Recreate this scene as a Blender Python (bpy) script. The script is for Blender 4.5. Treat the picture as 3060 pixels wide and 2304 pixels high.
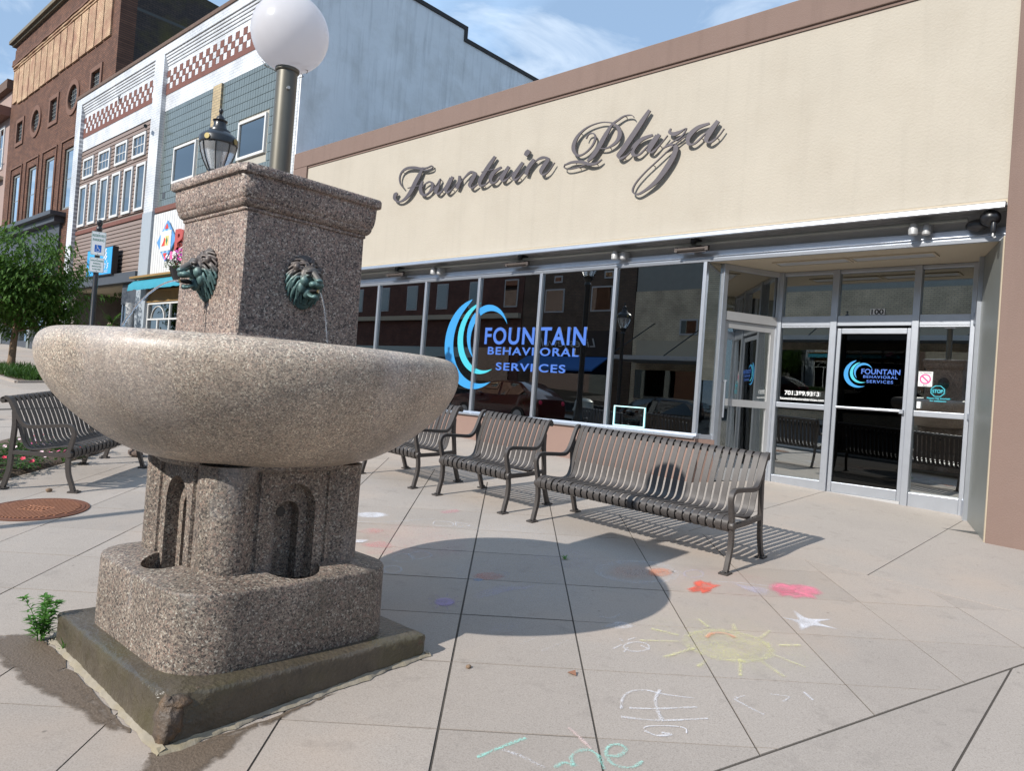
import bpy, bmesh, math, random
from mathutils import Vector, Matrix, noise
rad = math.radians
S = bpy.context.scene
for o in list(bpy.data.objects):
    bpy.data.objects.remove(o)
COL = S.collection

# ------------------------------------------------------------------ camera, sky, sun, exposure
YAW, PITCH, ROLL = -0.7378, 0.0112, 0.0746
fw = Vector((math.sin(YAW)*math.cos(PITCH), math.cos(YAW)*math.cos(PITCH), math.sin(PITCH)))
rt = Vector((math.cos(YAW), -math.sin(YAW), 0)); up = rt.cross(fw)
r2 = math.cos(ROLL)*rt + math.sin(ROLL)*up; u2 = -math.sin(ROLL)*rt + math.cos(ROLL)*up
cd = bpy.data.cameras.new('camera'); cam = bpy.data.objects.new('camera', cd); COL.objects.link(cam)
cam.matrix_world = Matrix(((r2.x, u2.x, -fw.x, 0), (r2.y, u2.y, -fw.y, 0), (r2.z, u2.z, -fw.z, 1.65), (0, 0, 0, 1)))
cd.sensor_width = 36; cd.lens = 25.73; cd.clip_start = .05; cd.clip_end = 3000
S.camera = cam

SUN_EL, SUN_AZ = rad(33.6), rad(3.6)          # light travels towards +Y and slightly +X
w = bpy.data.worlds.new('World'); S.world = w; w.use_nodes = True
n = w.node_tree.nodes; l = w.node_tree.links
bg = n['Background']; sky = n.new('ShaderNodeTexSky'); sky.sky_type = 'NISHITA'; sky.sun_disc = False
sky.sun_elevation = SUN_EL; sky.sun_rotation = rad(180) + SUN_AZ; sky.altitude = 400
sky.air_density = 1.0; sky.dust_density = 1.6; sky.ozone_density = 2.0
# thin high cloud, everywhere in the sky
tc = n.new('ShaderNodeTexCoord'); mp = n.new('ShaderNodeMapping'); mp.inputs['Scale'].default_value = (1.3, 1.3, 3.6)
nz = n.new('ShaderNodeTexNoise'); nz.inputs['Scale'].default_value = 2.1; nz.inputs['Detail'].default_value = 7; nz.inputs['Roughness'].default_value = .55; nz.inputs['Distortion'].default_value = .6
rp = n.new('ShaderNodeValToRGB'); rp.color_ramp.elements[0].position = .42; rp.color_ramp.elements[1].position = .68
rp.color_ramp.elements[0].color = (.55, .55, .55, 1); rp.color_ramp.elements[1].color = (1, 1, 1, 1)
mx = n.new('ShaderNodeMix'); mx.data_type = 'RGBA'; mx.inputs['B'].default_value = (4.9, 7.2, 10.4, 1)
l.new(tc.outputs['Generated'], mp.inputs['Vector']); l.new(mp.outputs['Vector'], nz.inputs['Vector']); l.new(nz.outputs['Fac'], rp.inputs['Fac'])
l.new(rp.outputs['Color'], mx.inputs['Factor']); l.new(sky.outputs['Color'], mx.inputs['A']); 
mx2 = n.new('ShaderNodeMix'); mx2.data_type = 'RGBA'; mx2.inputs['B'].default_value = (9.0, 10.2, 11.6, 1)
mp2 = n.new('ShaderNodeMapping'); mp2.inputs['Scale'].default_value = (1.0, 1.0, 3.0); mp2.inputs['Location'].default_value = (.35, 1.7, .4); nz2 = n.new('ShaderNodeTexNoise'); nz2.inputs['Scale'].default_value = 3.4; nz2.inputs['Detail'].default_value = 9; nz2.inputs['Roughness'].default_value = .6; nz2.inputs['Distortion'].default_value = 1.2
rp2 = n.new('ShaderNodeValToRGB'); rp2.color_ramp.elements[0].position = .50; rp2.color_ramp.elements[1].position = .76; rp2.color_ramp.elements[1].color = (.75, .75, .75, 1)
l.new(tc.outputs['Generated'], mp2.inputs['Vector']); l.new(mp2.outputs['Vector'], nz2.inputs['Vector']); l.new(nz2.outputs['Fac'], rp2.inputs['Fac']); l.new(rp2.outputs['Color'], mx2.inputs['Factor'])
l.new(mx.outputs['Result'], mx2.inputs['A']); l.new(mx2.outputs['Result'], bg.inputs['Color'])
bg.inputs['Strength'].default_value = .10
sd = bpy.data.lights.new('sun', 'SUN'); sd.energy = 4.9; sd.angle = rad(.53); sd.color = (1, .955, .89)
sun = bpy.data.objects.new('sun', sd); COL.objects.link(sun)
trav = Vector((math.sin(SUN_AZ)*math.cos(SUN_EL), math.cos(SUN_AZ)*math.cos(SUN_EL), -math.sin(SUN_EL)))
sun.rotation_euler = trav.to_track_quat('-Z', 'Y').to_euler(); sun.location = (-2, -20, 25)
S.view_settings.view_transform = 'Standard'; S.view_settings.look = 'None'; S.view_settings.gamma = 1
S.view_settings.exposure = 0.12; S.view_settings.use_curve_mapping = False
S.render.engine = 'CYCLES'
S.cycles.max_bounces = 6; S.cycles.diffuse_bounces = 3; S.cycles.glossy_bounces = 4; S.cycles.transmission_bounces = 5; S.cycles.transparent_max_bounces = 8

# ------------------------------------------------------------------ helpers
GX, GY = -.0395, .0674
def gz(x, y):
    xc = max(-60, min(12, x))
    return GX*xc + (GY*y if y > -1 else -GY + .012*(max(y, -40)+1))
rnd = random.Random(7)

def wloc(o):
    v = Vector((0, 0, 0))
    while o: v += o.location; o = o.parent
    return v

class MB:
    def __init__(s): s.v = []; s.f = []; s.m = []
    def add(s, vs, fs):
        k = len(s.v); s.v += [tuple(p) for p in vs]; s.f += [tuple(i+k for i in f) for f in fs]; return s
    def box(s, x0, x1, y0, y1, z0, z1):
        return s.add([(x0,y0,z0),(x1,y0,z0),(x1,y1,z0),(x0,y1,z0),(x0,y0,z1),(x1,y0,z1),(x1,y1,z1),(x0,y1,z1)],
                     [(0,3,2,1),(4,5,6,7),(0,1,5,4),(1,2,6,5),(2,3,7,6),(3,0,4,7)])
    def prism(s, poly, a, b, plane='xy'):
        # poly in plane coordinates, extruded from a to b along the third axis
        def P(p, t): return {'xy': (p[0],p[1],t), 'xz': (p[0],t,p[1]), 'yz': (t,p[0],p[1])}[plane]
        nn = len(poly); vs = [P(p, a) for p in poly]+[P(p, b) for p in poly]
        return s.add(vs, [tuple(range(nn))[::-1], tuple(range(nn, 2*nn))]+[(i, (i+1) % nn, nn+(i+1) % nn, nn+i) for i in range(nn)])
    def wall(s, p, q, z0, z1, t):
        # upright slab on the plan line p-q, thickness t to its left
        d = Vector((q[0]-p[0], q[1]-p[1])); d.normalize(); m_ = (-d.y*t, d.x*t)
        return s.prism([p, q, (q[0]+m_[0], q[1]+m_[1]), (p[0]+m_[0], p[1]+m_[1])], z0, z1)
    def tube(s, pts, r, n=8, cap=True, up=None):
        pts = [Vector(p) for p in pts]; N = len(pts)
        rs = r if isinstance(r, (list, tuple)) else [r]*N
        t0 = (pts[1]-pts[0]).normalized(); a = Vector(up) if up else (Vector((0,0,1)) if abs(t0.z) < .9 else Vector((1,0,0)))
        k = len(s.v); nrm = (a - t0*a.dot(t0)).normalized()
        for i, p in enumerate(pts):
            t = (pts[min(i+1, N-1)]-pts[max(i-1, 0)]).normalized(); nrm = (nrm - t*nrm.dot(t)).normalized(); b = t.cross(nrm)
            for j in range(n):
                q = 2*math.pi*j/n; s.v.append(tuple(p + (nrm*math.cos(q)+b*math.sin(q))*rs[i]))
        for i in range(N-1):
            for j in range(n):
                s.f.append((k+i*n+j, k+i*n+(j+1) % n, k+(i+1)*n+(j+1) % n, k+(i+1)*n+j))
        if cap: s.f.append(tuple(k+j for j in range(n))[::-1]); s.f.append(tuple(k+(N-1)*n+j for j in range(n)))
        return s
    def lathe(s, prof, c=(0,0,0), n=32, cap=True):
        k = len(s.v)
        for r, z in prof:
            for j in range(n):
                q = 2*math.pi*j/n; s.v.append((c[0]+r*math.cos(q), c[1]+r*math.sin(q), c[2]+z))
        for i in range(len(prof)-1):
            for j in range(n):
                s.f.append((k+i*n+j, k+i*n+(j+1) % n, k+(i+1)*n+(j+1) % n, k+(i+1)*n+j))
        if cap: s.f.append(tuple(k+j for j in range(n))[::-1]); s.f.append(tuple(k+(len(prof)-1)*n+j for j in range(n)))
        return s
    def ell(s, c, r, n=14, m=9, rot=None):
        k = len(s.v); c = Vector(c)
        for i in range(m+1):
            a = math.pi*i/m
            for j in range(n):
                q = 2*math.pi*j/n
                p = Vector((r[0]*math.sin(a)*math.cos(q), r[1]*math.sin(a)*math.sin(q), r[2]*math.cos(a)))
                if rot: p = rot @ p
                s.v.append(tuple(c+p))
        for i in range(m):
            for j in range(n):
                s.f.append((k+i*n+j, k+(i+1)*n+j, k+(i+1)*n+(j+1) % n, k+i*n+(j+1) % n))
        return s
    def sweep(s, path, w, x0, x1):
        # flat bar: path in (y,z), width w (or list) in that plane, from x0 to x1
        N = len(path); ws = w if isinstance(w, (list, tuple)) else [w]*N; L = []; Rr = []
        for i in range(N):
            a = path[max(i-1, 0)]; b = path[min(i+1, N-1)]; d = Vector((b[0]-a[0], b[1]-a[1])).normalized()
            L.append((path[i][0]-d.y*ws[i]/2, path[i][1]+d.x*ws[i]/2)); Rr.append((path[i][0]+d.y*ws[i]/2, path[i][1]-d.x*ws[i]/2))
        k = len(s.v)
        for i in range(N):
            s.v += [(x0, *L[i]), (x1, *L[i]), (x1, *Rr[i]), (x0, *Rr[i])]
        for i in range(N-1):
            for j in range(4):
                s.f.append((k+i*4+j, k+i*4+(j+1) % 4, k+i*4+4+(j+1) % 4, k+i*4+4+j))
        s.f += [(k, k+3, k+2, k+1), (k+N*4-4, k+N*4-3, k+N*4-2, k+N*4-1)]
        return s
    def mesh(s, off=Vector((0,0,0)), smooth=False):
        me = bpy.data.meshes.new('m'); me.from_pydata([(v[0]-off.x, v[1]-off.y, v[2]-off.z) for v in s.v], [], s.f)
        bm = bmesh.new(); bm.from_mesh(me); bmesh.ops.recalc_face_normals(bm, faces=bm.faces); bm.to_mesh(me); bm.free()
        if smooth:
            me.shade_smooth(); me.set_sharp_from_angle(angle=rad(smooth if smooth > 1 else 38))
        return me
    def build(s, name, mat, par=None, smooth=False, bevel=0):
        me = s.mesh(wloc(par), smooth); me.name = name
        return link(name, me, mat, par, bevel)

def link(name, me, mat, par=None, bevel=0):
    o = bpy.data.objects.new(name, me); COL.objects.link(o); o.parent = par
    if mat and not me.materials: me.materials.append(mat)
    if bevel:
        b = o.modifiers.new('bevel', 'BEVEL'); b.width = bevel; b.segments = 2; b.limit_method = 'ANGLE'; b.angle_limit = rad(40)
    return o

def tag(o, label=None, cat=None, group=None, kind=None):
    if label: o['label'] = label
    if cat: o['category'] = cat
    if group: o['group'] = group
    if kind: o['kind'] = kind
    return o

def thing(name, label, cat, loc=(0,0,0), group=None):
    o = bpy.data.objects.new(name, None); COL.objects.link(o); o.location = loc; o.empty_display_size = .2
    return tag(o, label, cat, group)

def copy_tree(o, parent=None):
    c = o.copy(); COL.objects.link(c); c.parent = parent
    for ch in o.children: copy_tree(ch, c)
    return c

def seat(o, x, y, yaw=0):
    # stand an object on the sloping pavement
    ex = Vector((1, 0, GX)).normalized(); ez = Vector((-GX, -GY, 1)).normalized(); ey = ez.cross(ex)
    Rm = Matrix((ex, ey, ez)).transposed() @ Matrix.Rotation(yaw, 3, 'Z')
    o.location = (x, y, gz(x, y)); o.rotation_euler = Rm.to_euler(); return o

def baked(o):
    # replace an object's mesh by the result of its modifiers
    dg = bpy.context.evaluated_depsgraph_get(); dg.update()
    me = bpy.data.meshes.new_from_object(o.evaluated_get(dg)); o.modifiers.clear(); o.data = me; return o

def spline(pts, k=6):
    # Catmull-Rom through points of any dimension
    out = []; N = len(pts)
    for i in range(N-1):
        p0, p1, p2, p3 = pts[max(i-1, 0)], pts[i], pts[i+1], pts[min(i+2, N-1)]
        for j in range(k):
            t = j/k
            out.append(tuple(.5*(2*b+(c-a)*t+(2*a-5*b+4*c-d)*t*t+(3*b-a-3*c+d)*t**3) for a, b, c, d in zip(p0, p1, p2, p3)))
    out.append(tuple(pts[-1])); return out

_font_cache = {}
def text(name, body, size, mat, par, origin, facing='wall', width=None, depth=.002, bold=0, shear=0, mirror=False, spacing=1.0):
    cu = bpy.data.curves.new('t', 'FONT'); cu.body = body; cu.size = size; cu.extrude = depth/2; cu.offset = bold; cu.shear = shear; cu.space_character = spacing
    ob = bpy.data.objects.new('t', cu); COL.objects.link(ob)
    dg = bpy.context.evaluated_depsgraph_get(); me = bpy.data.meshes.new_from_object(ob.evaluated_get(dg))
    bpy.data.objects.remove(ob); bpy.data.curves.remove(cu)
    xs = [v.co.x for v in me.vertices]; x0 = min(xs); sc = width/(max(xs)-x0) if width else 1
    off = wloc(par)
    for v in me.vertices:
        a = (v.co.x-x0)*sc; b = v.co.y; c = v.co.z
        if mirror: a = -a
        if facing == 'wall': p = Vector((origin[0]+a, origin[1]-c, origin[2]+b))
        else: p = facing(a, b, c)
        v.co = p-off
    me.name = name
    return link(name, me, mat, par)

# ------------------------------------------------------------------ materials
def newmat(name):
    m = bpy.data.materials.new(name); m.use_nodes = True; t = m.node_tree
    return m, t.nodes, t.links, t.nodes['Principled BSDF']
def coords(n, mode):
    if mode == 'pos': return n.new('ShaderNodeNewGeometry').outputs['Position']
    return n.new('ShaderNodeTexCoord').outputs['Object']
def nnoise(n, l, vec, scale, detail=4, rough=.55, dist=0):
    t = n.new('ShaderNodeTexNoise'); t.inputs['Scale'].default_value = scale; t.inputs['Detail'].default_value = detail
    t.inputs['Roughness'].default_value = rough; t.inputs['Distortion'].default_value = dist; l.new(vec, t.inputs['Vector']); return t.outputs['Fac']
def nramp(n, l, fac, stops, const=False):
    r = n.new('ShaderNodeValToRGB'); e = r.color_ramp.elements
    while len(e) < len(stops): e.new(.5)
    for q, (p, c) in zip(e, stops):
        q.position = p; q.color = (*c, 1) if isinstance(c, tuple) else (c, c, c, 1)
    if const: r.color_ramp.interpolation = 'CONSTANT'
    l.new(fac, r.inputs['Fac']); return r.outputs['Color']
def nmix(n, l, a, b, fac, mode='MIX'):
    m = n.new('ShaderNodeMix'); m.data_type = 'RGBA'; m.blend_type = mode
    for key, v in (('A', a), ('B', b), ('Factor', fac)):
        if isinstance(v, tuple): m.inputs[key].default_value = (*v, 1)
        elif isinstance(v, (int, float)): m.inputs[key].default_value = v
        else: l.new(v, m.inputs[key])
    return m.outputs['Result']
def nbump(n, l, h, b, strength=.5, dist=.01, prev=None):
    u = n.new('ShaderNodeBump'); u.inputs['Strength'].default_value = strength; u.inputs['Distance'].default_value = dist
    l.new(h, u.inputs['Height'])
    if prev: l.new(prev, u.inputs['Normal'])
    l.new(u.outputs['Normal'], b.inputs['Normal']); return u.outputs['Normal']
def nmap(n, l, vec, scale):
    m = n.new('ShaderNodeMapping'); m.inputs['Scale'].default_value = scale; l.new(vec, m.inputs['Vector']); return m.outputs['Vector']

def plain(name, col, rough=.5, metal=0, var=.12, vs=6, bump=0, bs=60, bd=.004, mode='obj', spec=.5, dirt=None, coat=0, streak=0):
    m, n, l, b = newmat(name); v = coords(n, mode)
    c = nmix(n, l, tuple(max(0, x*(1-var)) for x in col), tuple(min(1, x*(1+var)) for x in col), nnoise(n, l, v, vs, 5))
    if dirt:
        c = nmix(n, l, c, dirt[0], nramp(n, l, nnoise(n, l, v, dirt[1], 6, .65), [(.48, 0.0), (.48+dirt[2], dirt[3])]))
    if streak:
        c = nmix(n, l, c, tuple(x*.45 for x in col), nramp(n, l, nnoise(n, l, nmap(n, l, v, (3.2, 3.2, .22)), 2.2, 7, .6), [(.5, 0.0), (.75, streak)]))
    l.new(c, b.inputs['Base Color']); b.inputs['Roughness'].default_value = rough; b.inputs['Metallic'].default_value = metal
    b.inputs['Specular IOR Level'].default_value = spec; b.inputs['Coat Weight'].default_value = coat
    if bump: nbump(n, l, nnoise(n, l, v, bs, 3), b, bump, bd)
    return m

def granite(name, stops, scale, rough=.55, bump=.35, tint=None, patch=None):
    m, n, l, b = newmat(name); v = coords(n, 'pos')
    d = n.new('ShaderNodeTexNoise'); d.inputs['Scale'].default_value = scale*.7; d.inputs['Detail'].default_value = 2; l.new(v, d.inputs['Vector'])
    vm = n.new('ShaderNodeVectorMath'); vm.operation = 'MULTIPLY_ADD'; vm.inputs[1].default_value = (1.3/scale,)*3
    l.new(d.outputs['Color'], vm.inputs[0]); l.new(v, vm.inputs[2])
    vo = n.new('ShaderNodeTexVoronoi'); vo.inputs['Scale'].default_value = scale; l.new(vm.outputs[0], vo.inputs['Vector'])
    sp = n.new('ShaderNodeSeparateColor'); l.new(vo.outputs['Color'], sp.inputs['Color'])
    c = nramp(n, l, sp.outputs['Red'], stops, True)
    vo2 = n.new('ShaderNodeTexVoronoi'); vo2.inputs['Scale'].default_value = scale*2.3; l.new(vm.outputs[0], vo2.inputs['Vector'])
    sp2 = n.new('ShaderNodeSeparateColor'); l.new(vo2.outputs['Color'], sp2.inputs['Color'])
    c = nmix(n, l, c, nramp(n, l, sp2.outputs['Green'], [(0, .35), (.25, .85), (.75, 1.0), (.90, 1.3)], True), .8, 'MULTIPLY')
    c = nmix(n, l, c, nramp(n, l, nnoise(n, l, v, 3.2, 6, .6), [(.3, .72), (.7, 1.12)]), 1.0, 'MULTIPLY')
    if patch:   # lime bloom / damp stains of their own shape
        for col, sc, lo, hi, amt in patch:
            c = nmix(n, l, c, col, nramp(n, l, nnoise(n, l, nmap(n, l, v, (1, 1, .45)), sc, 7, .62), [(lo, 0.0), (hi, amt)]))
    l.new(c, b.inputs['Base Color']); b.inputs['Roughness'].default_value = rough
    nbump(n, l, sp2.outputs['Blue'], b, bump, .0015)
    return m

def brickmat(name, c1, c2, mortar, bw, bh, ms, axis='x', rough=.8, spec=.3, bump=.5, grime=None, offset=.5):
    m, n, l, b = newmat(name); v = coords(n, 'pos'); s_ = n.new('ShaderNodeSeparateXYZ'); l.new(v, s_.inputs[0]); cb = n.new('ShaderNodeCombineXYZ')
    l.new(s_.outputs['X' if axis == 'x' else 'Y'], cb.inputs['X']); l.new(s_.outputs['Z'], cb.inputs['Y'])
    t = n.new('ShaderNodeTexBrick'); l.new(cb.outputs[0], t.inputs['Vector']); t.offset = offset
    t.inputs['Scale'].default_value = 1; t.inputs['Brick Width'].default_value = bw; t.inputs['Row Height'].default_value = bh; t.inputs['Mortar Size'].default_value = ms
    t.inputs['Color1'].default_value = (*c1, 1); t.inputs['Color2'].default_value = (*c2, 1); t.inputs['Mortar'].default_value = (*mortar, 1); t.inputs['Mortar Smooth'].default_value = .15; t.inputs['Bias'].default_value = 0
    c = nmix(n, l, t.outputs['Color'], nramp(n, l, nnoise(n, l, v, 1.3, 6, .6), [(.3, .7), (.7, 1.15)]), 1.0, 'MULTIPLY')
    if grime: c = nmix(n, l, c, grime[0], nramp(n, l, nnoise(n, l, v, grime[1], 7, .65), [(grime[2], 0.0), (grime[3], grime[4])]))
    l.new(c, b.inputs['Base Color']); b.inputs['Roughness'].default_value = rough; b.inputs['Specular IOR Level'].default_value = spec
    inv = n.new('ShaderNodeMath'); inv.operation = 'SUBTRACT'; inv.inputs[0].default_value = 1; l.new(t.outputs['Fac'], inv.inputs[1])
    nbump(n, l, inv.outputs[0], b, bump, .008)
    return m

def glassmat(name, tint, refl=1.0, ior=1.55, base=.03, wave=.0):
    m, n, l, b = newmat(name); n.remove(b); out = n['Material Output']
    tr = n.new('ShaderNodeBsdfTransparent'); tr.inputs['Color'].default_value = (*tint, 1)
    gl = n.new('ShaderNodeBsdfGlossy'); gl.inputs['Roughness'].default_value = .0; gl.inputs['Color'].default_value = (.93, .96, .95, 1)
    if wave:
        v = coords(n, 'pos'); u = n.new('ShaderNodeBump'); u.inputs['Strength'].default_value = wave; u.inputs['Distance'].default_value = .004
        l.new(nnoise(n, l, v, 1.1, 1), u.inputs['Height']); l.new(u.outputs['Normal'], gl.inputs['Normal'])
    fr = n.new('ShaderNodeFresnel'); fr.inputs['IOR'].default_value = ior
    ma = n.new('ShaderNodeMath'); ma.operation = 'MULTIPLY_ADD'; ma.inputs[1].default_value = refl; ma.inputs[2].default_value = base; l.new(fr.outputs[0], ma.inputs[0])
    mi = n.new('ShaderNodeMixShader'); l.new(ma.outputs[0], mi.inputs[0]); l.new(tr.outputs[0], mi.inputs[1]); l.new(gl.outputs[0], mi.inputs[2]); l.new(mi.outputs[0], out.inputs['Surface'])
    return m

def chalkmat(name, col, dens):
    m, n, l, b = newmat(name); out = n['Material Output']; v = coords(n, 'pos')
    l.new(nmix(n, l, tuple(x*.9 for x in col), col, nnoise(n, l, v, 40)), b.inputs['Base Color']); b.inputs['Roughness'].default_value = 1; b.inputs['Specular IOR Level'].default_value = .1
    tr = n.new('ShaderNodeBsdfTransparent'); mi = n.new('ShaderNodeMixShader')
    a = nramp(n, l, nnoise(n, l, v, 150, 3, .6), [(.60-.32*dens, 0.0), (.69-.32*dens, min(1, .2+dens*.75))])
    a2 = nramp(n, l, nnoise(n, l, v, 7, 4, .6), [(.32, .35), (.62, 1.0)])
    at = n.new('ShaderNodeAttribute'); at.attribute_name = 'soft'; sf = nramp(n, l, at.outputs['Fac'], [(0, 0.0), (.75, 1.0)])
    l.new(nmix(n, l, nmix(n, l, a, a2, 1.0, 'MULTIPLY'), sf, 1.0, 'MULTIPLY'), mi.inputs[0]); l.new(tr.outputs[0], mi.inputs[1]); l.new(b.outputs[0], mi.inputs[2]); l.new(mi.outputs[0], out.inputs['Surface'])
    return m

def concrete(name, col, slab=True):
    m, n, l, b = newmat(name); v = coords(n, 'pos')
    c = nmix(n, l, tuple(x*.86 for x in col), tuple(x*1.1 for x in col), nnoise(n, l, v, 1.1, 7, .6))
    c = nmix(n, l, c, nramp(n, l, nnoise(n, l, v, 150, 4, .75), [(.3, .66), (.5, 1.0), (.7, 1.16)]), 1.0, 'MULTIPLY')
    c = nmix(n, l, c, (col[0]*1.12, col[1]*.98, col[2]*.86), nramp(n, l, nnoise(n, l, v, .55, 5, .6), [(.5, 0.0), (.7, .5)]))
    c = nmix(n, l, c, tuple(x*.55 for x in col), nramp(n, l, nnoise(n, l, v, 5.5, 8, .72), [(.56, 0.0), (.76, .5)]))
    vo = n.new('ShaderNodeTexVoronoi'); vo.inputs['Scale'].default_value = 4.2; vo.inputs['Randomness'].default_value = 1; l.new(v, vo.inputs['Vector'])
    c = nmix(n, l, c, tuple(x*.35 for x in col), nramp(n, l, vo.outputs['Distance'], [(.018, .65), (.05, 0.0)]))   # old gum and oil spots
    if slab:
        oi = n.new('ShaderNodeObjectInfo'); c = nmix(n, l, c, nramp(n, l, oi.outputs['Random'], [(0, .94), (1, 1.05)]), 1.0, 'MULTIPLY')
    l.new(c, b.inputs['Base Color']); b.inputs['Roughness'].default_value = .85; b.inputs['Specular IOR Level'].default_value = .3
    nbump(n, l, nnoise(n, l, v, 240, 3, .7), b, .35, .0025)
    return m

def leafmat(name, col, col2, trans=.35):
    m, n, l, b = newmat(name); out = n['Material Output']; v = coords(n, 'obj')
    c = nmix(n, l, col, col2, nnoise(n, l, v, 9, 3)); l.new(c, b.inputs['Base Color']); b.inputs['Roughness'].default_value = .5; b.inputs['Specular IOR Level'].default_value = .35
    t = n.new('ShaderNodeBsdfTranslucent'); l.new(nmix(n, l, c, (.9, 1, .3), .35, 'MULTIPLY'), t.inputs['Color'])
    mi = n.new('ShaderNodeMixShader'); mi.inputs[0].default_value = trans; l.new(b.outputs[0], mi.inputs[1]); l.new(t.outputs[0], mi.inputs[2]); l.new(mi.outputs[0], out.inputs['Surface'])
    return m

MT = {}
MT['paver'] = concrete('paver_concrete', (.372, .328, .290))
MT['sidewalk'] = concrete('sidewalk_concrete', (.375, .332, .294))
MT['joint'] = plain('dark_joint', (.07, .06, .05), .95, var=.4, vs=30, mode='pos')
MT['asphalt'] = plain('asphalt', (.06, .06, .062), .9, var=.3, vs=2, bump=.4, bs=150, mode='pos')
MT['soil'] = plain('soil', (.10, .07, .05), .95, var=.4, vs=25, bump=.8, bs=50, bd=.02, mode='pos')
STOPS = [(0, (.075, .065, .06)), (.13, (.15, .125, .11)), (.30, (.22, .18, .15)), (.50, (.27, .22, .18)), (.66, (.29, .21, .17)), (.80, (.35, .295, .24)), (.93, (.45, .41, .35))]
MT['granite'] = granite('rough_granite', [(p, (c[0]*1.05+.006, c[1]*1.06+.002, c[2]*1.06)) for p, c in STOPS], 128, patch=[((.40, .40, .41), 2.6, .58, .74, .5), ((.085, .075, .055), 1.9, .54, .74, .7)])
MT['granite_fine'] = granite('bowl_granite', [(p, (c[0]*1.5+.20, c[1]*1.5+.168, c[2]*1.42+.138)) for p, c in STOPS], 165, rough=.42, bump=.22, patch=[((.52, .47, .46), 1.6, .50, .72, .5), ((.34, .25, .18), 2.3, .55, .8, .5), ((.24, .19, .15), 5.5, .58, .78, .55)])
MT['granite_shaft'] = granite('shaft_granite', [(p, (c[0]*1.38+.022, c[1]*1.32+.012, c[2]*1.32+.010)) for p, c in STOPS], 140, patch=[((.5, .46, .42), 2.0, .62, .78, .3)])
MT['plinth'] = plain('wet_mossy_stone', (.082, .068, .050), .30, var=.55, vs=7, bump=.8, bs=38, bd=.012, mode='pos', dirt=((.072, .066, .024), 2.6, .22, .6))
MT['chip'] = plain('broken_granite', (.095, .072, .055), .6, var=.6, vs=40, bump=.9, bs=45, bd=.012, mode='pos', dirt=((.25, .14, .06), 18, .2, .4))
MT['mortar'] = plain('pale_mortar', (.29, .255, .20), .9, var=.3, vs=20, bump=.6, bs=60, mode='pos', dirt=((.25, .2, .1), 8, .25, .6))
MT['cream'] = plain('cream_stucco', (.445, .402, .335), .9, var=.07, vs=1.4, bump=.45, bs=40, bd=.011, mode='pos', spec=.2, dirt=((.39, .345, .28), 1.1, .30, .55), streak=.10)
MT['brown'] = plain('brown_stucco', (.212, .150, .126), .9, var=.08, vs=2, bump=.6, bs=80, bd=.006, mode='pos', spec=.2, dirt=((.20, .135, .11), 1.8, .35, .5), streak=.18)
MT['knee'] = plain('pink_brown_panel', (.25, .165, .135), .8, var=.08, vs=4, bump=.3, bs=120, mode='pos')
MT['alu'] = plain('mill_aluminium', (.52, .55, .60), .36, .8, var=.10, vs=9, bump=.06, bs=30, mode='pos')
MT['alu_dull'] = plain('painted_aluminium', (.46, .46, .46), .5, .35, var=.10, vs=5, mode='pos')
MT['panel'] = plain('grey_metal_panel', (.27, .28, .26), .42, .4, var=.10, vs=3, mode='pos')
MT['soffit'] = plain('tan_soffit', (.46, .39, .29), .8, var=.06, vs=3, mode='pos')
MT['white'] = plain('white_paint', (.62, .62, .61), .5, var=.04, vs=4, mode='pos')
MT['black'] = plain('black_paint', (.014, .014, .016), .35, var=.2, vs=8, coat=.2)
MT['letter'] = plain('grey_letter_metal', (.105, .092, .10), .5, .2, var=.08, vs=6)
MT['bench'] = plain('powder_coated_steel', (.068, .060, .056), .45, .15, var=.22, vs=30, bump=.08, bs=150, spec=.5)
MT['glass'] = glassmat('storefront_glass', (.42, .46, .44), refl=2.4, base=.33, wave=.03)
MT['glass_dark'] = glassmat('filmed_glass', (.05, .055, .06), refl=2.3, base=.26, wave=.06)
MT['glass_far'] = glassmat('far_window_glass', (.10, .11, .13), refl=1.6, base=.12, wave=.2)
MT['glass_door'] = glassmat('black_door_glass', (.012, .012, .014), refl=.55, base=.012)
MT['interior'] = plain('interior_wall', (.085, .085, .08), .9, var=.1)
MT['interior_pale'] = plain('interior_partition', (.30, .33, .26), .9, var=.05)
MT['decal_blue'] = plain('blue_vinyl', (.04, .27, .58), .4, var=.02)
MT['decal_teal'] = plain('turquoise_vinyl', (.06, .46, .56), .4, var=.02)
MT['decal_indigo'] = plain('periwinkle_vinyl', (.06, .15, .50), .4, var=.02)
MT['decal_white'] = plain('white_vinyl', (.70, .70, .70), .5, var=.02)
MT['decal_pink'] = plain('pink_vinyl', (.75, .10, .28), .4, var=.02)
MT['decal_black'] = plain('black_vinyl', (.01, .01, .01), .5, var=.02)
MT['green_txt'] = plain('sign_green', (.03, .18, .12), .5, var=.02)
MT['sign_blue'] = plain('sign_blue', (.0, .11, .48), .4, var=.02)
MT['cyan_sign'] = plain('cyan_sign_face', (.02, .33, .70), .35, var=.05, vs=2)
MT['rust_rib'] = plain('pale_rust_rib', (.33, .15, .085), .7, .2, var=.3, vs=25, mode='obj')  # relief contrast put into the colour: ribs a paler rust than the plate
MT['rust'] = plain('rusty_cast_iron', (.15, .06, .034), .75, .2, var=.35, vs=18, bump=.4, bs=90, mode='obj', dirt=((.12, .06, .04), 6, .25, .6))
MT['leaf'] = leafmat('tree_leaf', (.040, .10, .015), (.12, .22, .04))
MT['leaf_dark'] = leafmat('plant_leaf', (.03, .085, .02), (.09, .17, .04))
MT['weed'] = leafmat('weed_leaf', (.06, .19, .03), (.13, .30, .06))
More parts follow.
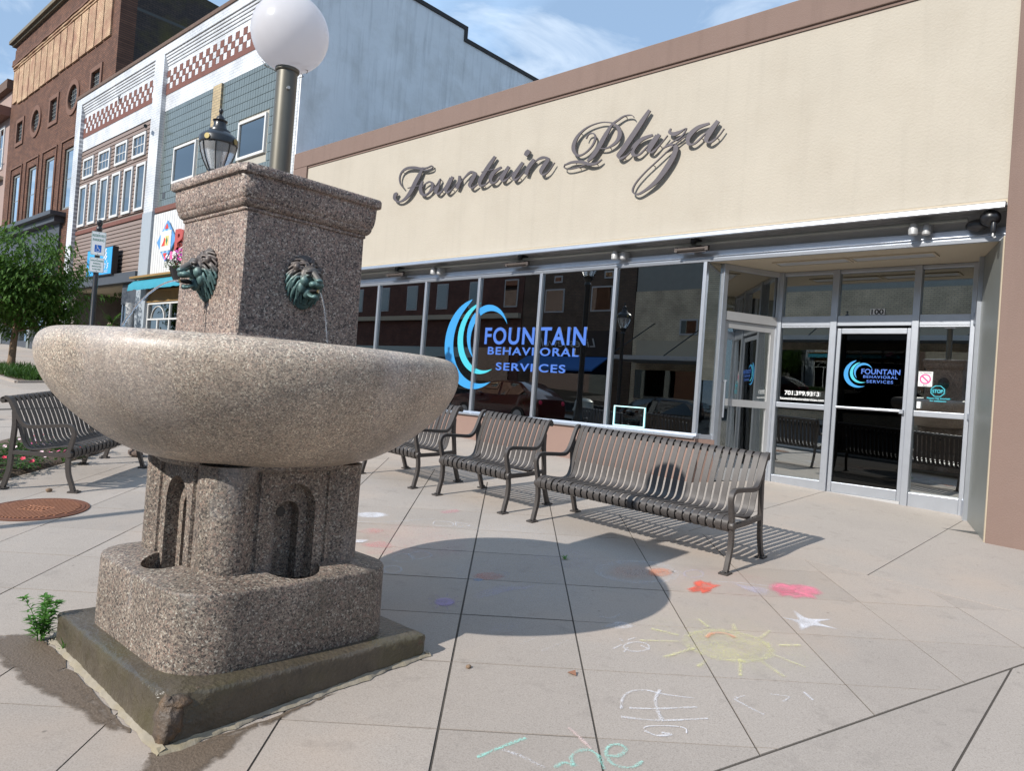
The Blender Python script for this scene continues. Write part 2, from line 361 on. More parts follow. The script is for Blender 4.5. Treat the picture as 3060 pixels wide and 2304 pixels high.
MT['bark'] = plain('bark', (.21, .14, .09), .9, var=.3, vs=20, bump=.5, bs=50)
MT['petal_pink'] = plain('pink_petal', (.80, .12, .33), .6, var=.2, vs=30)
MT['petal_pale'] = plain('pale_petal', (.85, .62, .68), .6, var=.1, vs=30)
MT['petal_red'] = plain('red_petal', (.70, .04, .09), .6, var=.2, vs=30)
MT['petal_purple'] = plain('purple_petal', (.42, .06, .34), .6, var=.2, vs=30)
MT['petal_white'] = plain('white_petal', (.85, .83, .85), .6, var=.05, vs=30)
LETTERS={
 'F':[[(-10.223,5.121,-10.239,5.116),(-10.307,5.209,-10.337,5.207),(-10.337,5.312,-10.374,5.32),(-10.288,5.401,-10.325,5.424),(-10.159,5.435,-10.185,5.478),(-9.97,5.414,-9.975,5.463),(-9.773,5.374,-9.777,5.412),(-9.617,5.373,-9.629,5.396),(-9.511,5.392,-9.515,5.408),(-9.493,5.374,-9.474,5.367),(-9.54,5.356,-9.525,5.336),(-9.659,5.356,-9.653,5.333),(-9.772,5.379,-9.772,5.356)],[(-9.741,5.414,-9.705,5.397),(-9.856,5.309,-9.77,5.268),(-9.952,5.198,-9.854,5.152),(-10.05,5.059,-9.957,5.014),(-10.142,4.962,-10.079,4.919),(-10.256,4.904,-10.232,4.873),(-10.36,4.908,-10.372,4.883),(-10.412,4.962,-10.491,4.959),(-10.388,5.009,-10.482,5.048),(-10.368,5.035,-10.41,5.067)],[(-10.106,5.091,-10.112,5.102),(-9.969,5.096,-9.976,5.111),(-9.807,5.094,-9.813,5.109)]],
 'o':[[(-9.738,5.175,-9.7,5.163),(-9.799,5.075,-9.714,5.058),(-9.765,4.954,-9.685,4.97),(-9.632,4.893,-9.64,4.934),(-9.521,4.934,-9.549,4.955),(-9.429,5.001,-9.493,5.027),(-9.424,5.086,-9.485,5.078),(-9.539,5.145,-9.536,5.117),(-9.655,5.116,-9.64,5.102),(-9.715,5.078,-9.7,5.067)]],
 'u':[[(-9.563,4.905,-9.574,4.914),(-9.387,5.0,-9.402,5.01),(-9.243,5.116,-9.268,5.15),(-9.358,5.035,-9.273,5.003),(-9.394,4.94,-9.306,4.936),(-9.267,4.876,-9.292,4.908),(-9.129,4.977,-9.148,4.988),(-9.007,5.122,-9.033,5.135)],[(-8.987,5.148,-8.929,5.119),(-9.096,5.028,-9.01,4.987),(-9.148,4.938,-9.061,4.921),(-9.05,4.866,-9.063,4.899),(-8.932,4.927,-8.946,4.937),(-8.823,5.025,-8.834,5.033)]],
 'n':[[(-8.822,5.129,-8.773,5.12),(-8.835,5.031,-8.752,5.007),(-8.881,4.934,-8.807,4.904)],[(-8.814,4.948,-8.826,4.955),(-8.67,5.067,-8.689,5.081),(-8.526,5.129,-8.548,5.165),(-8.483,5.108,-8.397,5.102),(-8.543,5.025,-8.461,4.988),(-8.577,4.936,-8.503,4.928),(-8.478,4.868,-8.486,4.896),(-8.359,4.919,-8.37,4.93)]],
 't':[[(-8.04,5.328,-7.991,5.297),(-8.172,5.212,-8.098,5.168),(-8.274,5.1,-8.197,5.058),(-8.356,4.985,-8.272,4.956),(-8.313,4.882,-8.28,4.91),(-8.193,4.885,-8.207,4.904),(-8.083,4.943,-8.092,4.952)],[(-8.294,5.105,-8.299,5.117),(-8.03,5.11,-8.036,5.124)]],
 'a':[[(-7.874,5.136,-7.851,5.11),(-8.034,5.095,-7.978,5.05),(-8.119,5.001,-8.04,4.974),(-8.076,4.893,-8.034,4.925),(-7.953,4.892,-7.974,4.913),(-7.841,4.993,-7.859,5.006),(-7.703,5.094,-7.725,5.111)],[(-7.73,5.123,-7.676,5.091),(-7.84,5.012,-7.767,4.973),(-7.871,4.934,-7.796,4.925),(-7.784,4.88,-7.797,4.908),(-7.671,4.936,-7.682,4.945),(-7.589,5.007,-7.599,5.014)]],
 'i':[[(-7.445,5.141,-7.394,5.108),(-7.563,5.033,-7.495,4.991),(-7.634,4.941,-7.556,4.916),(-7.558,4.862,-7.562,4.896),(-7.459,4.904,-7.472,4.916),(-7.361,4.99,-7.371,4.997)],[(-7.343,5.309,-7.286,5.273),(-7.388,5.285,-7.304,5.23),(-7.411,5.238,-7.355,5.201)]],
 'n2':[[(-7.225,5.153,-7.18,5.123),(-7.33,5.056,-7.261,5.019),(-7.376,4.943,-7.308,4.915)],[(-7.292,4.979,-7.305,4.988),(-7.161,5.097,-7.175,5.111),(-7.026,5.117,-7.036,5.155),(-6.967,5.096,-6.893,5.091),(-7.035,5.027,-6.963,4.987),(-7.081,4.936,-7.013,4.921),(-7.001,4.861,-7.005,4.889),(-6.893,4.907,-6.906,4.918),(-6.795,5.021,-6.807,5.028)]],
 'P':[[(-5.484,5.419,-5.49,5.414),(-5.532,5.464,-5.533,5.452),(-5.645,5.478,-5.637,5.46),(-5.748,5.446,-5.731,5.425),(-5.847,5.401,-5.819,5.377),(-5.957,5.289,-5.897,5.251),(-6.058,5.146,-5.991,5.102),(-6.15,5.03,-6.093,4.987),(-6.222,4.96,-6.194,4.935)],[(-5.814,5.416,-5.814,5.398),(-6.003,5.461,-5.999,5.448),(-6.22,5.449,-6.21,5.433),(-6.389,5.384,-6.358,5.357),(-6.489,5.276,-6.428,5.248),(-6.498,5.15,-6.432,5.151),(-6.39,5.044,-6.382,5.073),(-6.256,5.063,-6.27,5.08),(-6.136,5.143,-6.159,5.16),(-6.083,5.242,-6.116,5.252),(-6.128,5.328,-6.139,5.315),(-6.223,5.337,-6.213,5.324),(-6.266,5.275,-6.253,5.267)],[(-5.831,5.395,-5.817,5.41),(-5.753,5.322,-5.707,5.338),(-5.728,5.233,-5.658,5.212),(-5.766,5.146,-5.731,5.113),(-5.893,5.087,-5.884,5.07),(-6.023,5.098,-6.021,5.087)],[(-6.605,4.977,-6.588,4.969),(-6.621,4.924,-6.609,4.927),(-6.539,4.879,-6.54,4.89),(-6.354,4.88,-6.359,4.892),(-6.204,4.905,-6.211,4.918)],[(-6.59,4.95,-6.6,4.968),(-6.472,4.96,-6.482,4.993),(-6.308,4.933,-6.306,4.975),(-6.166,4.88,-6.165,4.922),(-6.037,4.881,-6.051,4.908),(-5.955,4.928,-5.965,4.94)]],
 'l':[[(-5.272,5.482,-5.234,5.453),(-5.388,5.361,-5.328,5.317),(-5.525,5.199,-5.457,5.15),(-5.668,5.029,-5.599,4.98),(-5.724,4.949,-5.658,4.926),(-5.648,4.881,-5.656,4.912),(-5.539,4.925,-5.55,4.936),(-5.467,5.003,-5.476,5.01)]],
 'a2':[[(-5.185,5.142,-5.17,5.113),(-5.367,5.12,-5.332,5.074),(-5.49,5.023,-5.428,4.986),(-5.479,4.908,-5.434,4.932),(-5.362,4.891,-5.376,4.911),(-5.227,4.997,-5.24,5.009),(-5.115,5.11,-5.135,5.126)],[(-5.1,5.134,-5.055,5.1),(-5.199,5.027,-5.14,4.986),(-5.249,4.938,-5.186,4.926),(-5.157,4.886,-5.173,4.91),(-5.039,4.986,-5.049,4.995),(-4.95,5.076,-4.959,5.084)]],
 'z':[[(-4.924,5.167,-4.907,5.158),(-4.949,5.11,-4.911,5.123),(-4.859,5.054,-4.868,5.106),(-4.761,5.085,-4.776,5.111),(-4.699,5.124,-4.686,5.124),(-4.759,5.042,-4.745,5.028),(-4.882,4.987,-4.874,4.976),(-5.019,4.925,-5.011,4.915)],[(-5.012,4.919,-5.018,4.929),(-4.9,4.939,-4.906,4.968),(-4.854,4.906,-4.791,4.909),(-4.883,4.813,-4.816,4.776),(-4.979,4.672,-4.914,4.625),(-5.098,4.53,-5.05,4.486),(-5.238,4.43,-5.216,4.401),(-5.351,4.387,-5.347,4.364),(-5.412,4.427,-5.436,4.427),(-5.378,4.521,-5.395,4.533),(-5.246,4.648,-5.257,4.659),(-5.068,4.775,-5.078,4.786),(-4.895,4.9,-4.903,4.909),(-4.745,4.994,-4.753,5.003),(-4.656,5.028,-4.662,5.036)]],
 'a3':[[(-4.386,5.135,-4.375,5.111),(-4.553,5.121,-4.523,5.077),(-4.675,5.033,-4.619,4.995),(-4.671,4.915,-4.63,4.935),(-4.56,4.897,-4.572,4.916),(-4.418,5.002,-4.43,5.014),(-4.298,5.104,-4.314,5.121)],[(-4.286,5.148,-4.246,5.116),(-4.384,5.04,-4.327,4.998),(-4.439,4.928,-4.379,4.915),(-4.347,4.872,-4.356,4.896),(-4.246,4.933,-4.256,4.943),(-4.175,5.017,-4.184,5.024)]]}
CHALK=[
('white chalk star drawn on the pavement right of the yellow sun',[('white','f',0,0.75,[(-1.762,4.593),(-1.67,4.627),(-1.753,4.772),(-1.643,4.713),(-1.542,4.811),(-1.571,4.695),(-1.459,4.679),(-1.57,4.619),(-1.596,4.486),(-1.66,4.586)])]),
('yellow chalk sun with rays and an orange mouth',[('yellow','f',0,0.42,[(-1.587,4.028),(-1.576,3.982),(-1.575,3.934),(-1.585,3.885),(-1.604,3.839),(-1.631,3.796),(-1.666,3.759),(-1.706,3.73),(-1.75,3.709),(-1.796,3.698),(-1.843,3.697),(-1.887,3.707),(-1.927,3.727),(-1.961,3.757),(-1.986,3.796),(-2.002,3.842),(-2.007,3.892),(-2.0,3.944),(-1.982,3.996),(-1.953,4.043),(-1.915,4.084),(-1.87,4.116),(-1.821,4.137),(-1.771,4.146),(-1.722,4.143),(-1.677,4.129),(-1.638,4.104),(-1.608,4.069),(-1.587,4.028)]),('yellow','s',0.04,0.45,[(-1.587,4.028),(-1.576,3.982),(-1.575,3.934),(-1.585,3.885),(-1.604,3.839),(-1.631,3.796),(-1.666,3.759),(-1.706,3.73),(-1.75,3.709),(-1.796,3.698),(-1.843,3.697),(-1.887,3.707),(-1.927,3.727),(-1.961,3.757),(-1.986,3.796),(-2.002,3.842),(-2.007,3.892),(-2.0,3.944),(-1.982,3.996),(-1.953,4.043),(-1.915,4.084),(-1.87,4.116),(-1.821,4.137),(-1.771,4.146),(-1.722,4.143),(-1.677,4.129),(-1.638,4.104),(-1.608,4.069),(-1.587,4.028)]),('yellow','s',0.022,0.5,[(-2.199,3.778),(-2.045,3.823)]),('yellow','s',0.022,0.5,[(-2.152,3.581),(-1.999,3.743)]),('yellow','s',0.022,0.5,[(-1.946,3.494),(-1.893,3.741)]),('yellow','s',0.022,0.5,[(-1.768,3.532),(-1.778,3.654)]),('yellow','s',0.022,0.5,[(-1.659,3.794),(-1.569,3.602)]),('yellow','s',0.022,0.5,[(-1.571,3.859),(-1.409,3.771)]),('yellow','s',0.022,0.5,[(-1.558,3.994),(-1.378,3.972)]),('yellow','s',0.022,0.5,[(-1.595,4.14),(-1.509,4.243)]),('yellow','s',0.022,0.5,[(-1.709,4.16),(-1.718,4.314)]),('yellow','s',0.022,0.5,[(-1.857,4.145),(-1.909,4.23)]),('yellow','s',0.022,0.5,[(-1.984,4.063),(-2.092,4.134)]),('orange','s',0.025,0.7,[(-1.917,3.909),(-1.922,3.995),(-1.873,4.055),(-1.807,4.041)]),('slate','s',0.05,0.25,[(-1.875,3.804),(-1.818,3.917),(-1.723,4.009)])]),
('solid orange red chalk flower near the right bench leg',[('red','f',0,0.95,[(-2.416,4.589),(-2.412,4.675),(-2.454,4.747),(-2.448,4.828),(-2.407,4.829),(-2.383,4.861),(-2.351,4.83),(-2.3,4.84),(-2.302,4.734),(-2.284,4.67),(-2.301,4.596),(-2.331,4.61),(-2.36,4.56)])]),
('pink chalk flower at the far right of the drawings',[('pink','f',0,0.85,[(-2.059,5.113),(-2.072,5.217),(-2.032,5.269),(-1.988,5.275),(-1.951,5.337),(-1.898,5.355),(-1.85,5.367),(-1.799,5.328),(-1.757,5.272),(-1.779,5.192),(-1.751,5.136),(-1.814,5.095),(-1.843,5.021),(-1.892,5.035),(-1.923,4.984),(-1.974,5.037),(-2.017,5.05)])]),
('large ringed chalk circle half in the fountain shadow',[('white','s',0.04,0.32,[(-2.632,4.839),(-2.614,4.797),(-2.602,4.75),(-2.598,4.701),(-2.601,4.65),(-2.611,4.599),(-2.627,4.549),(-2.649,4.501),(-2.677,4.458),(-2.709,4.419),(-2.745,4.386),(-2.784,4.36),(-2.824,4.342),(-2.865,4.332),(-2.905,4.33),(-2.944,4.337),(-2.98,4.352),(-3.013,4.376),(-3.04,4.408),(-3.062,4.446),(-3.078,4.491),(-3.086,4.54),(-3.086,4.593),(-3.079,4.648),(-3.064,4.702),(-3.041,4.754),(-3.012,4.802),(-2.978,4.845),(-2.938,4.881),(-2.896,4.909),(-2.852,4.927),(-2.807,4.936),(-2.764,4.934),(-2.724,4.923),(-2.688,4.903),(-2.657,4.874),(-2.632,4.839)]),('white','s',0.04,0.32,[(-2.657,4.813),(-2.641,4.776),(-2.63,4.735),(-2.626,4.692),(-2.629,4.647),(-2.637,4.601),(-2.652,4.557),(-2.671,4.515),(-2.696,4.477),(-2.724,4.442),(-2.756,4.414),(-2.79,4.391),(-2.825,4.375),(-2.862,4.366),(-2.897,4.364),(-2.932,4.37),(-2.963,4.384),(-2.992,4.405),(-3.016,4.433),(-3.035,4.467),(-3.049,4.507),(-3.055,4.55),(-3.056,4.597),(-3.049,4.644),(-3.036,4.692),(-3.016,4.738),(-2.991,4.78),(-2.96,4.817),(-2.926,4.849),(-2.889,4.873),(-2.85,4.889),(-2.811,4.897),(-2.773,4.896),(-2.738,4.886),(-2.706,4.869),(-2.679,4.844),(-2.657,4.813)]),('orange','f',0,0.3,[(-2.724,4.771),(-2.706,4.728),(-2.698,4.677),(-2.701,4.623),(-2.714,4.567),(-2.735,4.515),(-2.765,4.469),(-2.8,4.432),(-2.838,4.406),(-2.878,4.393),(-2.916,4.394),(-2.95,4.409),(-2.978,4.438),(-2.998,4.478),(-3.008,4.527),(-3.008,4.583),(-2.997,4.64),(-2.975,4.696),(-2.945,4.746),(-2.908,4.785),(-2.867,4.812),(-2.825,4.824),(-2.785,4.821),(-2.751,4.802),(-2.724,4.771)]),('slate','f',0,0.3,[(-2.78,4.674),(-2.771,4.652),(-2.769,4.624),(-2.774,4.595),(-2.785,4.565),(-2.801,4.539),(-2.821,4.519),(-2.843,4.506),(-2.864,4.502),(-2.883,4.507),(-2.897,4.521),(-2.906,4.542),(-2.909,4.569),(-2.905,4.599),(-2.894,4.629),(-2.877,4.656),(-2.857,4.677),(-2.835,4.69),(-2.813,4.694),(-2.794,4.688),(-2.78,4.674)]),('orange','f',0,0.6,[(-2.666,4.822),(-2.653,4.791),(-2.648,4.756),(-2.65,4.72),(-2.659,4.687),(-2.674,4.659),(-2.695,4.64),(-2.718,4.631),(-2.743,4.632),(-2.766,4.645),(-2.785,4.667),(-2.799,4.698),(-2.805,4.733),(-2.804,4.77),(-2.795,4.804),(-2.779,4.833),(-2.758,4.853),(-2.733,4.862),(-2.708,4.86),(-2.685,4.846),(-2.666,4.822)])]),
('pale lavender chalk smudge with a long stem left of the pink flower',[('white','s',0.012,0.6,[(-2.387,4.869),(-2.222,5.025),(-2.049,5.126)]),('lavender','f',0,0.45,[(-2.271,4.961),(-2.177,4.997),(-2.079,5.053),(-2.016,4.996),(-2.013,4.902),(-2.103,4.9)]),('lavender','s',0.02,0.4,[(-2.504,4.98),(-2.49,4.944),(-2.486,4.906),(-2.492,4.87),(-2.505,4.841),(-2.526,4.825),(-2.549,4.824),(-2.573,4.837),(-2.594,4.863),(-2.608,4.898),(-2.613,4.937),(-2.608,4.975),(-2.594,5.004),(-2.573,5.021),(-2.548,5.022),(-2.524,5.007),(-2.504,4.98)])]),
('white chalk stick drawing of crossed lines near the front joint',[('white','s',0.012,0.6,[(-1.79,2.861),(-1.846,2.963),(-1.848,3.047),(-1.805,3.104),(-1.752,3.123),(-1.693,3.155),(-1.617,3.209)]),('white','s',0.014,0.62,[(-1.767,2.894),(-1.681,2.986),(-1.563,3.144)]),('white','s',0.014,0.62,[(-1.749,2.799),(-1.618,2.903),(-1.479,3.085)]),('white','s',0.016,0.6,[(-1.767,3.159),(-1.732,3.059),(-1.666,2.971),(-1.602,2.906)]),('white','s',0.007,0.8,[(-1.627,2.79),(-1.62,2.827),(-1.549,2.907),(-1.504,2.929),(-1.481,2.898)]),('white','s',0.014,0.62,[(-1.613,2.778),(-1.558,2.784),(-1.521,2.839),(-1.556,2.819)])]),
('teal and pink chalk lettering at the bottom edge of the pavement',[('teal','s',0.016,0.6,[(-1.954,2.108),(-1.941,2.222),(-1.92,2.357)]),('white','s',0.016,0.45,[(-1.926,2.22),(-1.844,2.243),(-1.729,2.252)]),('palepink','s',0.016,0.75,[(-1.849,2.553),(-1.764,2.524),(-1.686,2.493)]),('teal','s',0.016,0.6,[(-1.704,2.279),(-1.701,2.334),(-1.664,2.347)]),('teal','s',0.016,0.6,[(-1.656,2.344),(-1.7,2.378),(-1.713,2.426),(-1.691,2.476),(-1.645,2.477),(-1.598,2.444),(-1.566,2.416)]),('teal','s',0.016,0.6,[(-1.611,2.503),(-1.582,2.535),(-1.586,2.593),(-1.619,2.607),(-1.646,2.578),(-1.635,2.525),(-1.588,2.479),(-1.54,2.473),(-1.499,2.512),(-1.496,2.576)])]),
('faint white chalk letter strokes beside the stick drawing',[('white','s',0.01,0.5,[(-1.481,3.349),(-1.462,3.423)]),('white','s',0.012,0.55,[(-1.481,3.349),(-1.395,3.329),(-1.321,3.317)]),('white','s',0.01,0.5,[(-1.381,3.536),(-1.31,3.577),(-1.313,3.507)]),('white','s',0.014,0.6,[(-1.28,3.685),(-1.215,3.633)]),('white','s',0.01,0.4,[(-1.489,3.365),(-1.467,3.406)])]),
('small purple chalk sun inside the fountain shadow',[('purple','f',0,0.75,[(-3.227,3.178),(-3.213,3.161),(-3.205,3.14),(-3.202,3.119),(-3.206,3.098),(-3.216,3.08),(-3.231,3.067),(-3.249,3.06),(-3.27,3.059),(-3.29,3.065),(-3.308,3.077),(-3.323,3.094),(-3.332,3.114),(-3.335,3.136),(-3.331,3.157),(-3.321,3.176),(-3.306,3.189),(-3.287,3.197),(-3.266,3.197),(-3.245,3.191),(-3.227,3.178)]),('purple','s',0.012,0.4,[(-3.221,3.186),(-3.201,3.211)]),('purple','s',0.012,0.4,[(-3.193,3.135),(-3.155,3.134)]),('purple','s',0.012,0.4,[(-3.199,3.082),(-3.162,3.055)]),('purple','s',0.012,0.4,[(-3.238,3.05),(-3.218,3.011)]),('purple','s',0.012,0.4,[(-3.29,3.054),(-3.297,3.02)]),('purple','s',0.012,0.4,[(-3.334,3.092),(-3.366,3.08)]),('purple','s',0.012,0.4,[(-3.346,3.148),(-3.39,3.165)]),('purple','s',0.012,0.4,[(-3.322,3.195),(-3.355,3.234)]),('purple','s',0.012,0.4,[(-3.271,3.21),(-3.279,3.252)])]),
('red and blue chalk smudge beside the dark joint in the shadow',[('red','f',0,0.4,[(-3.373,3.778),(-3.359,3.753),(-3.355,3.722),(-3.36,3.687),(-3.375,3.654),(-3.397,3.625),(-3.425,3.604),(-3.454,3.594),(-3.481,3.596),(-3.504,3.609),(-3.519,3.633),(-3.524,3.664),(-3.519,3.699),(-3.504,3.734),(-3.482,3.764),(-3.453,3.785),(-3.424,3.795),(-3.396,3.792),(-3.373,3.778)]),('blue','f',0,0.5,[(-3.404,3.606),(-3.398,3.592),(-3.4,3.574),(-3.409,3.556),(-3.424,3.543),(-3.439,3.538),(-3.452,3.544),(-3.458,3.557),(-3.457,3.575),(-3.447,3.594),(-3.432,3.607),(-3.416,3.611),(-3.404,3.606)]),('blue','f',0,0.2,[(-3.375,3.839),(-3.357,3.809),(-3.353,3.774),(-3.364,3.746),(-3.386,3.731),(-3.416,3.732),(-3.444,3.751),(-3.463,3.781),(-3.468,3.816),(-3.457,3.845),(-3.433,3.861),(-3.403,3.859),(-3.375,3.839)])]),
('long pale blue chalk smear inside the fountain shadow',[('lavender','f',0,0.4,[(-3.245,3.339),(-3.266,3.468),(-3.261,3.612),(-3.181,3.681),(-3.118,3.795),(-3.104,3.699),(-3.149,3.594),(-3.156,3.452),(-3.176,3.33)])]),
('chalk square and circles at the edge of the fountain shadow',[('white','s',0.014,0.55,[(-4.149,3.564),(-4.145,3.702),(-4.022,3.681),(-4.026,3.538),(-4.149,3.564)]),('white','s',0.014,0.45,[(-3.904,3.305),(-3.885,3.285),(-3.874,3.262),(-3.87,3.238),(-3.876,3.216),(-3.889,3.199),(-3.908,3.189),(-3.932,3.186),(-3.957,3.192),(-3.981,3.205),(-4.0,3.225),(-4.012,3.248),(-4.016,3.273),(-4.011,3.295),(-3.998,3.313),(-3.978,3.323),(-3.953,3.326),(-3.928,3.319),(-3.904,3.305)]),('white','s',0.014,0.35,[(-4.054,3.542),(-4.031,3.516),(-4.016,3.486),(-4.012,3.455),(-4.019,3.427),(-4.035,3.406),(-4.06,3.392),(-4.089,3.389),(-4.121,3.396),(-4.15,3.413),(-4.174,3.439),(-4.19,3.469),(-4.195,3.5),(-4.189,3.529),(-4.172,3.552),(-4.147,3.565),(-4.116,3.568),(-4.084,3.56),(-4.054,3.542)])]),
('bright white chalk oval behind the fountain base',[('white','f',0,0.7,[(-5.356,3.966),(-5.343,4.071),(-5.262,4.157),(-5.149,4.153),(-5.139,4.035),(-5.21,3.931),(-5.273,3.921)])]),
('red chalk scribbles beside the fountain base',[('pinkred','f',0,0.4,[(-4.882,3.628),(-4.886,3.79),(-4.759,3.828),(-4.739,3.654)]),('pinkred','f',0,0.45,[(-4.566,3.452),(-4.541,3.609),(-4.436,3.63),(-4.342,3.582),(-4.475,3.435)]),('white','f',0,0.7,[(-4.689,3.466),(-4.624,3.556),(-4.589,3.481),(-4.63,3.424)]),('pinkred','f',0,0.25,[(-4.432,3.403),(-4.266,3.572),(-4.223,3.464),(-4.326,3.325)])]),
('small white chalk shapes in front of the short bench',[('white','s',0.012,0.6,[(-4.753,4.357),(-4.653,4.454),(-4.555,4.379),(-4.657,4.264),(-4.753,4.357)]),('white','s',0.012,0.6,[(-4.626,4.492),(-4.476,4.524),(-4.51,4.399),(-4.626,4.492)]),('white','s',0.012,0.5,[(-5.112,3.792),(-4.948,4.059),(-4.873,4.293),(-4.818,4.406)]),('pink','f',0,0.4,[(-4.99,4.631),(-4.967,4.81),(-4.878,4.761),(-4.917,4.615)])]),
('white chalk scribble at the lower edge of the fountain shadow',[('white','f',0,0.5,[(-2.402,3.578),(-2.392,3.714),(-2.29,3.739),(-2.304,3.65)]),('white','s',0.02,0.35,[(-2.515,3.692),(-2.446,3.725),(-2.443,3.834)])]),
('white chalk scribbled flower left of the yellow sun',[('white','s',0.012,0.5,[(-2.071,3.549),(-2.062,3.527),(-2.06,3.502),(-2.065,3.476),(-2.076,3.452),(-2.092,3.434),(-2.111,3.422),(-2.13,3.419),(-2.148,3.425),(-2.163,3.439),(-2.172,3.46),(-2.174,3.485),(-2.17,3.512),(-2.159,3.536),(-2.143,3.556),(-2.123,3.568),(-2.103,3.57),(-2.085,3.564),(-2.071,3.549)]),('white','s',0.012,0.5,[(-2.185,3.37),(-2.186,3.453)]),('white','s',0.012,0.5,[(-2.243,3.516),(-2.206,3.493)]),('white','s',0.012,0.5,[(-2.199,3.524),(-2.189,3.594)]),('white','s',0.012,0.5,[(-2.124,3.381),(-2.14,3.445)]),('white','s',0.012,0.5,[(-2.109,3.524),(-2.048,3.513)])]),
('faint pale chalk streaks in front of the fountain shadow',[('white','s',0.015,0.3,[(-2.422,3.044),(-2.419,3.161),(-2.415,3.272)]),('palepink','s',0.015,0.25,[(-2.701,3.065),(-2.66,3.243),(-2.627,3.392)]),('white','s',0.012,0.3,[(-2.55,3.029),(-2.549,3.138)]),('lavender','f',0,0.18,[(-2.816,3.1),(-2.745,3.247),(-2.707,3.115),(-2.783,3.023)])])]
# ------------------------------------------------------------------ the ground
def sheet(name, xs, ys, dz, mat):
    m = MB(); m.v = [(x, y, gz(x, y)+dz) for y in ys for x in xs]; nx = len(xs)
    m.f = [(j*nx+i, j*nx+i+1, (j+1)*nx+i+1, (j+1)*nx+i) for j in range(len(ys)-1) for i in range(nx-1)]
    return tag(m.build(name, mat), kind='structure')
ground = sheet('ground', [-900, -60, -30, 0, 12, 900], [-900, -40, -17.2, -1, 12, 40, 900], -.16, MT['asphalt'])
road = sheet('road', [-300, -60, 12, 300], [-12.2, -3.4], -.150, MT['asphalt'])

def clip(poly, a, b, c):
    out = []
    for i in range(len(poly)):
        p, q = poly[i], poly[(i+1) % len(poly)]; d1 = a*p[0]+b*p[1]-c; d2 = a*q[0]+b*q[1]-c
        if d1 <= 0: out.append(p)
        if (d1 < 0 < d2) or (d2 < 0 < d1):
            t = d1/(d1-d2); out.append((p[0]+(q[0]-p[0])*t, p[1]+(q[1]-p[1])*t))
    return out
def shrink(poly, g):
    # inset a convex polygon by g
    cx = sum(p[0] for p in poly)/len(poly); cy = sum(p[1] for p in poly)/len(poly); out = poly
    for i in range(len(poly)):
        p, q = poly[i], poly[(i+1) % len(poly)]; d = Vector((q[0]-p[0], q[1]-p[1]))
        if d.length < 1e-4: continue
        d.normalize(); nn = (d.y, -d.x)
        if nn[0]*(cx-p[0])+nn[1]*(cy-p[1]) > 0: nn = (-nn[0], -nn[1])
        out = clip(out, nn[0], nn[1], nn[0]*p[0]+nn[1]*p[1]-g)
        if len(out) < 3: return []
    return out
def area(p): return abs(sum(p[i][0]*p[(i+1) % len(p)][1]-p[(i+1) % len(p)][0]*p[i][1] for i in range(len(p))))/2
def slab(poly, mat, par, gap=.005, lift=0):
    big = poly; poly = shrink(poly, gap)
    if len(poly) < 3 or area(poly) < .0006: return
    inner = poly
    m = MB(); k = len(poly); jit = rnd.uniform(-.0012, .0012)+lift
    vs = [(x, y, gz(x, y)-.02) for x, y in poly]+[(x, y, gz(x, y)+jit) for x, y in poly]
    fs = [(i, (i+1) % k, k+(i+1) % k, k+i) for i in range(k)]+[tuple(range(k, 2*k))]
    return m.add(vs, fs).build('slab', mat, par)

def poly_sheet(name, poly, dz, mat, par=None, t=.1):
    m = MB(); k = len(poly)
    m.add([(x, y, gz(x, y)+dz) for x, y in poly]+[(x, y, gz(x, y)+dz-t) for x, y in poly], [tuple(range(k)), tuple(range(k, 2*k))[::-1]]+[(i, (i+1) % k, k+(i+1) % k, k+i) for i in range(k)])
    return m.build(name, mat, par)
pav = tag(poly_sheet('plaza_pavement', [(-14, -1), (-1.95, -1), (0, 6.02), (-14, 6.02)], -.004, MT['joint'], None, .14), kind='structure')
swk = tag(poly_sheet('sidewalk', [(-60, 6.02), (12, 6.02), (12, 12), (-60, 12)], -.004, MT['joint'], None, .14), kind='structure')
swr = tag(poly_sheet('corner_sidewalk', [(-2.35, -1), (12, -1), (12, 6.02), (-.1, 6.02)], -.0042, MT['joint'], None, .14), kind='structure')
swl = tag(poly_sheet('side_path', [(-60, -1), (-14, -1), (-14, 6.02), (-60, 6.02)], -.004, MT['joint'], None, .14), kind='structure')
swf = sheet('street_pavement', [-60, -30, 12], [-3.4, -2.2, -1.0], -.004, MT['sidewalk'])
kb = MB(); kb.add([(x, y, gz(x, y)+z) for x in (-60, 12) for y, z in ((-3.55, -.2), (-3.55, .0), (-3.4, .0), (-3.4, -.2))], [(0, 1, 5, 4), (1, 2, 6, 5), (2, 3, 7, 6), (0, 3, 2, 1), (4, 5, 6, 7)])
tag(kb.build('kerb', MT['sidewalk']), kind='structure')
fsw = sheet('far_pavement', [-60, -30, 12], [-16.2, -12.2], -.02, MT['sidewalk'])

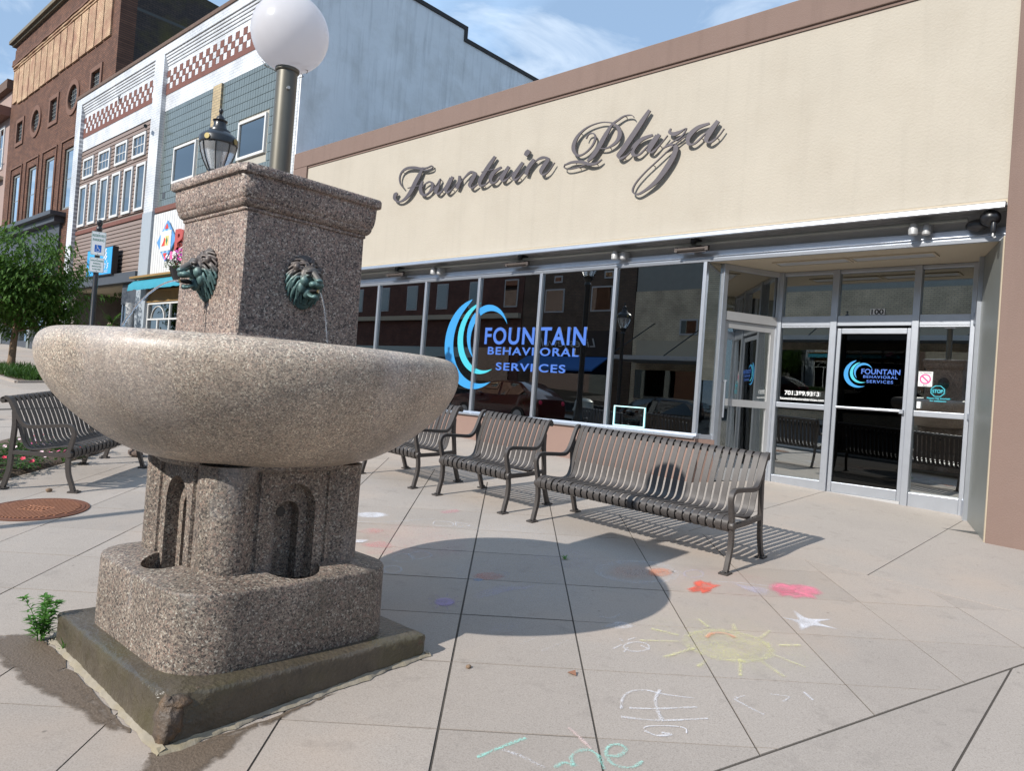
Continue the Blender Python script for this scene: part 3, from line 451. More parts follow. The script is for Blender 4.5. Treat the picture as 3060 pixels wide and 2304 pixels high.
TH = 2.3077; ua = (math.cos(TH), math.sin(TH)); wa = (math.sin(TH), -math.cos(TH))
US = [3.07+.632*i for i in range(-9, 14)]; WS = [-.203+.663*i for i in range(-14, 9)]
EDGE = (1, -.309, -1.266-.309*2.747)      # x - .309 y <= c
for i in range(len(US)-1):
    for j in range(len(WS)-1):
        q = [(ua[0]*a+wa[0]*b, ua[1]*a+wa[1]*b) for a, b in ((US[i], WS[j]), (US[i], WS[j+1]), (US[i+1], WS[j+1]), (US[i+1], WS[j]))]
        for h in ((0, 1, 6.02), (0, -1, 1.0), (-1, 0, 11.5), EDGE):
            q = clip(q, *h) if len(q) > 2 else []
        if len(q) < 3 or area(q) < .001: continue
        cx = sum(p[0] for p in q)/len(q); cy = sum(p[1] for p in q)/len(q)
        # leave out what lies outside the picture on the near left
        if cx < -4.5 and cy < (cx+4.5)*-.12-.2: continue
        dark = abs(WS[j]+.203) < .01 or abs(WS[j+1]+.203) < .01
        slab(q, MT['paver'], pav, .0058 if dark else .0038)
XR = [-2.5, -.6, 1.0, 2.6, 4.2]; YR = [-1, .7, 4.97, 6.02]
for i in range(len(XR)-1):
    for j in range(len(YR)-1):
        q = [(XR[i], YR[j]), (XR[i+1], YR[j]), (XR[i+1], YR[j+1]), (XR[i], YR[j+1])]
        q = clip(q, -EDGE[0], -EDGE[1], -EDGE[2]-.004)
        if len(q) > 2: slab(q, MT['sidewalk'], swr, .005)
XS = [-14.2, -12.7, -11.2, -9.7, -8.2, -6.7, -5.2, -3.2, -1.68, 0, 1.6, 3.2]
for i in range(len(XS)-1):
    a, b = XS[i], XS[i+1]; slab([(a, 6.02), (b, 6.02), (b+.08, 9.5), (a+.08, 9.5)], MT['sidewalk'], swk, .004)
XL = [-14.2-1.7*i for i in range(0, 16)]
for i in range(len(XL)-1):
    a, b = XL[i+1], XL[i]
    slab([(a, 6.02), (b, 6.02), (b, 9.3), (a, 9.3)], MT['sidewalk'], swk, .006)
    for y0, y1 in ((2.6, 4.35), (4.35, 6.02)):
        slab([(a, y0), (b, y0), (b, y1), (a, y1)], MT['sidewalk'], swl, .006)
    if i < 9: slab([(a, -.9), (b, -.9), (b, 2.6), (a, 2.6)], MT['sidewalk'], swl, .006)
for a in range(-14, -11): slab([(a, -.9), (a+1, -.9), (a+1, 6.02), (a, 6.02)], MT['sidewalk'], pav, .006) if a < -11.5 else None

# ------------------------------------------------------------------ the cream storefront building
FP = thing('storefront_building', 'low cream stucco storefront with brown border and glazed entry', 'building', (-7.6, 8.06, gz(-7.6, 8.06)))
MB().box(-14, 9, 8.06, 8.5, 6.02, 6.35).build('parapet_band', MT['brown'], FP, bevel=.01)
MB().box(-14, 9, 8.5, 24, 5.9, 6.05).build('roof', MT['interior'], FP)
MB().box(-14, -13.48, 8.06, 8.5, .2, 6.017).build('corner_pilaster', MT['brown'], FP, bevel=.008)
MB().box(-1.262, 9, 8.06, 9.2, -.6, 6.017).build('corner_pier', MT['brown'], FP, bevel=.008)
MB().box(-13.478, -1.264, 8.10, 8.55, 3.83, 6.018).build('stucco_panel', MT['cream'], FP)
MB().box(-13.478, -1.264, 8.085, 8.1, 5.985, 6.018).build('panel_reveal_strip', MT['brown'], FP)
MB().box(-13.478, -1.264, 8.10, 8.13, 3.79, 3.828).build('stucco_stop', MT['soffit'], FP)
hood = MB(); hood.prism([(8.13, 3.79), (8.02, 3.785), (7.985, 3.765), (7.98, 3.725), (7.995, 3.715), (8.005, 3.74), (8.03, 3.755), (8.13, 3.76)], -13.47, -1.27, 'yz')
hood.build('awning_hood', MT['alu'], FP, 30)
MB().box(-13.478, -1.264, 8.10, 8.36, 3.762, 3.788).build('hood_underside', MT['alu_dull'], FP)
fas = MB().box(-13.478, -1.264, 8.315, 8.36, 3.56, 3.762); fas.build('fascia', MT['alu_dull'], FP)
# slightly buckled bright head trim
tr = MB(); N = 60; xs = [-13.475+12.21*i/N for i in range(N+1)]
pr = [(8.312, 3.47), (8.272, 3.47), (8.268, 3.505), (8.285, 3.512), (8.285, 3.53), (8.262, 3.535), (8.272, 3.60), (8.312, 3.605)]
for x in xs:
    wv = .008*noise.noise((x*1.3, 0, 0))
    tr.v += [(x, y+(wv if z > 3.51 else 0), z+(wv*1.4 if z > 3.55 else 0)) for y, z in pr]
k = len(pr); tr.f = [(i*k+j, i*k+(j+1) % k, (i+1)*k+(j+1) % k, (i+1)*k+j) for i in range(N) for j in range(k)]+[tuple(range(k)), tuple(range(N*k, N*k+k))]
tr.build('head_trim', MT['alu'], FP)
MB().tube([(-13.4, 8.2, 3.70), (-1.6, 8.2, 3.685)], .022, 10).build('awning_roller', MT['panel'], FP, 30)
for x in (-10.4, -7.45, -4.55): MB().box(x-.03, x+.03, 8.14, 8.33, 3.68, 3.76).build('roller_bracket', MT['black'], FP)
BLK = plain('bronze_metal', (.12, .10, .09), .45, .5)
for x in (-10.4, -7.48, -4.56):
    f = MB().tube([(x-.21, 8.14, 3.612), (x+.21, 8.14, 3.612)], .022, 8).box(x-.23, x-.19, 8.12, 8.17, 3.585, 3.64).box(x+.19, x+.23, 8.12, 8.17, 3.585, 3.64).box(x-.2, x+.2, 8.15, 8.165, 3.575, 3.60)
    f.build('sign_light', BLK, FP, 30); MB().box(x-.04, x+.04, 8.16, 8.32, 3.60, 3.65).build('light_arm', BLK, FP)
for x in (-9.36, -5.67, -2.02):
    f = MB().lathe([(.012, -.07), (.045, -.06), (.05, 0), (.03, .05), (.012, .06)], (x-.05, 8.16, 3.63), 12).box(x-.1, x+.1, 8.2, 8.316, 3.60, 3.675).lathe([(.012, -.06), (.04, -.05), (.045, 0), (.03, .05)], (x+.06, 8.2, 3.62), 12)
    f.build('floodlight', MT['alu_dull'], FP, 30)
f = MB().ell((-1.40, 8.12, 3.66), (.09, .09, .08)).lathe([(.02, -.10), (.028, -.05), (.02, 0)], (-1.36, 8.06, 3.60), 10).ell((-1.52, 8.2, 3.62), (.10, .05, .06))
f.build('junction_box', MT['black'], FP, 60); MB().tube([(-1.36, 8.06, 3.52), (-1.36, 8.05, 3.47), (-1.35, 8.06, 3.455), (-1.335, 8.06, 3.465)], .009, 6).build('hook', MT['alu_dull'], FP)

MX = [-13.46, -12.34, -11.02, -9.69, -8.39, -7.09, -5.76, -4.42]
MB().prism([(-13.478, .3), (-4.36, .3), (-4.36, 1.262), (-13.478, 1.262)], 8.2, 8.36, 'xz').build('knee_wall', MT['knee'], FP)
MB().prism([(8.16, 1.264), (8.36, 1.264), (8.36, 1.325), (8.25, 1.325), (8.24, 1.30), (8.16, 1.285)], -13.475, -4.37, 'yz').build('sill', MT['alu'], FP)
for x in MX: MB().box(x-.024, x+.024, 8.26, 8.345, 1.327, 3.468).build('mullion', MT['alu'], FP, bevel=.005)
for a, b in zip(MX, MX[1:]):
    MB().box(a+.025, b-.025, 8.30, 8.308, 1.327, 3.468).build('pane', MT['glass_dark'], FP)
panes = [o for o in FP.children if o.name.startswith('pane')]
# rooms behind the glass
MB().box(-13.4, -4.6, 9.9, 9.95, .2, 3.6).build('inner_partition', MT['interior'], FP)
MB().box(-14, 9, 12.5, 12.6, .2, 6).build('rear_wall', MT['interior'], FP)
MB().box(-13.4, 8, 8.37, 12.5, .60, .63).build('inner_floor', MT['interior'], FP)
MB().box(-13.4, -4.45, 8.37, 12.5, 3.50, 3.55).build('ceiling', MT['interior'], FP)
MB().box(-5.2, -4.9, 9.2, 9.9, .6, 3.4).build('interior_column', MT['interior_pale'], FP)
MB().box(-4.4, -1, 9.6, 12.5, 3.50, 3.55).build('lobby_ceiling', MT['interior_pale'], FP)
MB().box(-4.42, -4.36, 9.9, 12.4, .6, 3.5).build('lobby_wall', MT['interior_pale'], FP)
MB().box(-1.55, -1.5, 9.4, 12.4, .6, 3.5).build('lobby_side_wall', MT['interior'], FP)

P0, P1, P2, P3, P4 = (-4.42, 8.30), (-4.275, 8.49), (-3.885, 9.30), (-1.68, 9.31), (-1.268, 8.09)
def seg(p, q, t0, t1, z0, z1, th=.07, off=0.):
    d = Vector((q[0]-p[0], q[1]-p[1])).normalized(); nn = Vector((-d.y, d.x)); p = Vector(p)
    A = p+d*t0+nn*(off-th/2); B = p+d*t1+nn*(off-th/2); Cc = p+d*t1+nn*(off+th/2); D = p+d*t0+nn*(off+th/2)
    return MB().prism([tuple(A), tuple(B), tuple(Cc), tuple(D)], z0, z1)
def dist(p, q): return math.hypot(q[0]-p[0], q[1]-p[1])
MB().prism([(-4.44, 8.32), (-1.27, 8.32), (-1.27, 9.4), (-4.44, 9.4)], 3.472, 3.50).build('entry_soffit', MT['soffit'], FP)
for x0, x1 in ((-3.70, -2.84), (-2.82, -1.96)):
    fr = MB()
    for b in ((x0, x1, 8.57, 8.595), (x0, x1, 8.795, 8.82), (x0, x0+.025, 8.595, 8.795), (x1-.025, x1, 8.595, 8.795)): fr.box(*b, 3.455, 3.475)
    lo = fr.build('soffit_light', MT['soffit'], FP); MB().box(x0+.026, x1-.026, 8.596, 8.794, 3.462, 3.471).build('lens', MT['alu_dull'], lo)
# narrow angled sidelight and the side door
L01 = dist(P0, P1); zb = lambda p: gz(*p)-.02
seg(P0, P1, .03, L01, .4, 1.262, .12, .0).build('knee_return', MT['knee'], FP)
seg(P0, P1, .026, L01, 1.264, 1.32).build('return_sill', MT['alu'], FP)
seg(P0, P1, .03, L01-.01, 1.322, 3.468, .008).build('pane', MT['glass'], FP)
L12 = dist(P1, P2)
seg(P1, P2, -.035, .035, .4, 3.47, .11).build('jamb', MT['alu'], FP, bevel=.006)
seg(P1, P2, L12-.05, L12+.02, .4, 3.47, .11).build('jamb', MT['alu'], FP, bevel=.006)
seg(P1, P2, .036, L12-.051, 3.41, 3.468, .09).build('transom_head', MT['alu_dull'], FP)
seg(P1, P2, .036, L12-.051, 2.775, 2.885, .09).build('transom_bar', MT['alu_dull'], FP)
seg(P1, P2, .036, L12-.051, 2.886, 3.409, .008).build('pane', MT['glass'], FP)
sd_ = seg(P1, P2, .04, .10, .76, 2.77, .045).build('side_door', MT['alu_dull'], FP)
for a in ((L12-.115, L12-.055, .76, 2.77), (.101, L12-.116, 2.68, 2.77), (.101, L12-.116, 1.70, 1.79), (.101, L12-.116, .76, .92)):
    seg(P1, P2, *a, .044).build('rail', MT['alu_dull'], sd_)
for a in ((.101, L12-.116, .921, 1.699), (.101, L12-.116, 1.791, 2.679)): seg(P1, P2, *a, .008).build('pane', MT['glass'], sd_)
h = seg(P1, P2, .07, .085, 2.0, 2.02, .10, -.05); h.build('door_handle', MT['alu'], sd_)
hx = Vector(P1)+(Vector(P2)-Vector(P1)).normalized()*.075; MB().tube([(hx.x+.07, hx.y-.035, 1.55), (hx.x+.07, hx.y-.035, 2.02)], .012, 8).build('door_handle', MT['alu'], sd_)
# the front of the entry
Y = 9.30
def fr(name, x0, x1, z0, z1, par=FP, mat='alu', y0=-.045, y1=.045, bev=.005): return MB().box(x0, x1, Y+y0, Y+y1, z0, z1).build(name, MT[mat], par, bevel=bev)
for x0, x1 in ((-3.90, -3.815), (-3.205, -3.125), (-2.295, -2.22), (-1.715, -1.645)): fr('mullion', x0, x1, .55, 3.47, y0=-.06)
for x0, x1 in ((-3.814, -3.206), (-3.124, -2.296), (-2.219, -1.716)):
    fr('transom_head', x0, x1, 3.425, 3.468); fr('transom_bar', x0, x1, 2.775, 2.90)
    MB().box(x0, x1, Y-.004, Y+.004, 2.902, 3.424).build('pane', MT['glass'], FP)
for x0, x1 in ((-3.814, -3.206), (-2.219, -1.716)):
    fr('mid_rail', x0, x1, 1.735, 1.80); fr('bottom_rail', x0, x1, .60, .865); fr('top_bead', x0, x1, 2.755, 2.773)
    MB().box(x0, x1, Y-.004, Y+.004, 1.802, 2.754).build('pane', MT['glass'], FP); MB().box(x0, x1, Y-.004, Y+.004, .867, 1.733).build('pane', MT['glass'], FP)
dr = fr('entrance_door', -3.12, -3.072, .75, 2.745, y0=-.03, y1=.03); dr['label'] = 'black glazed aluminium entrance door'
fr('stile', -2.342, -2.299, .75, 2.745, dr, y0=-.03, y1=.03)
for z0, z1 in ((2.68, 2.745), (1.765, 1.80), (.75, .87)): fr('rail', -3.071, -2.343, z0, z1, dr, y0=-.028, y1=.028)
for z0, z1 in ((1.801, 2.679), (.871, 1.764)): MB().box(-3.071, -2.343, Y-.006, Y+.006, z0, z1).build('pane', MT['glass_door'], dr)
bar = MB().tube([(-3.06, Y-.07, 1.785), (-2.36, Y-.07, 1.78)], .014, 8).box(-3.07, -3.05, Y-.075, Y-.03, 1.77, 1.80).box(-2.36, -2.32, Y-.08, Y-.03, 1.755, 1.80); bar.build('push_bar', MT['alu'], dr, 30)
for z in (2.06, 1.83): MB().lathe([(.018, -.012), (.018, .0), (.008, .004)], (0, 0, 0), 12).build('lock', MT['alu_dull'], dr)
for o, z in zip([c for c in dr.children if c.name.startswith('lock')], (2.06, 1.83)):
    o.location = Vector((-2.325, Y-.035, z))-wloc(dr); o.rotation_euler = (rad(90), 0, 0)
MB().box(-3.12, -2.30, Y-.05, Y+.05, .60, .748).build('threshold', MT['alu_dull'], FP)
# right return: narrow glass, then a grey metal panel
L34 = dist(P3, P4)
seg(P3, P4, .0, .05, .5, 3.47, .09).build('mullion', MT['alu'], FP)
seg(P3, P4, .051, .28, 2.775, 2.90, .06).build('transom_bar', MT['alu'], FP); seg(P3, P4, .051, .28, 1.735, 1.80, .06).build('mid_rail', MT['alu'], FP); seg(P3, P4, .051, .28, .5, .865, .06).build('bottom_rail', MT['alu'], FP)
for z0, z1 in ((.866, 1.734), (1.801, 2.774), (2.901, 3.468)): seg(P3, P4, .052, .279, z0, z1, .008).build('pane', MT['glass'], FP)
seg(P3, P4, .281, .33, .5, 3.47, .09).build('mullion', MT['alu'], FP)
seg(P3, P4, .331, L34-.02, .4, 3.469, .05, .02).build('metal_panel', MT['panel'], FP)
seg(P3, P4, L34-.019, L34+.012, .4, 3.469, .06, .02).build('corner_trim', MT['soffit'], FP)

def lean(o, deg):
    zs = [v.co.z for v in o.data.vertices]; zm = (min(zs)+max(zs))/2
    for v in o.data.vertices: v.co.y -= (v.co.z-zm)*math.tan(rad(deg))
for o in list(FP.children)+list(dr.children):
    if o.name.startswith('pane') and abs(o.data.vertices[0].co.y+wloc(o).y-Y) < .02 and o.data.vertices[0].co.z+wloc(o).z < 2.8: lean(o, 1.5)
# vinyl lettering on the glass
def pane_at(x, z0, y=8.30):
    for o in FP.children:
        if o.name.startswith('pane'):
            b = [o.matrix_world @ Vector(c) for c in o.bound_box]; w0 = wloc(o)
            xs = [v.co.x+w0.x for v in o.data.vertices]; zs = [v.co.z+w0.z for v in o.data.vertices]; ys = [v.co.y+w0.y for v in o.data.vertices]
            if min(xs) <= x <= max(xs) and min(zs) <= z0 <= max(zs) and abs(ys[0]-y) < .08: return o
    return FP
def crescent(name, c, ro, ri, off, a0, a1, mat, par, y, n=40, cut=()):
    # sickle between an outer arc and an inner arc that meet at both tips; split at the mullions
    O = []; I = []
    for i in range(n+1):
        t = i/n; a = rad(a0+(a1-a0)*t); wdt = (ro-ri)*math.sin(math.pi*min(1, t**off))**.8
        O.append((c[0]+ro*math.cos(a)*c[2], c[1]+ro*math.sin(a))); I.append((c[0]+(ro-wdt)*math.cos(a)*c[2], c[1]+(ro-wdt)*math.sin(a)))
    m = MB()
    for i in range(n):
        q = [O[i], O[i+1], I[i+1], I[i]]
        if any(abs((q[0][0]+q[2][0])/2-x) < .03 for x in cut): continue
        m.prism(q, y-.001, y, 'xz')
    return m.build(name, mat, par)
YD = 8.297
lp = pane_at(-8.8, 2.4); mp_ = pane_at(-7.7, 2.4); rp_ = pane_at(-6.5, 2.4)
crescent('logo_arc', (-8.42, 2.41, .97), .735, .52, .85, 100, 305, MT['decal_blue'], lp, YD, cut=(-8.39,))
crescent('logo_arc', (-8.28, 2.50, .95), .575, .44, .9, 96, 302, MT['decal_teal'], lp, YD-.002, cut=(-8.39,))
crescent('logo_arc', (-8.16, 2.56, .95), .475, .35, 1.1, 20, 233, MT['decal_blue'], mp_, YD-.003, cut=(-8.39,))
for body, x0, x1, z, hgt, mt, par, bd in (('FOUN', -8.2, -7.16, 2.415, .36, 'decal_indigo', mp_, .008), ('TAIN', -7.04, -6.2, 2.415, .36, 'decal_indigo', rp_, .008), ('BEHAVI', -8.11, -7.15, 2.246, .168, 'decal_indigo', mp_, .003), ('ORAL', -7.03, -6.31, 2.246, .168, 'decal_indigo', rp_, .003), ('SERVI', -7.91, -7.15, 2.004, .165, 'decal_indigo', mp_, .003), ('CES', -7.03, -6.53, 2.004, .165, 'decal_indigo', rp_, .003)):
    text('lettering', body, hgt, MT[mt], par, (x0, YD-.004, z), width=x1-x0, bold=bd, spacing=1.15)
led = bpy.data.materials.new('led_strip'); led.use_nodes = True; e = led.node_tree.nodes['Principled BSDF']; e.inputs['Emission Color'].default_value = (.45, .95, 1, 1); e.inputs['Emission Strength'].default_value = .9; e.inputs['Base Color'].default_value = (.4, .6, .6, 1)
m = MB()
for b in ((-5.64, -5.15, 1.585, 1.597), (-5.64, -5.15, 1.33, 1.342), (-5.64, -5.628, 1.342, 1.585), (-5.162, -5.15, 1.342, 1.585)): m.box(b[0], b[1], 8.285, 8.297, b[2], b[3])
m.build('lit_frame', led, pane_at(-5.4, 2.4))
DP = dr; YE = Y-.030
crescent('logo_arc', (-2.845, 2.197, 1), .165, .115, .85, 100, 300, MT['decal_blue'], DP, YE)
crescent('logo_arc', (-2.815, 2.212, 1), .125, .09, .9, 96, 298, MT['decal_teal'], DP, YE-.001)
crescent('logo_arc', (-2.79, 2.225, 1), .105, .075, 1.1, 20, 230, MT['decal_blue'], DP, YE-.002)
text('lettering', 'FOUNTAIN', .085, MT['decal_indigo'], DP, (-2.81, YE-.003, 2.20), width=.425, bold=.0015)
text('lettering', 'BEHAVIORAL', .045, MT['decal_indigo'], DP, (-2.785, YE-.003, 2.152), width=.375, bold=.0008, spacing=1.2)
text('lettering', 'SERVICES', .048, MT['decal_indigo'], DP, (-2.745, YE-.003, 2.095), width=.29, bold=.0008, spacing=1.2)
sp = pane_at(-3.5, 2.2, Y); text('lettering', '701.389.9363', .075, MT['decal_white'], sp, (-3.72, Y-.026, 1.90), width=.435, bold=.0018)
text('lettering', 'fountainbehavioralservices.com', .045, MT['decal_white'], sp, (-3.775, Y-.026, 1.838), width=.55, bold=.0009)
tp = pane_at(-2.7, 3.1, Y); nb = MB().box(-2.755, -2.60, Y-.026, Y-.020, 2.905, 2.98).build('number_plate', MT['decal_white'], tp)
text('lettering', '100', .085, MT['decal_black'], tp, (-2.745, Y-.029, 2.913), width=.135, bold=.002)
rpn = pane_at(-2.0, 2.2, Y)
MB().box(-2.196, -2.052, Y-.025, Y-.022, 2.08, 2.25).build('no_smoking_sticker', MT['decal_white'], rpn)
m = MB(); N = 28
for i in range(N):
    a, b = 2*math.pi*i/N, 2*math.pi*(i+1)/N; cxx, czz = -2.124, 2.165
    m.prism([(cxx+r*math.cos(t), czz+r*math.sin(t)) for r, t in ((.058, a), (.058, b), (.043, b), (.043, a))], Y-.028, Y-.026, 'xz')
m.prism([(-2.168, 2.196), (-2.156, 2.208), (-2.08, 2.134), (-2.092, 2.122)], Y-.0285, Y-.0265, 'xz'); m.build('no_smoking_symbol', MT['decal_pink'], rpn)
text('lettering', 'No Smoking', .02, MT['decal_black'], rpn, (-2.185, Y-.027, 2.230), width=.12); text('lettering', 'Zone', .02, MT['decal_black'], rpn, (-2.148, Y-.027, 2.087), width=.05)
oc = [(-1.9925+.0745*math.cos(rad(22.5+45*i)), 2.033+.0685*math.sin(rad(22.5+45*i))) for i in range(8)]; m = MB()
for i in range(8):
    a, b = oc[i], oc[(i+1) % 8]; g = lambda p: (-1.9925+(p[0]+1.9925)*.9, 2.033+(p[1]-2.033)*.9); m.prism([a, b, g(b), g(a)], Y-.027, Y-.025, 'xz')
m.build('stop_octagon', MT['decal_teal'], rpn)
text('lettering', 'STOP', .055, MT['decal_teal'], rpn, (-2.045, Y-.027, 2.014), width=.105, bold=.001)
text('lettering', 'Please ring doorbell', .024, MT['decal_teal'], rpn, (-2.095, Y-.027, 1.944), width=.225, bold=.0005); text('lettering', 'for assistance', .024, MT['decal_teal'], rpn, (-2.065, Y-.027, 1.915), width=.16, bold=.0005)
MB().box(-2.195, -2.155, Y-.03, Y-.018, 1.828, 1.905).build('doorbell', MT['decal_white'], rpn, bevel=.004)

# script sign on the stucco
SG = thing('wall_sign', 'dark grey script letters spelling Fountain Plaza on the cream stucco', 'sign', (-7.8, 8.03, 4.9))
for key, strokes in LETTERS.items():
    m = MB()
    for si, s_ in enumerate(strokes):
        pts = spline([tuple(p) for p in s_], 5); kk = len(m.v); y0 = 8.030-.0013*si; y1 = 8.050-.0013*si
        for p in pts: m.v += [(p[0], y0, p[1]), (p[2], y0, p[3]), (p[2], y1, p[3]), (p[0], y1, p[1])]
        for i in range(len(pts)-1):
            for j in range(4): m.f.append((kk+i*4+j, kk+i*4+(j+1) % 4, kk+i*4+4+(j+1) % 4, kk+i*4+4+j))
        m.f += [(kk, kk+1, kk+2, kk+3), tuple(kk+len(pts)*4-q for q in (4, 3, 2, 1))]
        for q in (len(pts)//4, 3*len(pts)//4):
            p = pts[q]; cxx, czz = (p[0]+p[2])/2, (p[1]+p[3])/2; m.tube([(cxx, y1-.005, czz), (cxx, 8.101, czz)], .006, 5)
    m.build('letter', MT['letter'], SG)
# ------------------------------------------------------------------ the fountain
FC = Vector((-3.427, 1.897)); FR = -.0047
def fx(x, y): c, s = math.cos(FR), math.sin(FR); return (FC.x+c*x-s*y, FC.y+s*x+c*y)
def fm(mb):   # fountain-local vertices to the world
    mb.v = [(*fx(v[0], v[1]), v[2]) for v in mb.v]; return mb
FT = thing('drinking_fountain', 'old granite fountain with wide bowl, lion heads and a globe lamp', 'fountain', (FC.x, FC.y, gz(FC.x, FC.y)))
def rsq(a, r, n=8, b=None):
    b = b or a; out = []
    for sx, sy, q in ((1, 1, 0), (-1, 1, 90), (-1, -1, 180), (1, -1, 270)):
        for i in range(n+1):
            t = rad(q+90*i/n); out.append((sx*(a-r)+r*math.cos(t), sy*(b-r)+r*math.sin(t)))
    return out
# plinth: a rough, chipped slab
def loft(rings):
    m = MB(); k = len(rings[0][0])
    for ring, z in rings: m.v += [(p[0], p[1], z) for p in ring]
    for i in range(len(rings)-1): m.f += [(i*k+j, i*k+(j+1) % k, (i+1)*k+(j+1) % k, (i+1)*k+j) for j in range(k)]
    m.f += [tuple(range(k))[::-1], tuple(range((len(rings)-1)*k, len(rings)*k))]; return m
def dense(poly, step):
    out = []
    for i in range(len(poly)):
        p, q = poly[i], poly[(i+1) % len(poly)]; k = max(1, int(dist(p, q)/step))
        out += [(p[0]+(q[0]-p[0])*j/k, p[1]+(q[1]-p[1])*j/k) for j in range(k)]
    return out
base = dense(rsq(.655, .03, 2), .03)
def rough(ring, sh, z, amp, seed):
    o = []
    for x, y in ring:
        near = max(0, 1-math.hypot(x-.655, y+.655)/.20); s_ = 1-sh-.055*near*max(0, (z-.1)/.3)
        nz_ = amp*noise.noise((x*9, y*9, z*9+seed))+amp*(1.2+2*near)*noise.noise((x*26, y*26, z*26+seed)); d = 1+nz_
        o.append((x*s_*d, y*s_*d))
    return o
rings = [(rough(base, 0, z, a, 3), z) for z, a in ((.05, .004), (.20, .006), (.26, .006), (.32, .007), (.355, .008), (.375, .010))]+[(rough(base, .012, .390, .012, 3), .390), (rough(base, .035, .396, .006, 3), .396), (rough(base, .2, .398, .002, 3), .398)]
pl = fm(loft(rings)).build('plinth', MT['plinth'], FT, 50)
# broken corner of the plinth
for cxx, cyy, czz, r_, sd_i in ((.606, -.612, .275, (.052, .050, .105), 1), (.60, -.585, .362, (.045, .065, .030), 2), (.612, -.50, .374, (.030, .07, .018), 3), (.617, -.36, .377, (.024, .08, .014), 4), (.622, .10, .374, (.020, .05, .016), 5), (.615, .60, .362, (.04, .055, .03), 6)):
    k = MB().ell((cxx, cyy, czz), r_, 24, 18); k.v = [(v[0]+.018*noise.noise((v[0]*24, v[1]*24, v[2]*24+sd_i))+.009*noise.noise((v[0]*70, v[1]*70, v[2]*70)), v[1]+.016*noise.noise((v[0]*24, v[1]*24+9, v[2]*24+sd_i))+.008*noise.noise((v[0]*70, v[1]*70+5, v[2]*70)), v[2]+.012*noise.noise((v[0]*30, v[1]*30+4, v[2]*30+sd_i))) for v in k.v]
    fm(k).build('broken_edge', MT['chip'], FT, 60)
# uneven mortar smear round the foot
mo = MB()
for side in range(4):
    N = 90
    for i in range(N):
        q = []
        for t in (-.67+1.34*i/N, -.67+1.34*(i+1)/N):
            wd_ = .016+.020*noise.noise((t*6, side*5, 1))+.010*noise.noise((t*23, side*5, 4))
            if wd_ < .006: wd_ = .003
            for d_, h_ in ((.645, .022+.008*noise.noise((t*9, side, 2))), (.66+wd_*.5, .014), (.66+wd_, .0035)):
                x, y = ((t, -d_), (d_, t), (-t, d_), (-d_, -t))[side]; wx, wy = fx(x, y); q.append((wx, wy, gz(wx, wy)+h_))
        mo.add(q, [(0, 1, 4, 3), (1, 2, 5, 4)])
mo.build('mortar_smear', MT['mortar'], FT, 60)
# block with four cup basins
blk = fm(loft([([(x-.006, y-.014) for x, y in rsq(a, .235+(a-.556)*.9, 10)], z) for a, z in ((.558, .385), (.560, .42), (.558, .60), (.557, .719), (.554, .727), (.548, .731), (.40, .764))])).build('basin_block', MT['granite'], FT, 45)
cut = MB()
for i in range(4):
    a = rad(90*i); cx_, cy_ = .374*math.cos(a), .374*math.sin(a)
    cut.lathe([(.02, .60), (.10, .61), (.136, .645), (.142, .69), (.143, .85)], (cx_, cy_, 0), 28)
co = fm(cut).build('cutter', None); bpy.context.view_layer.update()
md = blk.modifiers.new('b', 'BOOLEAN'); md.object = co; md.operation = 'DIFFERENCE'; md.solver = 'EXACT'; bpy.context.view_layer.update(); baked(blk)
bpy.data.objects.remove(co)
blk.data.shade_smooth(); blk.data.set_sharp_from_angle(angle=rad(40))
WAT = glassmat('basin_water', (.45, .42, .25), refl=1.2, ior=1.33, base=.03)
for i in range(4):
    a = rad(90*i); fm(MB().lathe([(.001, .665), (.138, .665)], (.374*math.cos(a), .374*math.sin(a), 0), 24, cap=False)).build('basin_water', WAT, FT)
# column: four round shafts at the corners, flat faces with arched niches
def column_plan():
    out = []; c, r = .28, .13
    for q in range(4):
        a0 = 90*q; R2 = lambda p: (p[0]*math.cos(rad(a0))-p[1]*math.sin(rad(a0)), p[0]*math.sin(rad(a0))+p[1]*math.cos(rad(a0)))
        # half of the +x face, then the (+,+) shaft
        out += [R2(p) for p in ((.388, -.168), (.388, .168), (.400, .171), (.400, .186), (.384, .190))]
        for i in range(13):
            t = rad(-36+162*i/12); out.append(R2((c+r*math.cos(t), c+r*math.sin(t))))
        out += [R2((.190, .384)), R2((.186, .400)), R2((.171, .400))]
    return out
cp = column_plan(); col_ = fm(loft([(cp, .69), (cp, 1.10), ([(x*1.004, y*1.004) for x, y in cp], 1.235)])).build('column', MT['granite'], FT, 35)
cut = MB(); arch = [(-.122, .60), (.122, .60)]+[(.122*math.cos(rad(a)), 1.03+.122*math.sin(rad(a))) for a in range(0, 181, 12)]
for i in range(4):
    a = rad(90*i); k = MB()
    # niche with a rounded back
    k.prism([(p[0], p[1]) for p in arch], .325, .5, 'yz'); k.v = [(v[0], v[1]*(.86 if v[0] < .4 else 1), v[2]) for v in k.v]
    k.v = [(v[0]*math.cos(a)-v[1]*math.sin(a), v[0]*math.sin(a)+v[1]*math.cos(a), v[2]) for v in k.v]; cut.add(k.v, k.f)
cut2 = MB(); arch2 = [(-.062, .60), (.062, .60)]+[(.062*math.cos(rad(a)), 1.0+.062*math.sin(rad(a))) for a in range(0, 181, 15)]
for i in range(4):
    a = rad(90*i); k = MB().prism(arch2, .262, .45, 'yz'); k.v = [(v[0]*math.cos(a)-v[1]*math.sin(a), v[0]*math.sin(a)+v[1]*math.cos(a), v[2]) for v in k.v]; cut2.add(k.v, k.f)
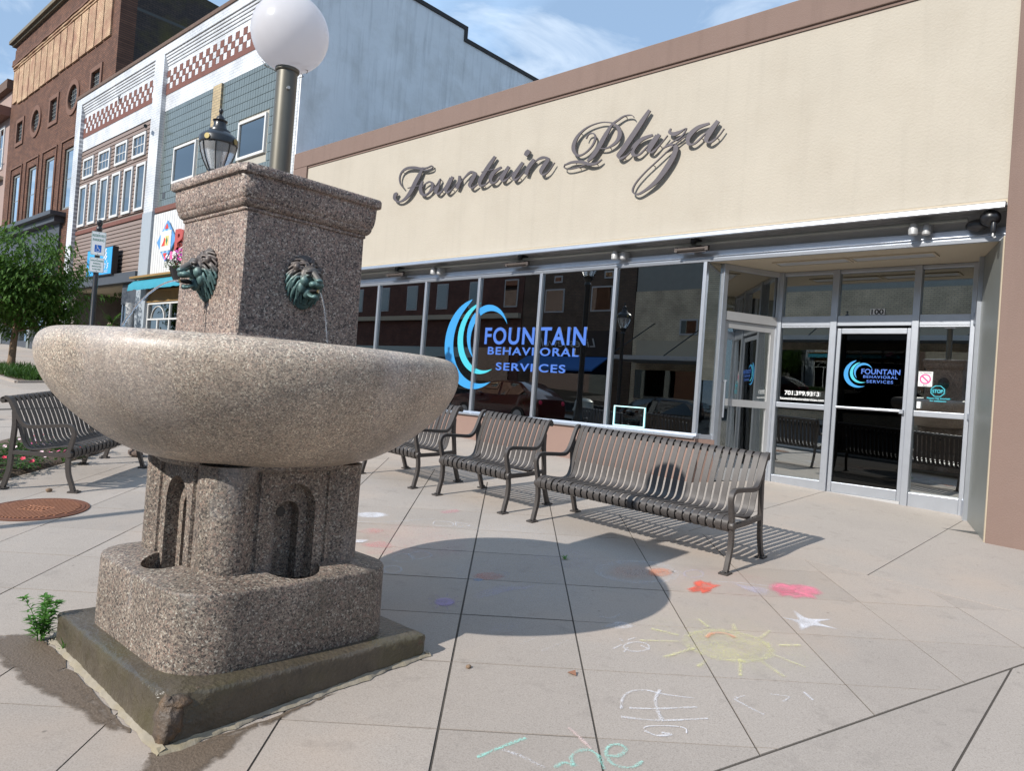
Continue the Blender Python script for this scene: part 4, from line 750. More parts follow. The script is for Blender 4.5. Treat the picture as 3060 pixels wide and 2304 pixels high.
co2 = fm(cut2).build('cutter', None); co = fm(cut).build('cutter', None); md = col_.modifiers.new('b', 'BOOLEAN'); md.object = co; md.solver = 'EXACT'; bpy.context.view_layer.update(); baked(col_); bpy.data.objects.remove(co); md = col_.modifiers.new('b', 'BOOLEAN'); md.object = co2; md.solver = 'EXACT'; bpy.context.view_layer.update(); baked(col_); bpy.data.objects.remove(co2)
col_.data.shade_smooth(); col_.data.set_sharp_from_angle(angle=rad(30))
for i in range(4):
    a = rad(90*i); k = MB().tube([(.20, 0, 1.000), (.266, 0, 1.000)], .024, 12); k.v = [(v[0]*math.cos(a)-v[1]*math.sin(a), v[0]*math.sin(a)+v[1]*math.cos(a), v[2]) for v in k.v]
    fm(k).build('spout_hole', MT['black'], FT)
fm(MB().lathe([(.45, 1.215), (.47, 1.23), (.475, 1.245)], n=48)).build('neck_joint', MT['granite'], FT, 40)
# the bowl
prof = spline([(.30, 1.232), (.44, 1.236), (.56, 1.262), (.674, 1.318), (.775, 1.388), (.862, 1.464), (.926, 1.540), (.966, 1.612), (.984, 1.675), (.985, 1.722), (.972, 1.760), (.945, 1.785), (.912, 1.796), (.875, 1.790), (.85, 1.765), (.82, 1.70), (.72, 1.60), (.5, 1.54), (.3, 1.53)], 4)
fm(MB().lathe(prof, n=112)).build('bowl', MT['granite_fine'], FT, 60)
WB = glassmat('bowl_water', (.5, .55, .5), refl=1.2, ior=1.33, base=.03, wave=.6)
fm(MB().lathe([(.001, 1.742), (.842, 1.742)], n=64, cap=False)).build('bowl_water', WB, FT)
# pedestal shaft and cornice
def sq(h, ch=.008): return [(h, -h+ch), (h, h-ch), (h-ch, h), (-h+ch, h), (-h, h-ch), (-h, -h+ch), (-h+ch, -h), (h-ch, -h)]
fm(loft([(sq(.337), 1.53), (sq(.337), 1.815), (sq(.330), 1.830)])).build('pedestal_foot', MT['granite_shaft'], FT)
fm(loft([(sq(.3235), 1.60), (sq(.3235), 1.84), (sq(.3205), 2.384)])).build('pedestal_shaft', MT['granite_shaft'], FT)
cor = [(.321, 2.382), (.3265, 2.384), (.329, 2.389), (.3285, 2.395), (.326, 2.398), (.332, 2.400), (.339, 2.406), (.345, 2.415), (.3485, 2.424), (.349, 2.429), (.347, 2.431), (.349, 2.433), (.3535, 2.444), (.357, 2.458), (.3595, 2.476), (.361, 2.498), (.362, 2.520), (.3625, 2.535), (.3655, 2.538), (.375, 2.540), (.378, 2.545), (.3785, 2.562), (.378, 2.575), (.373, 2.583), (.30, 2.586)]
def sq2(h): return dense(sq(h, .012), .035)
k0 = len(sq2(.34)); rr = []
for h_, z in cor:
    ring = sq(h_, .012); out = []
    for i in range(8):
        p, q = ring[i], ring[(i+1) % 8]; kk = 14 if i % 2 == 0 else 3
        out += [(p[0]+(q[0]-p[0])*j/kk, p[1]+(q[1]-p[1])*j/kk) for j in range(kk)]
    o2 = []
    for x, y in out:
        c_ = max(0, 1-math.hypot(x-.37, y+.37)/.10)*max(0, min(1, (z-2.47)/.05)); e_ = .0035*noise.noise((x*22, y*22, z*22))*(1 if z > 2.53 else .3)
        f_ = 1-.07*c_*(.55+.45*noise.noise((x*40, y*40, z*30)))+e_
        o2.append((x*f_, y*f_))
    rr.append((o2, z-.0))
fm(loft(rr)).build('cornice', MT['granite_shaft'], FT, 40)
chipw = plain('fresh_granite_break', (.52, .46, .42), .85, var=.4, vs=60, bump=.9, bs=70, bd=.01, mode='pos', dirt=((.12, .10, .09), 30, .12, .8))
ck = MB(); g = 8
for i in range(g):
    for j in range(g):
        u = (i/(g-1)-.5)*2; v = j/(g-1); s_ = .365-.010*v-.02*(1-abs(u))*.6; ex = .052*u
        nzv = .009*noise.noise((u*3, v*4, 7))
        ck.v.append((s_-max(0, -ex)+nzv-.006, -s_+max(0, ex)-nzv+.006, 2.588-.075*(1-v)*(1-.35*abs(u))+.004*noise.noise((u*4, v*4, 1))))
ck.f = [(i*g+j, (i+1)*g+j, (i+1)*g+j+1, i*g+j+1) for i in range(g-1) for j in range(g-1)]
fm(ck).build('chipped_corner', chipw, FT, 60)
# globe lamp
POLE = plain('bronze_pole', (.16, .15, .125), .42, .55, var=.18, vs=5, mode='pos', streak=.25)
fm(MB().lathe([(.052, 2.585), (.052, 3.215)], n=28)).build('lamp_pole', POLE, FT, 30)
fm(MB().lathe([(.056, 3.195), (.060, 3.20), (.060, 3.212), (.05, 3.218)], n=28)).build('globe_collar', POLE, FT, 30)
GLB, n, l, b = newmat('opal_globe'); b.inputs['Base Color'].default_value = (.80, .79, .81, 1); b.inputs['Roughness'].default_value = .2; tl = n.new('ShaderNodeBsdfTranslucent'); tl.inputs['Color'].default_value = (.93, .91, .92, 1); mi = n.new('ShaderNodeMixShader'); mi.inputs[0].default_value = .5; l.new(b.outputs[0], mi.inputs[1]); l.new(tl.outputs[0], mi.inputs[2]); l.new(mi.outputs[0], n['Material Output'].inputs['Surface'])
fm(MB().lathe([(.058, 3.212)]+[(.192*math.sin(rad(a)), 3.395-.192*math.cos(rad(a))) for a in range(20, 180, 5)]+[(.003, 3.587)], n=64)).build('globe', GLB, FT, 60)
m = MB(); px = fx(.05, -.016); m.tube([(px[0]-.002, px[1]-.0, 3.10), (px[0]+.012, px[1]-.004, 3.10)], .008, 10); m.build('set_screw', MT['alu_dull'], FT)
tw = MB(); rr_ = random.Random(4)
for i in range(7):
    a = rr_.uniform(0, 6.28); x, y = FC.x+.075*math.cos(a), FC.y+.075*math.sin(a); d = a+rr_.uniform(.8, 1.7)
    tw.tube([(x, y, 3.212+rr_.uniform(0, .012)), (x+.05*math.cos(d), y+.05*math.sin(d), 3.222+rr_.uniform(0, .012)), (x+.09*math.cos(d+.4), y+.09*math.sin(d+.4), 3.226+rr_.uniform(0, .02))], .0016, 4)
tw.build('nest_twigs', MT['bark'], FT)

# lion heads in patinated bronze
BR, n, l, b = newmat('patinated_bronze'); v = coords(n, 'obj'); ge = n.new('ShaderNodeNewGeometry'); sx_ = n.new('ShaderNodeSeparateXYZ'); l.new(v, sx_.inputs[0])
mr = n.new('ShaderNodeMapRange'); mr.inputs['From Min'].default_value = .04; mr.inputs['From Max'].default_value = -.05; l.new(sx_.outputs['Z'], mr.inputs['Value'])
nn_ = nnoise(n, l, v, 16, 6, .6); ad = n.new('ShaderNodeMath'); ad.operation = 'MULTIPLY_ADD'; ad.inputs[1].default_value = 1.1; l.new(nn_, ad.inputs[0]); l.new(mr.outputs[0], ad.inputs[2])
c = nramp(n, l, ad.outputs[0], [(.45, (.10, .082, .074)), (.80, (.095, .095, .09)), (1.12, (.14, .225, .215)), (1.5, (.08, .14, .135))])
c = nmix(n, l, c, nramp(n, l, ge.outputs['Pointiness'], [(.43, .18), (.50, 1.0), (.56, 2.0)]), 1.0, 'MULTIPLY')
l.new(c, b.inputs['Base Color']); b.inputs['Metallic'].default_value = .25; b.inputs['Roughness'].default_value = .5
nbump(n, l, nnoise(n, l, v, 120, 3), b, .2, .002)
def lion_mesh():
    # local frame: x across, y outwards, z up; 0.26 m tall
    m = MB()
    m.ell((0, .0, .002), (.098, .022, .112)); m.ell((0, .004, -.085), (.050, .020, .052)); m.ell((0, .004, .085), (.055, .018, .045))
    m.ell((0, .046, .018), (.056, .048, .060))                              # skull
    m.ell((0, .078, .046), (.034, .022, .022))                              # forehead
    m.tube([(0, .080, .040), (0, .112, .020), (0, .140, -.002)], [.021, .018, .0165], 10)   # bridge of the nose
    m.ell((0, .148, -.003), (.019, .011, .010)); m.ell((0, .132, -.020), (.026, .022, .018))
    for s_ in (-1, 1):
        m.ell((s_*.027, .090, .041), (.021, .013, .0085), rot=Matrix.Rotation(s_*rad(14), 3, 'Y')); m.ell((s_*.026, .090, .021), (.015, .010, .007))
        m.ell((s_*.034, .070, -.002), (.024, .022, .028)); m.ell((s_*.019, .122, -.021), (.020, .024, .016)); m.ell((s_*.040, .056, -.034), (.022, .020, .030))
        m.ell((s_*.066, .038, .060), (.017, .016, .019))
    m.ell((0, .098, -.074), (.027, .032, .011), rot=Matrix.Rotation(rad(-20), 3, 'X')); m.ell((0, .118, -.078), (.017, .014, .013)); m.ell((0, .062, -.060), (.036, .024, .030))
    for s_ in (-1, 1):                                                      # wavy locks, outer then inner row
        for row, (nl, r0x, r0z, r1x, r1z, y0, y1, rad0) in enumerate(((13, .070, .076, .104, .124, .032, .008, .0085), (11, .054, .060, .086, .100, .052, .028, .0078))):
            for i in range(nl):
                a = rad(84-168*i/(nl-1)); b_ = a-rad(20 if a > -.6 else 6); c_ = (a+b_)/2+rad(9 if i % 2 else 3)
                p0 = (s_*r0x*math.cos(a), y0, .014+r0z*math.sin(a)); p2 = (s_*r1x*math.cos(b_), y1, r1z*math.sin(b_)); rm_x, rm_z = (r0x+r1x)/2, (r0z+r1z)/2
                p1 = (s_*rm_x*math.cos(c_), (y0+y1)/2+.008, .008+rm_z*math.sin(c_)); p3 = (p2[0]-s_*.004, y1-.002, p2[2]-.010)
                pts = spline([p0, p1, p2, p3], 5); m.tube(pts, [rad0*(1-.45*q/len(pts)) for q in range(len(pts))], 7)
    o = m.build('tmp', None); md = o.modifiers.new('r', 'REMESH'); md.mode = 'VOXEL'; md.voxel_size = .0024
    sm = o.modifiers.new('s', 'SMOOTH'); sm.iterations = 4; sm.factor = .5
    bpy.context.view_layer.update(); baked(o); me = o.data; bpy.data.objects.remove(o)
    for v in me.vertices: v.co.x *= .94; v.co.y *= .93; v.co.z *= .98
    me.shade_smooth(); me.name = 'lion_head'; return me
LM = lion_mesh(); LM.materials.append(BR)
MOUTH = plain('dark_mouth', (.01, .01, .01), .9)
for i, (px, py, q) in enumerate(((0, -.3215, 180), (.3215, -.008, -90), (0, .3215, 0), (-.3215, 0, 90))):
    o = bpy.data.objects.new('lion_head', LM); COL.objects.link(o); o.parent = FT
    wx, wy = fx(px, py); o.location = Vector((wx, wy, 2.108))-wloc(FT); o.rotation_euler = (0, 0, rad(q)+FR)
    mm = MB().ell((0, .104, -.050), (.023, .030, .011)); me = mm.mesh(smooth=True); me.materials.append(MOUTH); c_ = link('mouth', me, None, o)
    for s_ in (-1, 1):
        me = MB().ell((s_*.026, .0985, .026), (.0085, .0045, .0042), 10, 7).mesh(smooth=True); me.materials.append(MT['black']); link('eye', me, None, o)
    nzl = MB().tube([(0, .112, -.050), (0, .136, -.051)], .007, 8); me = nzl.mesh(smooth=True); me.materials.append(plain('brass', (.55, .42, .2), .35, .8)); link('nozzle', me, None, o)
# water streams
WJ, n, l, b = newmat('falling_water'); b.inputs['Base Color'].default_value = (.95, .97, 1, 1); b.inputs['Roughness'].default_value = .06; b.inputs['IOR'].default_value = 1.33; b.inputs['Transmission Weight'].default_value = .95
def jet(p, d, reach, drop, seed, r0):
    m = MB(); pts = []; rs = []; N = 46
    for i in range(N+1):
        t = i/N; x = reach*t; z = -drop*(.12*t+.88*t*t); wob = .0035*t
        pts.append((p[0]+d[0]*x+wob*noise.noise((t*14, seed, 0)), p[1]+d[1]*x+wob*noise.noise((t*14, seed, 3)), p[2]+z))
        rs.append(max(.0022, r0*(.85+.75*t*noise.noise((t*24, seed, 8)))))
    m.tube(pts, rs, 7)
    rr = random.Random(seed)
    for i in range(60):
        t = .35+.65*rr.random(); x = reach*t; z = -drop*(.12*t+.88*t*t); s_ = .012*t
        m.ell((p[0]+d[0]*x+rr.uniform(-s_, s_), p[1]+d[1]*x+rr.uniform(-s_, s_), p[2]+z+rr.uniform(-s_, s_)), (rr.uniform(.001, .0028),)*3, 6, 4)
    return m.build('water_stream', WJ, FT, 60)
a = fx(0, -.3215-.138); jet((a[0], a[1], 2.056), (0, -1), .27, .325, 1, .0048)
a = fx(.3215+.138, -.008); jet((a[0], a[1], 2.056), (1, 0), .12, .325, 2, .0042)
# dark wet crack below the left lion
m = MB(); pts = [(fx(-.008+.006*noise.noise((i*.5, 1, 1)), -.3225-.0035*(1-i/20))[0], fx(0, -.3225-.003*(1-i/20)+.0008)[1], 1.985-.135*i/20) for i in range(21)]; m.tube(pts, .0016, 5); m.build('drip_line', MT['black'], FT)
# ------------------------------------------------------------------ benches
SLAT = spline([(.03, .315), (-.015, .310), (-.042, .335), (-.046, .372), (-.028, .402), (.02, .416), (.10, .408), (.20, .388), (.30, .372), (.36, .372), (.405, .392), (.432, .44), (.458, .53), (.50, .655), (.545, .765), (.566, .812), (.588, .838), (.615, .842), (.636, .824), (.635, .798)], 2)
slat_me = {}
def slat_mesh():
    if 'm' not in slat_me:
        me = MB().sweep(SLAT, .007, -.0225, .0225).mesh(smooth=50); me.materials.append(MT['bench']); me.name = 'slat'; slat_me['m'] = me
    return slat_me['m']
def end_frame_mesh():
    m = MB(); w = .017
    front = spline([(-.048, .012), (-.030, .075), (-.004, .16), (.004, .25), (-.004, .33), (-.012, .40), (-.034, .48), (-.048, .545), (-.036, .590), (.0, .612), (.05, .612), (.20, .598), (.33, .585), (.385, .592), (.43, .625), (.47, .69), (.51, .775), (.545, .83), (.58, .842)], 3)
    m.sweep(front, [.036 if i < 18 else .032 for i in range(len(front))], -w, w)
    rear = spline([(.595, .012), (.565, .10), (.535, .20), (.520, .33), (.505, .46), (.490, .60), (.492, .72)], 3)
    m.sweep(rear, .038, -w*.94, w*.94)
    m.sweep([(.0, .345), (.25, .338), (.522, .345)], .036, -w*.9, w*.9)
    for y, a in ((-.055, -1), (.60, 1)):
        m.box(-.035, .035, y-.045, y+.045, 0, .014); m.lathe([(.012, .014), (.012, .024), (.006, .028)], (0, y+.028*a, 0), 10)
    k = MB().lathe([(.030, -.024), (.034, -.018), (.034, .018), (.030, .024)], n=16); m.add([(v[2], v[0]-.006, v[1]+.352) for v in k.v], k.f)
    return m
ef_me = end_frame_mesh().mesh(smooth=40); ef_me.materials.append(MT['bench']); ef_me.name = 'end_frame'
def bench(label, group, L, nsl, x, y, yaw):
    o = thing('park_bench', label, 'bench', group=group)
    for xx in (0, L):
        link('end_frame', ef_me, None, o).location = (xx, 0, 0)
    for nm, (yy, zz), r in (('top_rail', (.605, .808), .021), ('front_rail', (-.006, .352), .028), ('seat_rail', (.36, .352), .014)):
        MB().tube([(.0, yy, zz), (L, yy, zz)], r, 14).build(nm, MT['bench'], o, 30)
    p = (L-.052)/(nsl-1) if nsl > 1 else 0
    for i in range(nsl): link('slat', slat_mesh(), None, o).location = (.026+p*i+(.012 if i == 0 else -.012 if i == nsl-1 else 0), 0, 0)
    return seat(o, x, y, yaw)
GB = 'slatted metal benches round the fountain'
bench('long dark brown slatted bench in front of the glass entry', GB, 1.85, 29, -4.25, 5.135, rad(1.3))
bench('short slatted bench between the long bench and the bench behind the bowl', GB, .915, 14, -5.53, 5.13, rad(.3))
bench('short slatted bench half hidden behind the right side of the bowl', GB, .915, 14, -6.83, 5.13, 0)
by = rad(180-47.2)
bench('black slatted bench by the flower bed at the left edge', GB, 1.27, 19, -7.445, 2.285, by)
bench('black slatted bench hidden behind the bowl left of the column', GB, .915, 14, -8.58, 3.50, by-rad(4))

# ------------------------------------------------------------------ manhole, plants, litter
mh = thing('manhole_cover', 'rusty round manhole cover with ribbed top near the left bench', 'manhole cover', (-6.92, 1.90, gz(-6.92, 1.90)))
me = MB().lathe([(.385, -.01), (.385, .004), (.37, .006), (.362, .002), (.358, .002), (.352, .007), (.335, .007), (.33, .004), (.001, .004)], n=56).mesh(smooth=30)
link('cover_plate', me, MT['rust'], mh)
m = MB()
for i in range(-10, 11):
    x = i*.031; hl = math.sqrt(max(0, .315**2-x*x))
    for s0, s1 in ((-hl, -.075), (.075, hl)) if abs(x) < .11 else ((-hl, hl),):
        if s1-s0 > .02: m.box(x-.008, x+.008, s0, s1, .003, .0105)
link('ribs', m.mesh(), MT['rust_rib'], mh)
m = MB()
for b in ((-.12, .12, -.07, -.06), (-.12, .12, .06, .07), (-.12, -.11, -.06, .06), (.11, .12, -.06, .06)): m.box(*b, .003, .010)
for i in range(5):
    for j in range(2): m.box(-.09+.038*i, -.066+.038*i, -.042+.052*j, -.008+.052*j, .003, .011)
link('nameplate', m.mesh(), MT['rust_rib'], mh)
seat(mh, -6.92, 1.90, rad(35)); mh.location.z += .004

def leaf_quad(m, base, tip, wid, fold=.25, bend=.15):
    b, t = Vector(base), Vector(tip); d = t-b; L = d.length
    if L < 1e-5: return
    s_ = d.cross(Vector((0, 0, 1)));
    if s_.length < 1e-5: s_ = Vector((1, 0, 0))
    s_.normalize(); up_ = s_.cross(d).normalized(); mid = b+d*.45
    k = len(m.v); m.v += [tuple(b), tuple(mid+s_*wid/2+up_*wid*fold), tuple(t-up_*L*bend), tuple(mid-s_*wid/2+up_*wid*fold), tuple(mid+up_*L*.03)]
    m.f += [(k, k+1, k+4), (k+1, k+2, k+4), (k+2, k+3, k+4), (k+3, k, k+4)]

def flower(m, c, r, nrm, rr):
    nrm = nrm.normalized(); a = nrm.orthogonal().normalized(); b = nrm.cross(a); c = Vector(c); k = len(m.v); m.v.append(tuple(c))
    for i in range(10):
        q = 2*math.pi*i/10; rad_ = r*(1 if i % 2 == 0 else .72); m.v.append(tuple(c+(a*math.cos(q)+b*math.sin(q))*rad_+nrm*r*.3))
    m.f += [(k, k+1+i, k+1+(i+1) % 10) for i in range(10)]

wd = thing('weed', 'leafy green weed growing at the left corner of the wet plinth', 'plant', (-4.135, 1.20, gz(-4.135, 1.2)))
rr = random.Random(5); st = MB(); lf = MB()
for i in range(9):
    a = rr.uniform(0, 6.28); ln = rr.uniform(.12, .25); tilt = rr.uniform(.08, .45)
    p0 = Vector((-4.135+.015*math.cos(a), 1.20+.015*math.sin(a), gz(-4.135, 1.2))); pts = [p0+Vector((math.cos(a)*tilt*ln*t*t, math.sin(a)*tilt*ln*t*t, ln*t*(1-.18*tilt*t))) for t in [j/6 for j in range(7)]]
    st.tube(pts, [.0032*(1-.7*j/6) for j in range(7)], 5)
    for j in range(44):
        t = .12+.85*j/26; q = int(t*6); p = pts[min(q, 6)].lerp(pts[min(q+1, 6)], t*6-q); b = a+j*2.4+rr.uniform(-.4, .4); L = rr.uniform(.045, .075)*(1.1-.45*t)
        leaf_quad(lf, p, p+Vector((math.cos(b)*L, math.sin(b)*L, L*rr.uniform(.1, .7))), .015)
st.build('stem', MT['weed'], wd); lf.build('foliage', MT['weed'], wd)
for i, (x, y, lb) in enumerate(((-3.35, 4.42, 'tiny green sprout in the dark joint behind the fountain shadow'), (-3.93, 1.245, 'small grass tuft in the mortar along the wet plinth'))):
    sp_ = MB()
    for j in range(12):
        a = rr.uniform(0, 6.28); leaf_quad(sp_, (x, y, gz(x, y)), (x+.035*math.cos(a), y+.035*math.sin(a), gz(x, y)+rr.uniform(.01, .05)*(1+i)), .008)
    tag(sp_.build('sprout', MT['weed']), lb, 'plant')

bedp = [(-7.35, .95), (-8.28, 1.98), (-9.30, 3.12), (-9.75, 3.5), (-10.9, 2.75), (-8.7, .35)]
bed = MB(); cxb = sum(p[0] for p in bedp)/6; cyb = sum(p[1] for p in bedp)/6
ring = dense(bedp, .2); k = len(ring); bed.v = [(x, y, gz(x, y)+.002) for x, y in ring]+[(cxb+(x-cxb)*s_, cyb+(y-cyb)*s_, gz(cxb+(x-cxb)*s_, cyb+(y-cyb)*s_)+h_+.02*noise.noise((x*3, y*3, s_*5))) for s_, h_ in ((.93, .03), (.6, .06)) for x, y in ring]+[(cxb, cyb, gz(cxb, cyb)+.07)]
bed.f = [(r_*k+i, r_*k+(i+1) % k, (r_+1)*k+(i+1) % k, (r_+1)*k+i) for r_ in range(2) for i in range(k)]+[(2*k+i, 2*k+(i+1) % k, 3*k) for i in range(k)]
tag(bed.build('flower_bed', MT['soil'], None, 60), kind='structure')
rb = random.Random(11)
def bedding(label, x, y, n, h, petal, group):
    o = thing('bedding_plant', label, 'plant', (x, y, gz(x, y)+.03), group); m = MB(); f = MB(); z0 = gz(x, y)+.03
    for i in range(n):
        a = rb.uniform(0, 6.28); r0 = rb.uniform(0, .10); r1 = r0+rb.uniform(.05, .11); zz = rb.uniform(.02, h); p = Vector((x+r0*math.cos(a), y+r0*math.sin(a), z0+zz))
        leaf_quad(m, p, (x+r1*math.cos(a+rb.uniform(-.5, .5)), y+r1*math.sin(a+rb.uniform(-.5, .5)), z0+zz+rb.uniform(-.03, .05)), rb.uniform(.022, .038))
    for i in range(5 if petal else 0):
        a = rb.uniform(0, 6.28); r0 = rb.uniform(.02, .15); flower(f, (x+r0*math.cos(a), y+r0*math.sin(a), z0+h+rb.uniform(-.02, .03)), rb.uniform(.018, .028), Vector((rb.uniform(-.5, .9), rb.uniform(-.8, .2), 1)), rb)
    m.build('foliage', MT['leaf_dark'], o)
    if petal: f.build('blossoms', MT[petal], o)
    return o
GPB = 'bedding plants in the bed behind the left bench'
spots = []
for i in range(9):
    for j in range(4):
        t = (i+.5)/9; x = -7.62-1.75*t-j*.26*.76; y = 1.15+2.0*t-j*.26*.66
        spots.append((x+rb.uniform(-.07, .07), y+rb.uniform(-.07, .07)))
pl_lab = {'petal_pink': 'low leafy bedding plant with bright pink blossoms behind the left bench', 'petal_pale': 'low leafy bedding plant with pale pink blossoms behind the left bench', 'petal_red': 'low leafy bedding plant with red blossoms behind the left bench', None: 'low green bedding plant without blossoms behind the left bench'}
for i, (x, y) in enumerate(spots):
    pt = ('petal_pink', None, 'petal_pale', None, 'petal_red', 'petal_pale')[i % 6]; bedding(pl_lab[pt], x, y, 55, rb.uniform(.09, .17), pt, GPB+' ('+(pt or 'green')[6:]+')' if pt else GPB+' (green)')

def pebble(name, label, cat, x, y, r, mat, seed, sc=(1, 1, .7)):
    m = MB().ell((x, y, gz(x, y)+r*sc[2]*.75), (r*sc[0], r*sc[1], r*sc[2]), 10, 7)
    m.v = [(v[0]+r*.35*noise.noise((v[0]*40, v[1]*40, seed)), v[1]+r*.35*noise.noise((v[1]*40, v[2]*40, seed)), v[2]+r*.2*noise.noise((v[2]*40, v[0]*40, seed))) for v in m.v]
    return tag(m.build(name, mat, None, 60), label, cat)
pebble('stone', 'small dark stone on the paving by the left bench foot', 'stone', -7.55, 2.16, .028, MT['bark'], 2)
pebble('stone', 'tiny dark pebble beside the dark joint right of the plinth', 'stone', -2.53, 2.62, .014, MT['bark'], 4)
pebble('bark_lump', 'rough dark lump of bark lying behind the left benches', 'debris', -9.0, 3.44, .11, plain('bark_lump', (.16, .12, .10), .95, var=.5, vs=40, bump=1, bs=60, bd=.02), 6, (1.3, .6, .45))
m = MB(); lx, ly = -2.147, 2.96; m.add([(lx-.03, ly, gz(lx, ly)+.004), (lx, ly-.016, gz(lx, ly)+.012), (lx+.03, ly-.004, gz(lx, ly)+.005), (lx+.004, ly+.02, gz(lx, ly)+.022)], [(0, 1, 3), (1, 2, 3), (0, 2, 1), (0, 3, 2)])
tag(m.build('dead_leaf', plain('dead_leaf', (.27, .13, .08), .8)), 'small curled brown leaf on the joint right of the fountain', 'leaf')

# damp silt washed out round the plinth
def silt(label, poly, seed):
    ring = []
    for i in range(len(poly)):
        p, q = poly[i], poly[(i+1) % len(poly)]
        for j in range(8):
            x = p[0]+(q[0]-p[0])*j/8; y = p[1]+(q[1]-p[1])*j/8; ring.append((x+.022*noise.noise((x*9, y*9, seed))+.012*noise.noise((x*30, y*30, seed)), y+.022*noise.noise((x*9, y*9, seed+5))+.012*noise.noise((x*30, y*30, seed+2))))
    m = MB(); m.v = [(x, y, gz(x, y)+.0035) for x, y in ring]; m.f = [tuple(range(len(ring)))]; me = m.mesh(); bm = bmesh.new(); bm.from_mesh(me)
    bmesh.ops.triangulate(bm, faces=bm.faces); bmesh.ops.subdivide_edges(bm, edges=[e for e in bm.edges if e.calc_length() > .05], cuts=3, use_grid_fill=True); bmesh.ops.triangulate(bm, faces=bm.faces); bm.to_mesh(me)
    edge = [v.is_boundary for v in bm.verts]; bm.free()
    P = [v.co.copy() for v in me.vertices]; B = [q for q, e in zip(P, edge) if e]; sv = []
    for q in P:
        d = min((q-b_).length for b_ in B); inside = max(0, .645-max(abs(q.x-FC.x), abs(q.y-FC.y))); near_pl = max(abs(q.x-FC.x), abs(q.y-FC.y)) < .70
        sv.append(1.0 if near_pl else min(1, d/.05))
    a_ = me.attributes.new('soft', 'FLOAT', 'POINT'); a_.data.foreach_set('value', sv)
    return tag(link('damp_silt', me, MT['silt']), label, 'dirt', kind='stuff')
MT['silt'], n, l, b = newmat('damp_silt'); v = coords(n, 'pos'); out = n['Material Output']
l.new(nmix(n, l, (.085, .06, .042), (.20, .155, .115), nnoise(n, l, v, 60, 5, .7)), b.inputs['Base Color']); b.inputs['Roughness'].default_value = .6; nbump(n, l, nnoise(n, l, v, 90, 4), b, .8, .006)
tr = n.new('ShaderNodeBsdfTransparent'); mi = n.new('ShaderNodeMixShader'); at = n.new('ShaderNodeAttribute'); at.attribute_name = 'soft'; sm_ = n.new('ShaderNodeMath'); sm_.operation = 'MULTIPLY_ADD'; sm_.inputs[1].default_value = .55; l.new(at.outputs['Fac'], sm_.inputs[0]); l.new(nnoise(n, l, v, 22, 8, .75), sm_.inputs[2]); l.new(nramp(n, l, sm_.outputs[0], [(.56, 0.0), (.95, 1.0)]), mi.inputs[0]); l.new(tr.outputs[0], mi.inputs[1]); l.new(b.outputs[0], mi.inputs[2]); l.new(mi.outputs[0], out.inputs['Surface'])
a = [fx(*p) for p in ((-.82, -.69), (-.60, -.685), (-.2, -.69), (.25, -.685), (.44, -.685), (.35, -.76), (.12, -.80), (-.12, -.84), (-.22, -.88), (-.48, -.90), (-.70, -.93), (-.90, -.84))]
silt('damp brown silt along the sunlit front of the plinth', a, 1)
a = [fx(*p) for p in ((.62, -.69), (.685, -.60), (.69, -.2), (.69, .1), (.725, -.12), (.735, -.33), (.80, -.42), (.86, -.55), (.90, -.72), (.80, -.80), (.70, -.76))]
silt('damp brown silt along the shaded side of the plinth', a, 2)

# ------------------------------------------------------------------ chalk drawings on the pavement
CH = {'white': (.86, .86, .90), 'yellow': (.88, .84, .42), 'orange': (.85, .36, .22), 'red': (.95, .16, .10), 'pink': (.95, .27, .38), 'pinkred': (.85, .36, .36), 'lavender': (.70, .66, .85), 'purple': (.50, .40, .62), 'teal': (.42, .85, .74), 'palepink': (.80, .62, .58), 'blue': (.30, .50, .80), 'slate': (.35, .36, .38)}
cmc = {}
def cmat(c, d):
    d = round(d, 2)
    if (c, d) not in cmc: cmc[(c, d)] = chalkmat('chalk_'+c, CH[c], d)
    return cmc[(c, d)]
CHALK += [('faint pink and white chalk dust smeared round the ringed circle', [('pinkred', 'f', 0, .16, [(-2.75, 4.75), (-2.35, 4.55), (-1.95, 4.85), (-1.75, 5.15), (-2.1, 5.3), (-2.6, 5.15)]), ('white', 'f', 0, .14, [(-3.1, 4.35), (-2.7, 4.3), (-2.5, 4.7), (-2.8, 5.0), (-3.2, 4.8)])]),
 ('faint white chalk haze scuffed over the fountain shadow', [('white', 'f', 0, .13, [(-3.75, 3.5), (-3.2, 3.4), (-2.8, 3.7), (-3.1, 4.2), (-3.7, 4.1)]), ('lavender', 'f', 0, .16, [(-3.6, 4.2), (-3.2, 4.25), (-3.0, 4.6), (-3.5, 4.7)])]),
 ('faint yellow and white chalk dust scuffed round the sun', [('yellow', 'f', 0, .14, [(-2.3, 3.8), (-1.9, 3.5), (-1.4, 3.8), (-1.4, 4.2), (-1.9, 4.4), (-2.3, 4.2)])]),
 ('pale red chalk dust on the slabs behind the fountain base', [('pinkred', 'f', 0, .2, [(-4.6, 3.4), (-4.1, 3.5), (-3.9, 3.9), (-4.4, 4.3), (-4.9, 4.0)]), ('white', 'f', 0, .16, [(-4.6, 4.4), (-4.1, 4.3), (-3.7, 4.7), (-4.2, 4.95)])])]
def soft(o, vals):
    a = o.data.attributes.new('soft', 'FLOAT', 'POINT'); a.data.foreach_set('value', vals)
